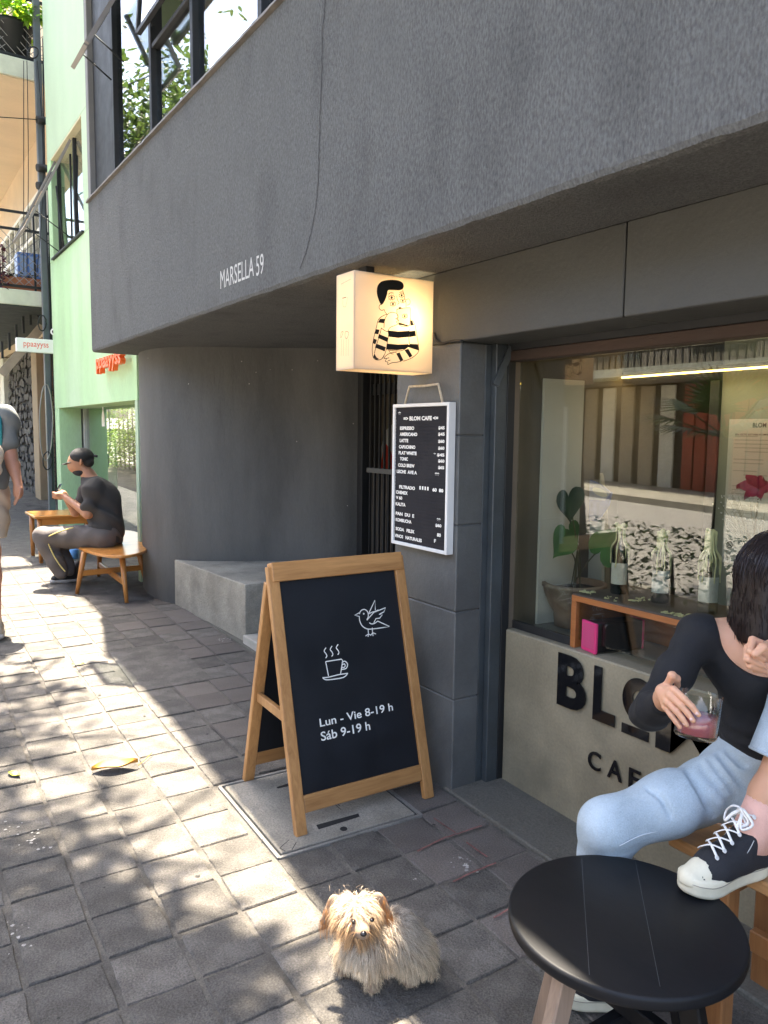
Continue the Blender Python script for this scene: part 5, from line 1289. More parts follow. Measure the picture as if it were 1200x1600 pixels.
# ------------------------------------------------------------------ implicit surfaces for bodies: smooth unions of tapered limbs, polygonised as one skin
def _v(p): return np.array(p, float)
class Body:
    def __init__(s): s.P = []
    def limb(s, a, b, ra, rb, k=.02, fl=None, op='u'):
        s.P.append(('c', _v(a), _v(b), ra, rb, k, fl, op)); return s
    def chain(s, pts, rads, k=.02, fl=None):
        for i in range(len(pts) - 1): s.limb(pts[i], pts[i + 1], rads[i], rads[i + 1], k, fl)
        return s
    def ell(s, c, r, k=.02, R=None, op='u'):
        s.P.append(('e', _v(c), _v(r), np.eye(3) if R is None else np.array(R), k, op)); return s
    def cut(s, p, n, k=.004):
        """keep the side the normal points away from"""
        n = _v(n); s.P.append(('p', _v(p), n / np.linalg.norm(n), k)); return s
    def bounds(s):
        lo, hi = np.full(3, 1e9), np.full(3, -1e9)
        for q in s.P:
            if q[0] == 'c' and q[7] == 'u':
                for p, r in ((q[1], q[3]), (q[2], q[4])): lo = np.minimum(lo, p - r); hi = np.maximum(hi, p + r)
            elif q[0] == 'e' and q[5] == 'u':
                R_ = max(q[2]); lo = np.minimum(lo, q[1] - R_); hi = np.maximum(hi, q[1] + R_)
        return lo, hi
    def field(s, h, disp=None):
        lo, hi = s.bounds(); pad = 3 * h + .012; lo -= pad; hi += pad
        n = np.ceil((hi - lo) / h).astype(int) + 1; ax = [lo[i] + h * np.arange(n[i]) for i in range(3)]
        D = np.full(n, 1.0, np.float32)
        for q in s.P:
            if q[0] == 'p':
                d = sum((ax[i].reshape([-1 if j == i else 1 for j in range(3)]) - q[1][i]) * q[2][i] for i in range(3)); D = np.maximum(D, d.astype(np.float32)); continue
            if q[0] == 'c':
                l0 = np.minimum(q[1] - q[3], q[2] - q[4]); h0 = np.maximum(q[1] + q[3], q[2] + q[4]); k, op = q[5], q[7]
            else: l0 = q[1] - max(q[2]); h0 = q[1] + max(q[2]); k, op = q[4], q[5]
            m_ = k + 3 * h; i0 = np.maximum(0, np.floor((l0 - m_ - lo) / h).astype(int)); i1 = np.minimum(n, np.ceil((h0 + m_ - lo) / h).astype(int) + 1)
            if (i1 <= i0).any(): continue
            sl = tuple(slice(a, b) for a, b in zip(i0, i1))
            X, Y, Z = np.meshgrid(*[ax[i][sl[i]] for i in range(3)], indexing='ij', sparse=True)
            if q[0] == 'c':
                a, b, ra, rb = q[1:5]; ba = b - a; L2 = max(ba @ ba, 1e-12)
                t = np.clip(((X - a[0]) * ba[0] + (Y - a[1]) * ba[1] + (Z - a[2]) * ba[2]) / L2, 0, 1)
                dx, dy, dz = X - a[0] - t * ba[0], Y - a[1] - t * ba[1], Z - a[2] - t * ba[2]
                if q[6] is not None:
                    nn, f = q[6]; nn = _v(nn); nn = nn / np.linalg.norm(nn); dn = dx * nn[0] + dy * nn[1] + dz * nn[2]
                    g = (1 / f - 1); dx = dx + nn[0] * dn * g; dy = dy + nn[1] * dn * g; dz = dz + nn[2] * dn * g
                    d = (np.sqrt(dx * dx + dy * dy + dz * dz) - (ra + (rb - ra) * t)) * (f if f < 1 else 1)
                else: d = np.sqrt(dx * dx + dy * dy + dz * dz) - (ra + (rb - ra) * t)
            else:
                c, r, R_ = q[1:4]; px, py, pz = X - c[0], Y - c[1], Z - c[2]
                u = [(R_[0][i] * px + R_[1][i] * py + R_[2][i] * pz) / r[i] for i in range(3)]
                k0 = np.sqrt(u[0] ** 2 + u[1] ** 2 + u[2] ** 2); k1 = np.sqrt((u[0] / r[0]) ** 2 + (u[1] / r[1]) ** 2 + (u[2] / r[2]) ** 2)
                d = k0 * (k0 - 1) / np.maximum(k1, 1e-6)
            cur = D[sl]
            if op == 'u': hh = np.maximum(k - np.abs(cur - d), 0) / k; D[sl] = np.minimum(cur, d) - hh * hh * k * .25
            else: hh = np.maximum(k - np.abs(cur + d), 0) / k; D[sl] = np.maximum(cur, -d) + hh * hh * k * .25
        if disp is not None:
            near = np.abs(D) < .03; I = np.nonzero(near); P = np.stack([ax[i][I[i]] for i in range(3)], 1); D[near] += disp(P).astype(np.float32)
        return D, lo
    def value(s, p):
        best = 1.0
        for q in s.P:
            if q[0] != 'c' or q[7] != 'u': continue
            a, b = q[1], q[2]; ba = b - a; t = min(1, max(0, (p - a) @ ba / max(ba @ ba, 1e-12))); d = np.linalg.norm(p - a - t * ba) - (q[3] + (q[4] - q[3]) * t)
            k = q[5]; hh = max(k - abs(best - d), 0) / k; best = min(best, d) - hh * hh * k * .25
        return best
    def hit(s, x, y, d0=1.4, d1=2.6):
        """first point of the surface along the line of sight through a pixel"""
        d = d0; r = ray(x, y)
        while d < d1:
            v = s.value(_C + r * d)
            if v < .001: return _C + r * d
            d += max(v * .7, .001)
        return None
    def mesh(s, h, name='body', disp=None, color=None, relax=1):
        D, lo = s.field(h, disp); S_ = D < 0
        n = np.array(D.shape)
        cor = [(i, j, k) for i in (0, 1) for j in (0, 1) for k in (0, 1)]
        sub = lambda A, c: A[c[0]:n[0] - 1 + c[0], c[1]:n[1] - 1 + c[1], c[2]:n[2] - 1 + c[2]]
        cnt = np.zeros(n - 1, np.int8)
        for c in cor: cnt += sub(S_, c)
        act = (cnt > 0) & (cnt < 8); I = np.stack(np.nonzero(act), 1); idx = np.full(n - 1, -1, np.int64); idx[act] = np.arange(len(I))
        val = {c: sub(D, c)[act] for c in cor}
        acc = np.zeros((len(I), 3)); num = np.zeros(len(I))
        for c in cor:
            for a in range(3):
                if c[a] == 0:
                    c2 = list(c); c2[a] = 1; c2 = tuple(c2); v0, v1 = val[c], val[c2]; m_ = (v0 < 0) != (v1 < 0)
                    t = np.where(m_, v0 / np.where(np.abs(v0 - v1) < 1e-9, 1e-9, v0 - v1), 0); p = np.array(c, float)[None].repeat(len(I), 0); p[:, a] += t
                    acc[m_] += p[m_]; num[m_] += 1
        V = (I + acc / np.maximum(num, 1)[:, None]) * h + lo
        F = []
        for a in range(3):
            b, c = (a + 1) % 3, (a + 2) % 3
            s0 = [slice(None)] * 3; s1 = [slice(None)] * 3; s0[a] = slice(0, n[a] - 1); s1[a] = slice(1, n[a])
            A0, A1 = S_[tuple(s0)], S_[tuple(s1)]; E = np.stack(np.nonzero(A0 != A1), 1)
            E = E[(E[:, b] > 0) & (E[:, b] < n[b] - 1) & (E[:, c] > 0) & (E[:, c] < n[c] - 1)]
            if not len(E): continue
            def cell(db, dc):
                q = E.copy(); q[:, b] += db; q[:, c] += dc; return idx[q[:, 0], q[:, 1], q[:, 2]]
            q = np.stack([cell(-1, -1), cell(0, -1), cell(0, 0), cell(-1, 0)], 1)
            fl = ~A0[E[:, 0], E[:, 1], E[:, 2]]; q[fl] = q[fl][:, ::-1]; F.append(q)
        F = np.concatenate(F); F = F[(F >= 0).all(1)]
        for _ in range(relax):                       # light smoothing takes the grid steps out
            A = np.zeros_like(V); C_n = np.zeros(len(V))
            for i in range(4):
                for j in ((i + 1) % 4, (i + 3) % 4): np.add.at(A, F[:, i], V[F[:, j]]); np.add.at(C_n, F[:, i], 1)
            V = V * .5 + .5 * A / np.maximum(C_n, 1)[:, None]
        me = bpy.data.meshes.new(name); me.vertices.add(len(V)); me.vertices.foreach_set('co', V.ravel())
        me.loops.add(F.size); me.loops.foreach_set('vertex_index', F.ravel()); me.polygons.add(len(F)); me.polygons.foreach_set('loop_start', np.arange(0, F.size, 4)); me.polygons.foreach_set('loop_total', np.full(len(F), 4))
        me.update(calc_edges=True); me.polygons.foreach_set('use_smooth', np.ones(len(F), bool)); me.validate()
        if color is not None:
            at_ = me.color_attributes.new('Col', 'FLOAT_COLOR', 'POINT'); c = np.ones((len(V), 4)); c[:, :3] = color(V); at_.data.foreach_set('color', c.ravel())
        return me
def wav(P, d, f, ph=0): d = _v(d); return np.sin((P @ d) * f + ph)
def join_meshes(name, meshes):
    bm = bmesh.new()
    for m_ in meshes: bm.from_mesh(m_)
    me = bpy.data.meshes.new(name); bm.to_mesh(me); bm.free()
    me.polygons.foreach_set('use_smooth', np.ones(len(me.polygons), bool)); return me
def strands(name, roots, dirs, lens, cols, w0, m_, parent, grav=.5, seg=5, seed=1, curl=.0, droop_to=None):
    """hair as thin tapered ribbons, three-sided so they catch light from any side"""
    r = np.random.RandomState(seed); N = len(roots); roots = np.array(roots, float); d = np.array(dirs, float); d /= np.linalg.norm(d, axis=1, keepdims=True) + 1e-9
    lens = np.array(lens, float); P = roots.copy(); pts = [P.copy()]; g = np.array([0, 0, -1.0]); side = np.cross(d, r.normal(size=(N, 3))); side /= np.linalg.norm(side, axis=1, keepdims=True) + 1e-9
    ph = r.uniform(0, 6.28, N); amp = curl * r.uniform(.3, 1.3, N)
    for i in range(seg):
        dd = d + g * grav * (i + 1) / seg + side * (amp * np.sin(ph + i * 1.7))[:, None]
        dd /= np.linalg.norm(dd, axis=1, keepdims=True); P = P + dd * (lens / seg)[:, None]; pts.append(P.copy()); d = dd * .6 + d * .4
    V = np.zeros((N, seg + 1, 2, 3)); 
    for i in range(seg + 1):
        w_ = w0 * (1 - .75 * (i / seg) ** 1.5); V[:, i, 0] = pts[i] + side * w_ / 2; V[:, i, 1] = pts[i] - side * w_ / 2
    base = (np.arange(N) * (seg + 1) * 2)[:, None]; F = []
    for i in range(seg): F.append(base + np.array([2 * i, 2 * i + 1, 2 * i + 3, 2 * i + 2]))
    F = np.stack(F, 1).reshape(-1, 4); V = V.reshape(-1, 3)
    me = bpy.data.meshes.new(name); me.vertices.add(len(V)); me.vertices.foreach_set('co', V.ravel())
    me.loops.add(F.size); me.loops.foreach_set('vertex_index', F.ravel()); me.polygons.add(len(F)); me.polygons.foreach_set('loop_start', np.arange(0, F.size, 4)); me.polygons.foreach_set('loop_total', np.full(len(F), 4)); me.update(calc_edges=True)
    me.polygons.foreach_set('use_smooth', np.ones(len(F), bool))
    at_ = me.color_attributes.new('Col', 'FLOAT_COLOR', 'POINT'); c = np.ones((N, seg + 1, 2, 4)); cc = np.array(cols, float)
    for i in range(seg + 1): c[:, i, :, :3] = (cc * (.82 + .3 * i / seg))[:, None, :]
    at_.data.foreach_set('color', c.ravel())
    return mobj(name, me, m_, parent)
def sample(me, n, seed):
    """random points, normals on a mesh"""
    r = np.random.RandomState(seed); P = np.empty(len(me.vertices) * 3); me.vertices.foreach_get('co', P); P = P.reshape(-1, 3)
    Nn = np.empty(len(me.polygons) * 3); me.polygons.foreach_get('normal', Nn); Nn = Nn.reshape(-1, 3); A = np.empty(len(me.polygons)); me.polygons.foreach_get('area', A)
    C_ = np.empty(len(me.polygons) * 3); me.polygons.foreach_get('center', C_); C_ = C_.reshape(-1, 3); f = r.choice(len(A), n, p=A / A.sum())
    return C_[f] + r.normal(size=(n, 3)) * np.sqrt(A[f])[:, None] * .4, Nn[f]

m_skin = mat('skin_warm', (.60, .33, .21), .5, var=.07, scale=14, bump=.06, bscale=160, sss=.15, spec=.35)
m_skin_hand = mat('skin_pink', (.66, .37, .30), .48, var=.08, scale=25, bump=.1, bscale=180, sss=.15, spec=.4)
m_skin_tan = mat('skin_tan', (.42, .20, .11), .5, var=.08, scale=14, sss=.12)
m_skin_red = mat('skin_reddish', (.52, .26, .17), .5, var=.1, scale=14, sss=.12)  # redder skin tone for the walking man
m_nail = mat('nail', (.74, .50, .45), .25, var=.02)
m_tee_black = mat('black_jersey', (.0055, .006, .008), .85, var=.2, scale=8, fine=.15, fscale=240, bump=.12, bscale=120, sheen=.0)
m_denim = mat('light_denim', (.38, .46, .52), .85, var=.13, scale=7, fine=.12, fscale=260, bump=.22, bscale=200, stain=(.50, .59, .66), stain_amt=.6, stain_scale=6)
m_hair = mat('dark_hair', (.018, .010, .009), .45, var=.1, attr='Col', spec=.35)
m_canvas = mat('black_canvas', (.012, .013, .017), .8, var=.15, fine=.2, fscale=300, bump=.15, bscale=300)
m_rubber = mat('cream_rubber', (.66, .62, .48), .5, var=.07, scale=14, stain=(.45, .41, .30), stain_amt=.4, stain_scale=20)
m_lace = mat('white_lace', (.78, .77, .74), .8, var=.05, bump=.2, bscale=300)
m_sock = mat('pink_sock', (.72, .42, .34), .9, var=.06, bump=.25, bscale=150)

# ------------------------------------------------------------------ hands
def finger(B, base, pts_r, k=.006):
    P = [base] + [p for p, r in pts_r]; R_ = [pts_r[0][1] * 1.08] + [r for p, r in pts_r]; B.chain(P, R_, k)

# ------------------------------------------------------------------ woman on the bench
wo = empty('person', (1.98, 1.12, .45), 'woman in black scoop neck top and pale jeans sitting with a drink', 'person')
D0 = 2.13
pel, che, nek, hed = at(1200, 1215, 2.17), at(1190, 1050, 2.13), at(1198, 962, 2.10), at(1222, 905, 2.06)
side_v = Vector((.80, -.60, 0)).normalized(); frontv = Vector((-.60, -.80, 0))        # she faces the street and a little this way
sR, sL = at(1092, 992, 2.10), at(1292, 1000, 2.16)
eR, wR = at(1014, 1114, 2.04), at(1036, 1098, 1.885)
eL, wL = at(1330, 1085, 1.93), at(1224, 1028, 1.86)
hR, hL = at(1140, 1222, 2.15), at(1255, 1215, 2.2)
kR = at(948, 1292, 2.07); aR_ = Vector((onG(905, 1560).x + .10, onG(905, 1560).y + .03, .06))
shoe_heel = onZ(1172, 1352, ZT + .03)
aL_ = Vector((1.793, 1.017, ZT + .125)); kL = Vector((1.945, .985, .905))
skin = Body()
skin.chain([pel, (pel + che) / 2, che], [.095, .090, .112], .06).limb(che, nek, .085, .048, .07)
skin.limb(sR, sL, .046, .046, .05).limb((sR + che) / 2, (sL + che) / 2, .075, .075, .05)
skin.limb(nek, hed, .047, .048, .03).ell(hed, (.072, .088, .108), .03)
skin.chain([sR, eR], [.043, .034], .03).chain([eR, wR], [.035, .022], .03)
skin.chain([sL, eL], [.043, .034], .03).chain([eL, wL], [.035, .023], .03)
skin.chain([pel, hR, kR], [.085, .058, .042], .04).chain([kR, aR_], [.042, .034], .03)
skin.chain([pel, hL, kL], [.085, .06, .045], .04)
cfL = kL.lerp(aL_, .35) + Vector((.012, -.012, 0))
skin.chain([kL, cfL, kL.lerp(aL_, .75), aL_], [.05, .052, .036, .034], .03)
collar = [nek + frontv * .055 - Vector((0, 0, .05))]
skin.limb(nek - side_v * .02 + frontv * .05 - Vector((0, 0, .045)), sR + frontv * .02, .008, .008, .02)
skin.ell(hed + frontv * .078 - Vector((0, 0, .02)), (.014, .014, .022), .02)                       # nose
skin.ell(hed + frontv * .055 - Vector((0, 0, .075)), (.03, .03, .026), .03)
mesh_main = skin.mesh(.0065, 'body')
# right hand round the glass
gl_c, gl_t = at(1086, 1151, 1.80), at(1094.5, 1083, 1.80)
gax = (gl_t - gl_c); GH = gax.length; gax.normalize(); GR = .0495
viewd = Vector(_F); gside = gax.cross(viewd).normalized()
if gside.dot(Vector(_R)) < 0: gside = -gside
gfr = gside.cross(gax).normalized()
if gfr.dot(viewd) > 0: gfr = -gfr              # towards the camera
def gp_(ang, z, rad=1.0):
    """point round the glass: 0 deg = image right, 90 = camera side, 180 = image left"""
    a = math.radians(ang); return gl_c + gax * z + (gside * math.cos(a) + gfr * math.sin(a)) * (GR + .0085) * rad
hb = Body()
palm = gp_(204, GH * .86, 1.36); palm2 = gp_(204, GH * 1.06, 1.26); kn = [gp_(165, GH * 1.04, 1.26), gp_(167, GH * .89, 1.36), gp_(171, GH * .735, 1.40), gp_(177, GH * .59, 1.36)]
wr2 = wR + (palm - wR) * .45
hb.chain([wR, wr2, palm], [.021, .020, .0185], .02, None)
for k_ in kn: hb.limb(palm, k_, .0165, .0088, .008)
finger(hb, kn[0], [(gp_(144, GH * .90, 1.12), .0078), (gp_(127, GH * .76, 1.02), .0070), (gp_(112, GH * .61, .97), .0060)], .002)
finger(hb, kn[1], [(gp_(149, GH * .745, 1.16), .0078), (gp_(135, GH * .60, 1.03), .0070), (gp_(122, GH * .46, .97), .0060)], .002)
finger(hb, kn[2], [(gp_(155, GH * .585, 1.2), .0076), (gp_(144, GH * .45, 1.06), .0068), (gp_(135, GH * .33, .98), .0058)], .002)
finger(hb, kn[3], [(gp_(165, GH * .45, 1.22), .0068), (gp_(157, GH * .335, 1.1), .0060), (gp_(150, GH * .24, 1.0), .0052)], .002)
finger(hb, palm2, [(gp_(190, GH * 1.30, 1.16), .0092), (gp_(206, GH * 1.22, .96), .0086), (gp_(226, GH * 1.04, .97), .0074)], .006)
mesh_hand = hb.mesh(.0018, 'hand', relax=1)
# left fist by the chin
fb_ = Body(); fc = at(1196, 1016, 1.845); 
r_v, u_v, f_v = Vector(_R), Vector(_U), Vector(_F)
def lp(x, y, d=0): return at(x, y, 1.845 + d)
fb_.chain([wL, lp(1204, 1018)], [.025, .025], .02)
kns = [lp(1176, 1000, -.01), lp(1169, 1012, -.016), lp(1169, 1025, -.012), lp(1174, 1036, -.002)]
for k_ in kns: fb_.limb(lp(1202, 1018), k_, .020, .0098, .009)
mids = [lp(1172, 1018, -.036), lp(1168, 1030, -.036), lp(1172, 1040, -.03), lp(1180, 1047, -.018)]
tips_ = [lp(1192, 1030, -.03), lp(1190, 1040, -.028), lp(1192, 1047, -.02), lp(1198, 1050, -.01)]
for a, b, c, rr in zip(kns, mids, tips_, (.0092, .0092, .0088, .0078)): finger(fb_, a, [(b, rr), (c, rr * .88)], .002)
finger(fb_, lp(1204, 1006, -.02), [(lp(1192, 1012, -.05), .0105), (lp(1180, 1022, -.052), .0092)], .005)
mesh_fist = fb_.mesh(.0019, 'fist', relax=1)
for m_ in (mesh_hand, mesh_fist): m_.polygons.foreach_set('material_index', np.ones(len(m_.polygons), np.int32))
bo_ = mobj('body', join_meshes('body', [mesh_main, mesh_hand, mesh_fist]), [m_skin, m_skin_hand], wo)
# skin on chest and legs is warmer than the hands: same surface, one colour attribute would do; keep one material
nl = MB()
for f_, t_ in (((127, .76), (112, .61)), ((135, .60), (122, .46)), ((144, .45), (135, .33)), ((157, .335), (150, .24))):
    b_ = gp_(t_[0] + 4, GH * (t_[1] + .03), 1.0); nd = ((gp_(t_[0], GH * t_[1], 1.2) - gp_(t_[0], GH * t_[1], .6))).normalized(); ax_ = (gp_(t_[0], GH * t_[1]) - gp_(f_[0], GH * f_[1])).normalized(); sd_ = nd.cross(ax_)
    nl.lathe([(0, .0012), (.0036, .0003), (.0042, -.0014)], b_ + nd * .0052, 10, axis=nd)
b_ = gp_(206, GH * 1.06, 1.05)
nl.build('nail', m_nail, bo_)
tat = MB(); c_ = lp(1197, 1006, -.0275)
for k in range(3):
    stroke(tat, [c_ + r_v * (.010 * (k + 1) / 3 * math.cos(t)) + u_v * (.012 * (k + 1) / 3 * math.sin(t) - .004) - f_v * .001 for t in np.linspace(0, 2 * PI, 15)[:-1]], .0016, -f_v, True)
tat.build('tattoo', mat('tattoo_ink', (.16, .13, .14), .6), bo_)

# black top
off = .0075
top = Body()
top.chain([pel + Vector((0, 0, .06)), (pel + che) / 2, che], [.118, .104, .120], .06).limb(che, nek - Vector((0, 0, .03)), .095, .045, .05)
top.limb(sR, sL, .053, .053, .05).limb((sR + che) / 2, (sL + che) / 2, .083, .083, .05)
top.ell(che + side_v * -.062 + frontv * .055 - Vector((0, 0, .005)), (.062, .062, .062), .05).ell(che + side_v * .062 + frontv * .055 - Vector((0, 0, .005)), (.062, .062, .062), .05)
top.chain([sR, sR.lerp(eR, .5), eR], [.053, .047, .043], .03).chain([eR, eR.lerp(wR, .4), wR], [.044, .040, .030], .03)
top.chain([sL, eL], [.053, .043], .03).chain([eL, wL], [.044, .032], .03)
top.ell(at(1204, 985, 1.99), (.110, .24, .130), .012, R=np.stack([np.array(_R0), np.array([_F[0], _F[1], 0]) / np.hypot(_F[0], _F[1]), np.array([0, 0, 1.0])], 1), op='s')
top.cut(wR, (wR - eR).normalized(), .003).cut(pel + Vector((0, 0, .035)), (0, 0, -1))
def top_fold(P):
    # creases gather at the elbow, the armpit and the waist
    we = np.exp(-np.sum((P - _v(eR)) ** 2, 1) / .0045); wa = np.exp(-np.sum((P - _v(sR.lerp(eR, .25))) ** 2, 1) / .006); ww = np.exp(-((P[:, 2] - .72) ** 2) / .003)
    n = np.sin(P @ _v((18, 9, 40)) * 2.4 + 1.5 * np.sin(P @ _v((30, 20, 11)))) ; m2 = np.sin(P @ _v((9, -22, 50)) * 1.7 + 2 * np.sin(P @ _v((21, 33, 8))))
    return -.0052 * n * we - .0040 * m2 * wa - .0034 * np.sin(P[:, 2] * 150 + 6 * np.sin(P[:, 0] * 14)) * ww
mobj('top', top.mesh(.005, 'top', top_fold, relax=2), m_tee_black, wo)
# pale jeans
jn = Body()
jn.chain([pel + Vector((0, 0, .07)), pel], [.131, .138], .05)
jn.chain([pel, hR, hR.lerp(kR, .5), kR], [.12, .088, .077, .066], .05).limb(kR, kR.lerp(aR_, .85), .066, .084, .04)
jn.cut(pel + Vector((0, 0, .118)), (.0, .0, 1))
jn.chain([pel, hL, hL.lerp(kL, .5), kL], [.12, .098, .088, .074], .05)
cuffL = kL.lerp(aL_, .40)
jn.limb(kL, kL.lerp(aL_, .54), .072, .072, .03)
jn.P.append(('p', _v(cuffL), _v((aL_ - kL).normalized()), .003)) if False else None
def jean_fold(P):
    c = _v(hR.lerp(kR, .12)); w1 = np.exp(-np.sum((P - c) ** 2, 1) / .012); kk = _v(kR + Vector((.02, 0, -.06))); w2 = np.exp(-np.sum((P - kk) ** 2, 1) / .005)
    ax_ = _v((kR - hR).normalized()); u = P @ ax_; v = P @ _v((.3, -.5, .8))
    f1 = np.sin(u * 95 + v * 60 + 1.4 * np.sin(v * 23)); f2 = np.sin(P[:, 2] * 120 + u * 50 + np.sin(u * 30) * 1.5)
    f3 = np.sin(u * 30 + v * 26 + 2 * np.sin(P @ _v((9, 13, 7))))
    return -.0075 * f1 * w1 - .0032 * f2 * w2 - .0034 * f3
creases = [[(1094, 1192), (1118, 1222), (1150, 1266)], [(1108, 1186), (1132, 1216), (1162, 1256)], [(1122, 1178), (1146, 1206), (1172, 1238)], [(1076, 1204), (1096, 1236), (1118, 1274)], [(1136, 1172), (1160, 1192), (1184, 1212)],
           [(1010, 1232), (1035, 1250), (1048, 1276)]]
grooves = []
for ci, c_ in enumerate(creases):
    pts = [jn.hit(*q) for q in [tuple(v) for v in spline(c_, 3)]]
    if all(p is not None for p in pts): grooves.append((pts, .0055 if ci < 5 else .004))
for pts, rr in grooves:
    n_ = len(pts)
    for i in range(n_ - 1):
        ta, tb = math.sin(PI * (i + .3) / n_), math.sin(PI * (i + 1.2) / n_); jn.limb(pts[i], pts[i + 1], rr * max(.25, ta), rr * max(.25, tb), .016, op='s')
seam = [jn.hit(*q) for q in [tuple(v) for v in spline([(968, 1322), (1000, 1306), (1040, 1296), (1075, 1288)], 4)]]
jm = jn.mesh(.0042, 'jeans', jean_fold, relax=1)
bm = bmesh.new(); bm.from_mesh(jm)                 # open the left hem above the shin
dl = (aL_ - kL).normalized(); cp_ = kL.lerp(aL_, .50)
kill = [v for v in bm.verts if (v.co - cp_).dot(dl) > 0 and ((v.co - cp_) - dl * (v.co - cp_).dot(dl)).length < .077 and (v.co - cp_).dot(dl) < .10]
bmesh.ops.delete(bm, geom=kill, context='VERTS'); bm.to_mesh(jm); bm.free()
mobj('jeans', jm, m_denim, wo)
if all(p is not None for p in seam): MB().tube([Vector(p) for p in seam], .0016, 5).build('seam', mat('pale_denim_seam', (.55, .60, .64), .9), wo)
hem = MB(); r1 = dl.cross(Vector((0, 0, 1))).normalized(); r2 = dl.cross(r1)
hem.tube([cp_ + (r1 * math.cos(t) + r2 * math.sin(t)) * .0715 for t in np.linspace(0, 2 * PI, 33)], .0048, 6); hem.build('hem', m_denim, wo)
# sock
MB().tube([kL.lerp(aL_, .80), kL.lerp(aL_, .88), aL_, aL_ - Vector((.01, 0, .05))], [.0405, .041, .043, .045], 20).build('sock', m_sock, wo)

# bob haircut
hs_ = Body()
hs_.ell(hed + Vector((0, 0, .022)), (.092, .105, .112), .03)
fwd = frontv
lo_ = hed - Vector((0, 0, .145))
lw = hed - side_v * .075 + frontv * .03; 
hs_.limb(hed - side_v * .058 + Vector((0, 0, .03)), hed - side_v * .092 - Vector((0, 0, .14)), .055, .044, .04).limb(hed - frontv * .03 + Vector((0, 0, .02)), hed - frontv * .05 - Vector((0, 0, .14)), .085, .06, .04)
hs_.limb(hed - side_v * .06 + frontv * .04 + Vector((0, 0, .03)), hed - side_v * .075 + frontv * .06 - Vector((0, 0, .14)), .042, .038, .04).limb(hed + side_v * .07 + Vector((0, 0, .03)), hed + side_v * .085 - Vector((0, 0, .11)), .05, .04, .04)
hs_.ell(hed + frontv * .115 - Vector((0, 0, .03)), (.064, .064, .10), .02, op='s')
hs_.cut(hed - Vector((0, 0, .165)), (0, 0, -1))
hm = hs_.mesh(.006, 'hair', relax=2, color=lambda V: np.full((len(V), 3), (.013, .008, .0075)))
hair_o = mobj('hair', hm, m_hair, wo)
P_, N_ = sample(hm, 6500, 3)
ok = N_[:, 2] > -.6; P_, N_ = P_[ok], N_[ok]
crown = _v(hed + Vector((0, 0, .13)) - frontv * .01); dn = P_ - crown; dn -= N_ * np.sum(dn * N_, 1, keepdims=True); dn /= np.linalg.norm(dn, axis=1, keepdims=True) + 1e-9
below = P_[:, 2] < hed.z + .02; gd = np.array([0, 0, -1.0]) - N_ * (N_ @ np.array([0, 0, -1.0]))[:, None]; dn[below] = gd[below]
ln = np.clip((P_[:, 2] - (hed.z - .172)), .015, .09); rs = np.random.RandomState(2)
cl = np.array([.017, .0095, .009]) * rs.uniform(.7, 1.5, (len(P_), 1))
strands('hair_strands', P_ + N_ * .001, dn - N_ * .14, np.minimum(ln, .06) * rs.uniform(.8, 1.0, len(ln)), cl, .0017, m_hair, hair_o, grav=.12, seg=5, seed=4, curl=.008)

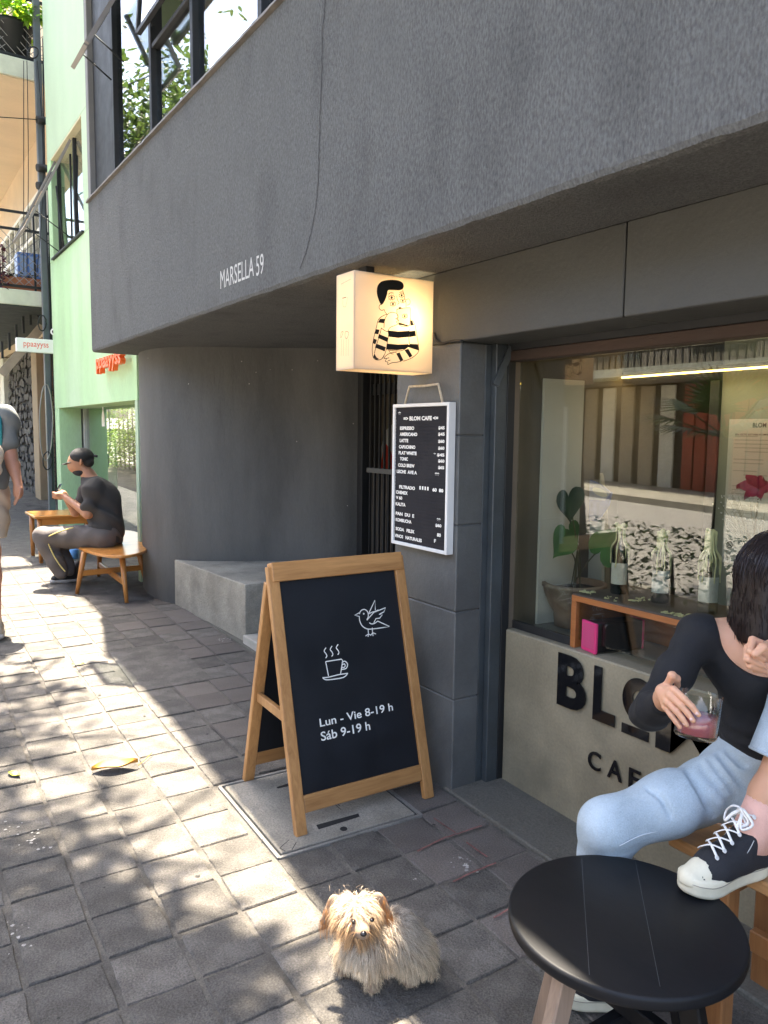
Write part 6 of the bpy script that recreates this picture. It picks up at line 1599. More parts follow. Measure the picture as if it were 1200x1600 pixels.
# sneakers
def sneaker(toe, heel, par, z_floor, up=Vector((0, 0, 1)), hi=.135):
    t = (toe - heel); L = t.length; t.normalize(); s_ = up.cross(t).normalized(); t = s_.cross(up).normalized(); O_ = heel
    def p(x, y, z): return O_ + t * (x * L) + s_ * y + up * z
    sh_ = empty('sneaker', heel); sh_.parent = par; sh_.matrix_parent_inverse = pm(par).inverted()
    outline = [(-.02, 0), (.0, .026), (.12, .034), (.3, .033), (.5, .038), (.7, .047), (.85, .043), (.95, .029), (1.0, .0)]
    ring = [(x, y) for x, y in outline] + [(x, -y * (.92 if .25 < x < .6 else 1)) for x, y in reversed(outline[1:-1])]
    ring = [tuple(q) for q in spline(ring, 4, True)]
    so = MB(); n = len(ring); prof = [(0.93, 0.0), (1.0, .004), (1.02, .012), (1.0, .017), (1.015, .020), (1.01, .040), (.95, .044)]
    V = []
    for sc, z in prof:
        for x, y in ring: V.append(p(.49 + (x - .49) * (1 + (sc - 1) * .4), y * sc, z + .010 * max(0, x - .8) * 5))
    F = [(i * n + k, i * n + (k + 1) % n, (i + 1) * n + (k + 1) % n, (i + 1) * n + k) for i in range(len(prof) - 1) for k in range(n)] + [tuple(range(n))[::-1], tuple((len(prof) - 1) * n + k for k in range(n))]
    so.add(V, F, smooth=True); so.build('sole', m_rubber, sh_)
    ln_ = MB(); ln_.tube([p(.49 + (x - .49) * 1.008, y * 1.025, .031 + .010 * max(0, x - .8) * 5) for x, y in ring + ring[:1]], .0011, 5); ln_.build('sole_stripe', MATS.get('sole_line') or mat('sole_line', (.30, .27, .22), .6), sh_)
    u = Body()
    u.chain([p(.06, 0, .05), p(.35, 0, .052), p(.62, 0, .046), p(.84, 0, .040)], [.036, .038, .041, .034], .03)
    u.chain([p(.10, 0, .06), p(.13, 0, hi)], [.036, .036], .03).limb(p(.16, 0, hi - .03), p(.55, 0, .062), .034, .031, .03)
    u.cut(p(0, 0, .034), -up, .002).cut(p(.12, 0, hi - .004), (up + t * .18), .002)
    um = u.mesh(.004, 'upper', relax=2); mobj('upper', um, m_canvas, sh_)
    tc_b = Body(); tc_b.limb(p(.70, 0, .046), p(.90, 0, .038), .0425, .031, .02).cut(p(.775, 0, 0), -t, .003).cut(p(0, 0, .03), -up)
    mobj('toe_cap', tc_b.mesh(.004, 'toe', relax=2), m_rubber, sh_)
    # lace rows up the instep
    lc = MB(); ey_m = MB(); rows_ = 6
    def instep(k, sd):
        u_ = k / (rows_ - 1); x = .70 - .47 * u_; z = .086 + (hi - .060) * u_ ** 1.15 + .006; return p(x, sd * (.026 - .003 * u_), z), u_
    for k in range(rows_):
        for sd in (-1, 1):
            e, _ = instep(k, sd); ey_m.lathe([(.0022, 0), (.0058, .0012), (.0062, 0)], e, 10, axis=(up * .6 + s_ * sd * .8))
            if k < rows_ - 1:
                f, _ = instep(k + 1, -sd); mid = (e + f) / 2 + up * .012 + t * .004; lc.tube([Vector(q) for q in spline([np.array(e + up * .002), np.array(mid), np.array(f + up * .002)], 4)], .0036, 6, flat=.45)
    e, _ = instep(rows_ - 1, 1); f, _ = instep(rows_ - 1, -1); c0 = (e + f) / 2 + up * .012 + t * .012
    for a_, b_ in ((1, .016), (-1, .018), (1, .004)):
        lp_ = [c0, c0 + s_ * a_ * b_ + t * .012 + up * .004, c0 + s_ * a_ * (b_ + .022) + t * .01 - up * .02, c0 + s_ * a_ * (b_ + .008) + t * .03 - up * .035, c0 + s_ * a_ * .012 + t * .02 - up * .012, c0]
        lc.tube([Vector(q) for q in spline([np.array(q) for q in lp_], 5)], .0040, 6, flat=.6)
    lc.build('lace', m_lace, sh_); ey_m.build('eyelets', m_white, sh_)['kind'] = 'stuff'
    st_ = MB()
    for sd in (-1, 1):
        pts = [p(.70, sd * .0415, .045), p(.60, sd * .040, .062), p(.50, sd * .037, .072), p(.36, sd * .0375, .090), p(.27, sd * .0355, hi - .02)]
        st_.tube([Vector(q) for q in spline([np.array(q) for q in pts], 4)], .0012, 5)
    st_.tube([p(.12 + .135 * math.cos(a), .0355 * math.sin(a), hi - .004 + .0) for a in np.linspace(0, 2 * PI, 25)], .0016, 5)
    st_.build('stitching', mat('grey_thread', (.45, .45, .43), .8) if 'grey_thread' not in MATS else MATS['grey_thread'], sh_)
    return sh_, p
toe = onZ(1066, 1398, ZT + .004); heel = onZ(1178, 1362, ZT + .004)
dv = (toe - heel); dv.z = 0; dv.normalize(); heel2 = toe - dv * .262
sk, pfun = sneaker(Vector((toe.x, toe.y, ZT + .001)), Vector((heel2.x, heel2.y, ZT + .001)), wo, ZT)
MB().obox(pfun(.07, .0375, .085), dv * .011, Vector((-dv.y, dv.x, 0)) * .0012, Vector((0, 0, .011))).build('red_patch', mat('red_patch', (.55, .03, .03), .6), sk)
toe2 = onG(864, 1560); h2 = Vector((toe2.x + .19, toe2.y - .12, 0)); dv2 = (onG(990, 1580) - toe2).normalized(); h2 = toe2 + Vector((dv2.x, dv2.y, 0)) * .262
sneaker(Vector((toe2.x, toe2.y, G(toe2.y) + .006)), Vector((h2.x, h2.y, G(toe2.y) + .006)), wo, 0)

# the drink
dk = empty('glass_tumbler', gl_c, 'clear glass tumbler of pink drink held by the woman', 'glass')
m_tumbler = bpy.data.materials.new('tumbler_glass'); m_tumbler.use_nodes = True; b_ = m_tumbler.node_tree.nodes['Principled BSDF']; b_.inputs['Transmission Weight'].default_value = 1; b_.inputs['Roughness'].default_value = .02; b_.inputs['IOR'].default_value = 1.45; b_.inputs['Base Color'].default_value = (.97, .98, .98, 1)
MB().lathe([(0, 0), (GR * .9, 0), (GR * .96, .004), (GR, GH), (GR - .0022, GH), (GR - .0035, .010), (0, .009)], gl_c, 40, axis=gax).build('tumbler', glass('tumbler_thin_glass', (.94, .96, .96), gain=1.6), dk)
m_drink = mat('pink_drink', (.62, .17, .20), .15, var=.04, sss=.3)
MB().lathe([(0, .0095), (GR - .0042, .0105), (GR - .0035, GH * .52), (0, GH * .52)], gl_c, 40, axis=gax).build('drink', m_drink, dk)
# ------------------------------------------------------------------ man seated on the oval bench with a phone
sm_ = empty('person', (1.75, 7.0, .52), 'man in a dark cap and tee hunched over his phone on the oval bench', 'person')
DM = 6.93
def mp(x, y, d=0.0): return at(x, y, DM + d)
m_tee_dk = mat('charcoal_tee', (.045, .042, .040), .9, var=.15, bump=.12, bscale=60)
m_track = mat('brown_track_pants', (.115, .10, .094), .8, var=.15, bump=.15, bscale=40)
hd = mp(122, 722); nk = mp(138, 742); ch_ = mp(158, 775); wa_ = mp(167, 815); hp2 = mp(165, 836)
lv = Vector((.55, .83, 0)).normalized()           # across the body, away from the camera
shN, shF = mp(146, 762, -.14), mp(143, 758, .2); elN, elF = mp(137, 803, -.16), mp(118, 800, .16); haN, haF = mp(97, 773, -.03), mp(99, 771, .06)
kN, kF = mp(68, 840, -.1), mp(80, 842, .14); anN, anF = mp(97, 898, -.06), mp(108, 893, .1)
b_ = Body()
b_.chain([hp2, wa_, ch_], [.11, .11, .12], .08, (lv, 1.2)).limb(ch_, nk, .10, .055, .08).limb(shN, shF, .06, .06, .07).limb(nk, hd, .052, .06, .04)
b_.ell(hd, (.085, .085, .11), .03).ell(mp(115, 727), (.05, .05, .06), .03)
b_.ell(mp(112.5, 724.5), (.018, .018, .022), .015)
for s0, e0, h0 in ((shN, elN, haN), (shF, elF, haF)): b_.chain([s0, e0], [.05, .042], .03).chain([e0, h0], [.042, .026], .02).ell(h0 + Vector((-.02, 0, .0)), (.045, .035, .03), .02)
for k_, a_ in ((kN, anN), (kF, anF)): b_.chain([hp2, k_], [.09, .058], .04).chain([k_, a_], [.055, .036], .03)
b_.ell(mp(126.5, 721, -.085), (.012, .022, .032), .008)
for i in range(4): b_.limb(haN + Vector((-.02, -.01, .01 - i * .016)), haN + Vector((-.075, .02, .022 - i * .016)), .010, .008, .006)
for i in range(4): b_.limb(haF + Vector((-.02, -.01, .0 - i * .016)), haF + Vector((-.07, -.03, .014 - i * .016)), .010, .008, .006)
mobj('body', b_.mesh(.008, 'body', relax=2), m_skin_tan, sm_)
s_ = Body()
s_.chain([hp2 + Vector((0, 0, -.03)), wa_, ch_], [.140, .134, .140], .08, (lv, 1.18)).limb(ch_, nk - Vector((0, 0, .02)), .125, .066, .08).limb(shN, shF, .078, .078, .07)
s_.chain([shN, shN.lerp(elN, .72)], [.078, .068], .04).chain([shF, shF.lerp(elF, .72)], [.078, .068], .04)
s_.cut(hp2 + Vector((0, 0, -.06)), (0, 0, -1)); s_.ell(nk + Vector((-.03, -.0, .05)), (.06, .06, .06), .01, op='s')
def tee_fold(P): return -.009 * np.sin(P @ _v((14, 6, 30)) + 2 * np.sin(P @ _v((8, 11, 5)))) - .005 * np.sin(P @ _v((30, -14, 22)))
mobj('shirt', s_.mesh(.009, 'shirt', tee_fold, relax=2), m_tee_dk, sm_)
p_ = Body()
p_.limb(hp2 + lv * -.07, hp2 + lv * .07, .132, .132, .06)
for k_, a_, o_ in ((kN, anN, -.07), (kF, anF, .07)): p_.chain([hp2 + lv * o_, k_], [.115, .085], .05).chain([k_, k_.lerp(a_, .6), a_ + Vector((0, 0, .02))], [.085, .075, .058], .04)
p_.cut(hp2 + Vector((0, 0, .15)), (0, 0, 1))
def pant_fold(P): return -.007 * np.sin(P @ _v((20, 10, 24)) + 2 * np.sin(P @ _v((10, 7, 13)))) - .004 * np.sin(P @ _v((-25, 30, 18)))
mobj('trousers', p_.mesh(.009, 'trousers', pant_fold, relax=2), m_track, sm_)
pip = MB(); pip.tube([Vector(q) for q in spline([np.array(mp(x, y, -.19)) for x, y in ((115, 824), (95, 830), (76, 838))], 5)], .006, 5); pip.tube([Vector(q) for q in spline([np.array(mp(x, y, -.165)) for x, y in ((75, 848), (84, 868), (95, 885), (102, 893))], 5)], .006, 5)
pip.build('piping', mat('yellow_piping', (.60, .50, .18), .6), sm_)
m_cap = mat('black_cap_cloth', (.014, .013, .013), .75, var=.15, bump=.2)
c_ = Body(); cc = mp(128, 714); c_.ell(cc, (.105, .105, .085), .02).cut(mp(128, 722), Vector((-.12, 0, -1)), .004)
capo = mobj('cap', c_.mesh(.007, 'cap', relax=2), m_cap, sm_)
br_ = Body(); br_.limb(mp(112, 722, -.02), mp(104, 725, .0), .065, .045, .02, (Vector((-.1, 0, 1)), .16)); mobj('brim', br_.mesh(.006, 'brim', relax=1), m_cap, capo)
MB().tube([mp(147, 712, -.02), mp(152, 713, -.02)], .012, 6).build('strap', m_cap, capo)
mk = Body(); mk.ell(mp(126, 738, -.0), (.052, .075, .034), .02).ell(mp(120, 736), (.04, .05, .03), .03); mobj('mask', mk.mesh(.006, 'mask', relax=1), mat('black_mask', (.01, .01, .012), .85), sm_)
hr_ = Body(); hr_.ell(mp(137, 722, .0), (.055, .075, .05), .03); mobj('hair', hr_.mesh(.008, 'hair'), mat('short_dark_hair', (.012, .01, .009), .8, bump=.4, bscale=200), sm_)
def trainer(toe, heel, par, ms, mt, z):
    t = (toe - heel); t.z = 0; L = t.length; t.normalize(); s2 = Vector((-t.y, t.x, 0)); o = empty('trainer', heel); o.parent = par; o.matrix_parent_inverse = pm(par).inverted()
    def p(x, y, zz): return Vector((heel.x, heel.y, z)) + t * x * L + s2 * y + Vector((0, 0, zz))
    so = Body(); so.chain([p(.12, 0, .022), p(.5, 0, .02), p(.85, 0, .024)], [.036, .040, .040], .03, (Vector((0, 0, 1)), .62)); so.cut(p(0, 0, .002), (0, 0, -1)); mobj('sole', so.mesh(.006, 'sole', relax=1), ms, o)
    up_ = Body(); up_.chain([p(.12, 0, .075), p(.45, 0, .065), p(.82, 0, .045)], [.042, .042, .034], .04).limb(p(.15, 0, .07), p(.17, 0, .115), .044, .046, .03); up_.cut(p(0, 0, .03), (0, 0, -1)); mobj('upper', up_.mesh(.006, 'upper', relax=2), mt, o); return o, p, s2
m_gsole = mat('grey_sole', (.36, .35, .34), .6); m_bupper = mat('black_trainer', (.018, .018, .019), .6, var=.2)
tn, pf_, s2 = trainer(Vector(onG(78, 912)), Vector(onG(121, 908)), sm_, m_gsole, m_bupper, G(7.3)); trainer(Vector(onG(92, 905)), Vector(onG(128, 900)), sm_, m_gsole, m_bupper, G(7.5))
sw = MB(); sg_ = -1 if (pf_(.5, -.045, .07) - Vector(_C)).length < (pf_(.5, .045, .07) - Vector(_C)).length else 1
sw.add([pf_(.30, sg_ * .047, .085), pf_(.36, sg_ * .047, .062), pf_(.48, sg_ * .047, .060), pf_(.72, sg_ * .044, .085), pf_(.48, sg_ * .047, .071), pf_(.38, sg_ * .047, .072)], [(0, 1, 5), (1, 2, 5), (2, 4, 5), (2, 3, 4)]); sw.build('side_mark', m_white, tn)
ph = empty('phone', mp(88, 762), 'mobile phone held up in the hands of the seated man', 'phone')
MB().obox(mp(90, 766, .0), Vector((.028, .0, .058)), Vector((.4, .9, 0)).normalized() * .036, Vector((.058, 0, -.028)).normalized() * .004).build('body', m_black, ph, .003)
MB().obox(mp(90, 766, .0) + Vector((.0044, 0, -.002)), Vector((.026, .0, .054)), Vector((.4, .9, 0)).normalized() * .033, Vector((.058, 0, -.028)).normalized() * .0012).build('screen', mat('phone_screen', (.12, .30, .45), .1), ph)

# ------------------------------------------------------------------ man walking past at the street edge
pw_ = empty('person', (.72, 6.1, .11), 'man in grey tee and khaki shorts walking with a teal backpack', 'person')
DP = 5.45
def wp(x, y, d=0.0): return at(x - 9, y, DP + d)
m_tee_g = mat('grey_tee', (.17, .185, .185), .9, var=.1, bump=.1, bscale=60); m_khaki = mat('khaki_cotton', (.52, .40, .29), .85, var=.08, bump=.15, bscale=50); m_teal = mat('teal_strap', (.03, .25, .28), .7, var=.1)
sN = wp(16, 652); eN = wp(25, 712, .03); hN = wp(37, 755, .0); hpN = wp(-6, 755); chst = wp(-26, 680); pelv = wp(-20, 765); nkk = wp(-30, 630); hdd = wp(-34, 590)
kn1, an1 = wp(-6, 862, -.05), Vector((.66, 5.95, G(6) + .09)); kn2, an2 = wp(-34, 858, .12), Vector((.50, 6.4, G(6.4) + .12)); sF = wp(-72, 652); eF = wp(-84, 715, .05); hF = wp(-80, 760, -.05)
b_ = Body(); b_.chain([pelv, (pelv + chst) / 2, chst], [.145, .145, .16], .08).limb(chst, nkk, .11, .06, .08).limb(sN, sF, .06, .06, .06).limb(nkk, hdd, .058, .06, .04).ell(hdd, (.085, .1, .125), .03)
for s0, e0, h0 in ((sN, eN, hN), (sF, eF, hF)):
    b_.chain([s0, e0], [.055, .046], .03).chain([e0, e0.lerp(h0, .35), h0], [.046, .045, .030], .02).ell(h0 + Vector((.0, 0, -.055)), (.035, .045, .06), .02)
    for i in range(4): b_.limb(h0 + Vector((.0, -.03 + i * .02, -.09)), h0 + Vector((-.03, -.03 + i * .018, -.15)), .0105, .0085, .006)
    b_.limb(h0 + Vector((.01, -.045, -.03)), h0 + Vector((-.005, -.065, -.09)), .012, .009, .01)
for k_, a_ in ((kn1, an1), (kn2, an2)): b_.chain([pelv, k_], [.10, .065], .05).chain([k_, k_.lerp(a_, .35), a_], [.062, .06, .04], .03)
mobj('body', b_.mesh(.010, 'body', relax=2), m_skin_red, pw_)
s_ = Body(); s_.chain([pelv + Vector((0, 0, .05)), (pelv + chst) / 2, chst], [.172, .175, .19], .08).limb(chst, nkk, .14, .07, .08).limb(sN, sF, .085, .085, .06).chain([sN, sN.lerp(eN, .62)], [.085, .075], .04).chain([sF, sF.lerp(eF, .62)], [.085, .075], .04).cut(pelv + Vector((0, 0, .0)), (0, 0, -1))
mobj('shirt', s_.mesh(.010, 'shirt', tee_fold, relax=2), m_tee_g, pw_)
p_ = Body(); p_.ell(pelv + Vector((0, 0, -.02)), (.175, .175, .14), .05)
for k_, o_ in ((kn1, .06), (kn2, -.06)): p_.limb(pelv + Vector((o_, 0, -.05)), k_ + Vector((0, 0, .09)), .125, .115, .05)
p_.cut(pelv + Vector((0, 0, .09)), (0, 0, 1)).cut((kn1 + kn2) / 2 + Vector((0, 0, .10)), (0, 0, -1))
mobj('shorts', p_.mesh(.010, 'shorts', pant_fold, relax=2), m_khaki, pw_)
st_ = MB(); st_.tube([Vector(q) for q in spline([np.array(wp(x, y, d)) for x, y, d in ((-2, 628, .06), (4, 640, -.06), (7, 665, -.10), (8, 700, -.06), (12, 720, .08))], 6)], .022, 8, flat=.5); st_.build('strap', m_teal, pw_)
bp_ = Body(); bp_.ell(wp(-24, 690, .28), (.17, .12, .24), .03); mobj('backpack', bp_.mesh(.012, 'backpack', relax=1), m_teal, pw_)
hr_ = Body(); hr_.ell(hdd + Vector((0, .02, .04)), (.09, .105, .11), .02).cut(hdd + Vector((0, 0, .02)), (0, -.6, -1)); mobj('hair', hr_.mesh(.010, 'hair'), MATS['short_dark_hair'], pw_)
trainer(an1 + Vector((-.0, -.20, 0)), an1 + Vector((0, .06, 0)), pw_, m_gsole, mat('tan_shoe', (.35, .29, .22), .7), G(5.95)); trainer(an2 + Vector((0, -.20, .0)), an2 + Vector((0, .06, 0)), pw_, m_gsole, MATS['tan_shoe'], G(6.35))
# small cream pup carried in his arm
dgc = empty('carried_bundle', wp(-4, 715, -.16), 'orange and white bundled wrap carried at the front of the walking man', 'bundle')
q = Body(); q.ell(wp(-8, 712, -.2), (.10, .07, .10), .03).ell(wp(-12, 735, -.2), (.11, .07, .07), .03); mobj('wrap', q.mesh(.010, 'wrap', pant_fold, relax=1), mat('patterned_wrap', (.72, .62, .50), .9, var=.1, stain=(.70, .25, .04), stain_amt=1, stain_scale=9), dgc)
# ------------------------------------------------------------------ small long haired terrier sitting on the paving
dog = empty('dog', (1.15, 1.72, 0), 'small shaggy cream and tan terrier sitting half in the sun on the paving', 'dog')
DD = 2.16
def dp2(x, y, d=0.0): return at(x, y, DD + d)
gz_ = G(1.7)
hd_, mz = dp2(556, 1432, -.03), dp2(567, 1456, -.095)
chs, bdy, rmp = dp2(578, 1476, .005), dp2(618, 1460, .045), dp2(643, 1488, .06)
pf1 = Vector(onG(536, 1522)); pf2 = Vector(onG(582, 1548)); pf1.z += .014; pf2.z += .014
hk = Vector(onG(640, 1528)); hk.z += .02; hf = Vector(onG(640, 1537)); hf.z += .012
B = Body()
B.chain([chs, bdy, rmp], [.044, .048, .052], .05).limb(chs, hd_, .042, .038, .04).ell(hd_, (.054, .054, .047), .02).limb(hd_ + Vector((0, 0, -.014)), mz, .032, .020, .02)
B.chain([chs + Vector((-.03, .015, -.005)), pf1 + Vector((0, 0, .06)), pf1], [.030, .019, .020], .02).chain([chs + Vector((0, -.02, -.015)), pf2 + Vector((0, 0, .06)), pf2], [.030, .020, .021], .02)
B.limb(rmp, hk + Vector((.0, 0, .035)), .056, .042, .03).limb(hk, hf, .026, .022, .02).limb(rmp + Vector((.03, -.02, -.05)), dp2(678, 1522, .05), .020, .012, .02)
eL1, eL2, eR1, eR2 = dp2(523, 1408, .0), dp2(508, 1438, -.005), dp2(590, 1404, .0), dp2(605, 1428, .005)
B.limb(eL1, eL2, .020, .016, .02, (Vector(_F), .45)).limb(eR1, eR2, .020, .015, .02, (Vector(_F), .45))
dm = B.mesh(.005, 'body', relax=2)
m_dogskin = mat('dog_skin', (.30, .21, .14), .9, var=.2); bodyo = mobj('body', dm, m_dogskin, dog)
m_fur = mat('long_fur', (.5, .4, .3), .55, var=.0, attr='Col', spec=.3)
def fur(n, seed, pick, col, lng, w0, grav, lift, curl, sway=None, name='fur'):
    P, N = sample(dm, n, seed); k = pick(P); P, N = P[k], N[k]; r = np.random.RandomState(seed + 50)
    d = N * lift + r.normal(size=N.shape) * .1
    if sway is not None: d = d + sway(P)
    # locks: neighbouring hairs lean together
    lock = np.stack([np.sin(P @ _v((210, 90, 160)) + 1.3), np.sin(P @ _v((-120, 230, 110)) + .4), np.sin(P @ _v((150, -140, 190)))], 1); d = d + lock * .26
    c = col(P, r) * (1 + .15 * lock[:, :1]); L = lng(P) * r.uniform(.6, 1.2, len(P))
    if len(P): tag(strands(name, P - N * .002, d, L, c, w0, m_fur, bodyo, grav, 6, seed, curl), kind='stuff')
hv, mzv, cv = _v(hd_), _v(mz), _v(chs)
up2, rt2, fw2 = np.array(_U), np.array(_R), np.array(_F)
def seg_d(P, a, b):
    a, b = _v(a), _v(b); t = np.clip((P - a) @ (b - a) / ((b - a) @ (b - a)), 0, 1)[:, None]; return np.linalg.norm(P - a - t * (b - a), axis=1)
isear = lambda P: (seg_d(P, eL1, eL2) < .024) | (seg_d(P, eR1, eR2) < .023)
ishead = lambda P: (np.sum((P - hv) ** 2, 1) < .068 ** 2) | (np.sum((P - mzv) ** 2, 1) < .045 ** 2)
leg = lambda P: (seg_d(P, pf1, pf1 + Vector((0, 0, .07))) < .03) | (seg_d(P, pf2, pf2 + Vector((0, 0, .07))) < .032) | (P[:, 2] < gz_ + .05)
def c_body(P, r):
    t = np.clip((P[:, 2] - (gz_ + .10)) / .10, 0, 1)[:, None]; a = np.array([.70, .56, .38]) * (1 - t) + np.array([.56, .49, .40]) * t
    x = ((P - cv) @ rt2)[:, None]; warm = np.clip(1 - np.abs(x - .03) / .05, 0, 1); a = a * (1 - .5 * warm) + np.array([.68, .48, .29]) * .5 * warm
    return a * r.uniform(.5, 1.3, (len(P), 1))
def c_head(P, r):
    top = np.clip(((P - hv) @ up2 + .0) / .04, 0, 1)[:, None]; side_ = np.clip(np.abs((P - hv) @ rt2) / .05, 0, 1)[:, None]
    a = np.array([.64, .38, .18]) * (1 - top) + np.array([.72, .60, .44]) * top; a = a * (1 - .4 * side_) + np.array([.46, .35, .23]) * .25 * side_
    return a * r.uniform(.55, 1.25, (len(P), 1))
c_ear = lambda P, r: np.array([.58, .26, .085]) * r.uniform(.55, 1.3, (len(P), 1))
fur(26000, 1, lambda P: ~ishead(P) & ~isear(P) & ~leg(P), c_body, lambda P: np.clip(.02 + .22 * (P[:, 2] - gz_), .02, .05), .0010, 1.3, .75, .22, lambda P: np.clip((P - cv) @ rt2 * 5, -.3, .8)[:, None] * rt2)
fur(12000, 5, lambda P: leg(P) & (P[:, 2] > gz_ + .004), lambda P, r: np.array([.60, .47, .31]) * r.uniform(.5, 1.3, (len(P), 1)), lambda P: np.clip(.012 + .22 * (P[:, 2] - gz_), .012, .026), .0012, .9, .8, .14)
fur(16000, 2, lambda P: ishead(P) & ~isear(P) & (np.sum((P - mzv) ** 2, 1) > .03 ** 2), c_head, lambda P: np.where((P - hv) @ up2 > .015, .050, .040), .0009, 1.1, .8, .05, lambda P: np.sign((P - hv) @ rt2 + .004)[:, None] * rt2 * .6 - fw2 * .3)
fur(2600, 3, lambda P: np.sum((P - mzv) ** 2, 1) < .034 ** 2, lambda P, r: np.array([.64, .37, .17]) * r.uniform(.65, 1.25, (len(P), 1)), lambda P: np.full(len(P), .024), .0011, 1.1, .7, .06, lambda P: np.sign((P - mzv) @ rt2)[:, None] * rt2 * .7)
fur(15000, 4, isear, c_ear, lambda P: np.full(len(P), .044), .0010, 1.8, .25, .03, lambda P: np.sign((P - hv) @ rt2)[:, None] * rt2 * .30 - up2 * .9 - fw2 * .2)
# wispy topknot
r = np.random.RandomState(9); n = 160; rt = hv + up2 * .042 + r.normal(size=(n, 3)) * np.array([.026, .026, .006]); tag(strands('topknot', rt, r.normal(size=(n, 3)) * .6 + up2 * .8 + rt2 * .3, r.uniform(.015, .03, n), np.array([.70, .56, .40]) * r.uniform(.8, 1.2, (n, 1)), .0009, m_fur, bodyo, .9, 7, 9, .25), kind='stuff')
ns = Body(); ns.ell(dp2(568, 1459, -.125), (.0088, .0088, .007), .004); mobj('nose', ns.mesh(.0015, 'nose'), mat('wet_nose', (.008, .007, .008), .2, spec=.6), bodyo)
for x, y in ((553, 1440), (581, 1437)):
    e = Body(); e.ell(dp2(x, y, -.085), (.0070, .0070, .0060), .003); mobj('eye', e.mesh(.0015, 'eye'), mat('dog_eye', (.012, .006, .004), .08, spec=.7) if x < 560 else MATS['dog_eye'], bodyo)
# ------------------------------------------------------------------ street trees (they dapple the pavement and show in the panes)
def branch(mb, p, d, L, r, depth, rr, tips):
    pts, rad = [p], [r]; n = 5
    for i in range(n):
        d = (d + Vector((rr.gauss(0, .16), rr.gauss(0, .16), rr.gauss(.04, .1)))).normalized(); p = p + d * L / n; pts.append(p); rad.append(r * (1 - .09 * (i + 1)))
    mb.tube(pts, rad, 7 if depth < 2 else 5, False)
    if depth >= 3: tips.append(p); tips.append(pts[3]); return
    for k in range(3 if depth else 4):
        a = rr.uniform(0, 2 * PI); dd = (d * .7 + Vector((math.cos(a), math.sin(a), rr.uniform(-.1, .45))) * .75).normalized()
        branch(mb, pts[rr.choice((3, 4, 5))], dd, L * rr.uniform(.62, .8), rad[-1] * .66, depth + 1, rr, tips)
def tree(name, base, h, nleaf, seed, label, leafsize=.12, keep=None, spread=.42, lean=(0, 0), group=None, d_mat=None):
    rr = random.Random(seed); t = empty(name, base, label, 'tree', group)
    mb = MB(); tips = []; base = Vector(base); d = Vector((lean[0], lean[1], 1)).normalized()
    pts = [base + d * h * .45 * k / 6 + Vector((rr.gauss(0, .03), rr.gauss(0, .03), 0)) for k in range(7)]
    mb.tube(pts, [.17 - .012 * k for k in range(7)], 10)
    for k in range(5):
        a = 2 * PI * k / 5 + rr.uniform(-.4, .4); branch(mb, pts[-1 - (k % 2)], Vector((math.cos(a) * .8 + lean[0], math.sin(a) * .8 + lean[1], rr.uniform(.5, 1.0))).normalized(), h * .28, .075, 1, rr, tips)
    mb.build('trunk', m_bark, t)
    lv = MB(); n = 0
    while n < nleaf:
        c = rr.choice(tips); p = c + Vector((rr.gauss(0, spread), rr.gauss(0, spread), rr.gauss(0, spread * .7)))
        n += 1
        if keep and not keep(p, rr): continue
        add_leaf(lv, p, rr, leafsize * rr.uniform(.7, 1.3))
    lv.build('crown', d_mat or m_leaf, t); return t
def shade(p):                                   # where this leaf's shadow falls on the pavement
    k = (p.z - G(p.y)) / SUN.z; return p.x - SUN.x * k, p.y - SUN.y * k
def in_view(p):
    d = np.array(p) - _C; z = d @ _F
    if z < .1: return False
    x, y = 600 + F_PX * (d @ _R) / z, 800 - F_PX * (d @ _U) / z
    return -60 < x < 1260 and -60 < y < 1660
def cover(x, y):
    """how much of the sun the crown keeps off the pavement here (its shape and gaps)"""
    if x > 1.15: return 0
    if y > 5.6: return .03 if x < .6 else 0
    if y > 4.7: return .16 * (1 - min(1, max(0, x - .45) / .25))
    if y > 3.2: return .42 if x < .52 else (.18 if x < .74 else 0)
    if y > 2.4: return .62 if x < .45 else (.20 if x < .64 else 0)
    if y < 2.1: return .94 if x < .72 else (.4 if x < .82 else 0)
    return .94 if x < .62 else (.36 if x < .74 else 0)
def clump_tree():
    rr = random.Random(11); base = Vector((-1.05, 5.3, G(5.3)))
    t = empty('street_tree', base, 'leafy street tree overhanging the sidewalk in front of the cafe', 'tree', 'street trees')
    mb = MB(); tips = []
    pts = [base + Vector((.05 * k, rr.gauss(0, .03), .85 * k)) for k in range(7)]; mb.tube(pts, [.19 - .012 * k for k in range(7)], 10)
    for k in range(6):
        a = 2 * PI * k / 6 + rr.uniform(-.3, .3); branch(mb, pts[-1 - (k % 2)], Vector((math.cos(a) * .8, math.sin(a) * .8, rr.uniform(.5, 1.0))).normalized(), 2.7, .08, 1, rr, tips)
    lv = MB(); made = 0
    for _ in range(5200):
        x, y = rr.uniform(-3.0, 1.2), rr.uniform(-2.0, 6.8); f = min(.94, cover(x, y) * (.55 if x < -1.8 else 1))
        if rr.random() > -math.log(1 - f) / 2.85: continue
        zz = rr.uniform(6.4, 11.2); k = zz / SUN.z; c = Vector((x, y, G(y))) + SUN * k
        if c.x > 1.5 or in_view(c): continue
        made += 1
        if made > 640: break
        R_ = rr.uniform(.10, .22); q = min(tips, key=lambda p: (p - c).length_squared)
        mb.tube([q, (q + c) / 2 + Vector((0, 0, .1)), c], [.012, .008, .003], 4, False)
        for _ in range(int(26 + R_ * 160)):
            p = c + Vector((rr.gauss(0, R_), rr.gauss(0, R_), rr.gauss(0, R_ * .6)))
            if not in_view(p) and p.x < 1.55: add_leaf(lv, p, rr, .15 * rr.uniform(.7, 1.25))
    mb.build('trunk', m_bark, t); lv.build('crown', m_leaf, t)
clump_tree()
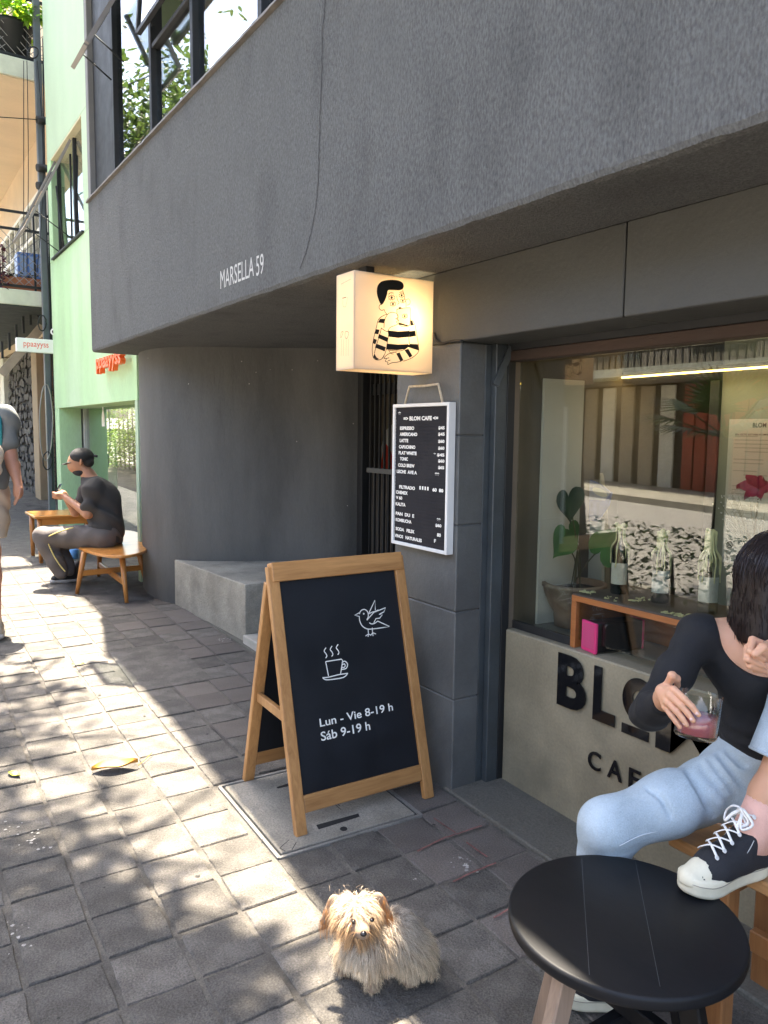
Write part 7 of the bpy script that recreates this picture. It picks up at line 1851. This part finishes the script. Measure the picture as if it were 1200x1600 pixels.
tree('street_tree', (-1.1, 13.5, G(13.5)), 7.5, 9000, 23, 'leafy street tree farther along the kerb past the mint building', .15, None, .5, (0, 0), 'street trees')
tree('street_tree', (-9.9, 3.0, G(3)), 7.0, 9000, 31, 'leafy street tree on the far pavement opposite the cafe', .15, None, .5, (0, 0), 'street trees')
# ------------------------------------------------------------------ far side of the street, seen mirrored in the cafe glass
XO = -11.6
opb = empty('opposite_house', (XO, 12, .2), 'cream house with red doors and a railed balcony across the street', 'building')
m_opp = mat('cream_render', (.42, .35, .26), .85, var=.08)
boxo('wall', (XO - 1, -6, -.3), (XO, 9.2, 7.0), m_opp, opb, 0)
boxo('wall', (XO - 1, 9.2, 2.9), (XO, 30, 7.0), mat('grey_render', (.20, .18, .16), .85, var=.1), opb, 0)
boxo('wall', (XO - 1.4, 9.2, -.3), (XO - .5, 30, 2.89), m_dark, opb, 0)
m_reddoor = mat('red_door_paint', (.36, .07, .035), .5, var=.15)
for k in range(7):
    boxo('door_board', (XO - .45, 9.5 + k * .34, .1), (XO - .38, 9.5 + k * .34 + .30, 2.85), m_reddoor, opb, .01)
for k in range(10):
    boxo('panel', (XO - .45, 12.1 + k * .62, .1), (XO - .38, 12.1 + k * .62 + .42, 2.85), m_opp if k % 3 else m_cream_frame, opb, .01)
boxo('balcony', (XO, 8.6, 3.0), (XO + 1.0, 22, 3.2), m_fascia, opb, 0)
for k in range(70): boxo('baluster', (XO + .93, 8.7 + k * .19, 3.2), (XO + .96, 8.73 + k * .19, 4.15), m_black, opb, 0)
boxo('balcony_rail', (XO + .90, 8.6, 4.151), (XO + .99, 22, 4.21), m_black, opb, 0)
for k in range(4):
    wv = empty('window', (XO, 9.8 + k * 3.1, 3.6)); wv.parent = opb; wv.matrix_parent_inverse = pm(opb).inverted()
    boxo('pane', (XO + .002, 9.8 + k * 3.1, 3.5), (XO + .02, 11.4 + k * 3.1, 5.6), m_pane2, wv, 0)
    boxo('frame', (XO + .021, 9.7 + k * 3.1, 5.55), (XO + .06, 11.5 + k * 3.1, 5.7), m_cream_frame, wv, 0)
ah = empty('opposite_tower', (XO, 40, .2), 'pale block of flats farther along the far side of the street', 'building')
boxo('wall', (XO - 8, 31, -.1), (XO, 60, 11), m_offwhite, ah, 0)
for i in range(6):
    for j in range(3): boxo('window', (XO + .001, 32 + i * 4, 1.5 + j * 3), (XO + .05, 33.6 + i * 4, 3 + j * 3), m_pane2, ah, 0)
# clipped hedge and potted shrubs along the kerb, mirrored in the mint shop window
m_hedge = translucent('hedge_leaf', (.16, .28, .03), .4, .45, (.4, .5, .05))
def hedge(name, c, rad, n, seed, label, m_, group=None):
    t = empty(name, (c[0], c[1], G(c[1])), label, 'hedge', group); mb = MB(); r = random.Random(seed)
    for _ in range(n):
        p = Vector((c[0] + rad[0] * r.uniform(-1, 1), c[1] + rad[1] * r.uniform(-1, 1), G(c[1]) + .05 + (rad[2] * 2) * r.random() ** .7)); add_leaf(mb, p, r, (.06 if 'kerb' in name else .09) * r.uniform(.7, 1.3), .3, .1)
    mb.build('foliage', m_, t); s_ = MB()
    for k in range(6): y = c[1] - rad[1] + 2 * rad[1] * (k + .5) / 6; s_.tube([(c[0], y, G(y)), (c[0] + .03, y + .02, G(y) + rad[2] * 1.4)], .02, 5)
    s_.build('stem', m_bark, t)
hedge('clipped_hedge', (-.95, 21, 0), (.35, 5.5, .5), 6000, 1, 'low clipped hedge along the kerb past the mint shop', m_hedge)
hedge('round_shrub', (-.9, 20.2, 0), (.6, 1.3, 1.15), 3500, 2, 'tall yellow green shrub rising from the kerbside hedge', m_hedge)
hedge('kerb_hedge', (-1.15, 4.9, 0), (.25, 1.5, .32), 1700, 3, 'leafy hedge at the kerb across the sidewalk from the cafe window', m_leaf)
pmr = empty('fan_palm', (-.95, 3.6, G(3.6)), 'small fan palm growing at the kerb across from the cafe window', 'palm')
MB().tube([(-.95, 3.6, G(3.6)), (-.93, 3.62, .8), (-.95, 3.6, 1.55)], [.06, .05, .045], 8).build('trunk', m_bark, pmr)
pr2 = random.Random(8)
for k in range(13):
    a = 2 * PI * k / 13 + pr2.uniform(-.2, .2); el = pr2.uniform(.1, 1.2); o_ = Vector((-.95, 3.6, 1.55)); d = Vector((math.cos(a) * math.cos(el), math.sin(a) * math.cos(el), math.sin(el))); L = pr2.uniform(.5, .8); q = MB()
    e = o_ + d * L * .5; q.tube([o_, e], .008, 5); s_ = d.cross(Vector((0, 0, 1))).normalized(); u_ = s_.cross(d)
    for j in range(-7, 8):
        an = j * .16; t_ = (d * math.cos(an) + s_ * math.sin(an)).normalized(); w_ = t_.cross(u_).normalized() * .016; l_ = L * (.75 - .03 * abs(j))
        q.add([e, e + t_ * l_ * .5 + w_, e + t_ * l_ - u_ * l_ * .25, e + t_ * l_ * .5 - w_], [(0, 1, 2, 3)])
    q.build('frond', m_leaf, pmr)
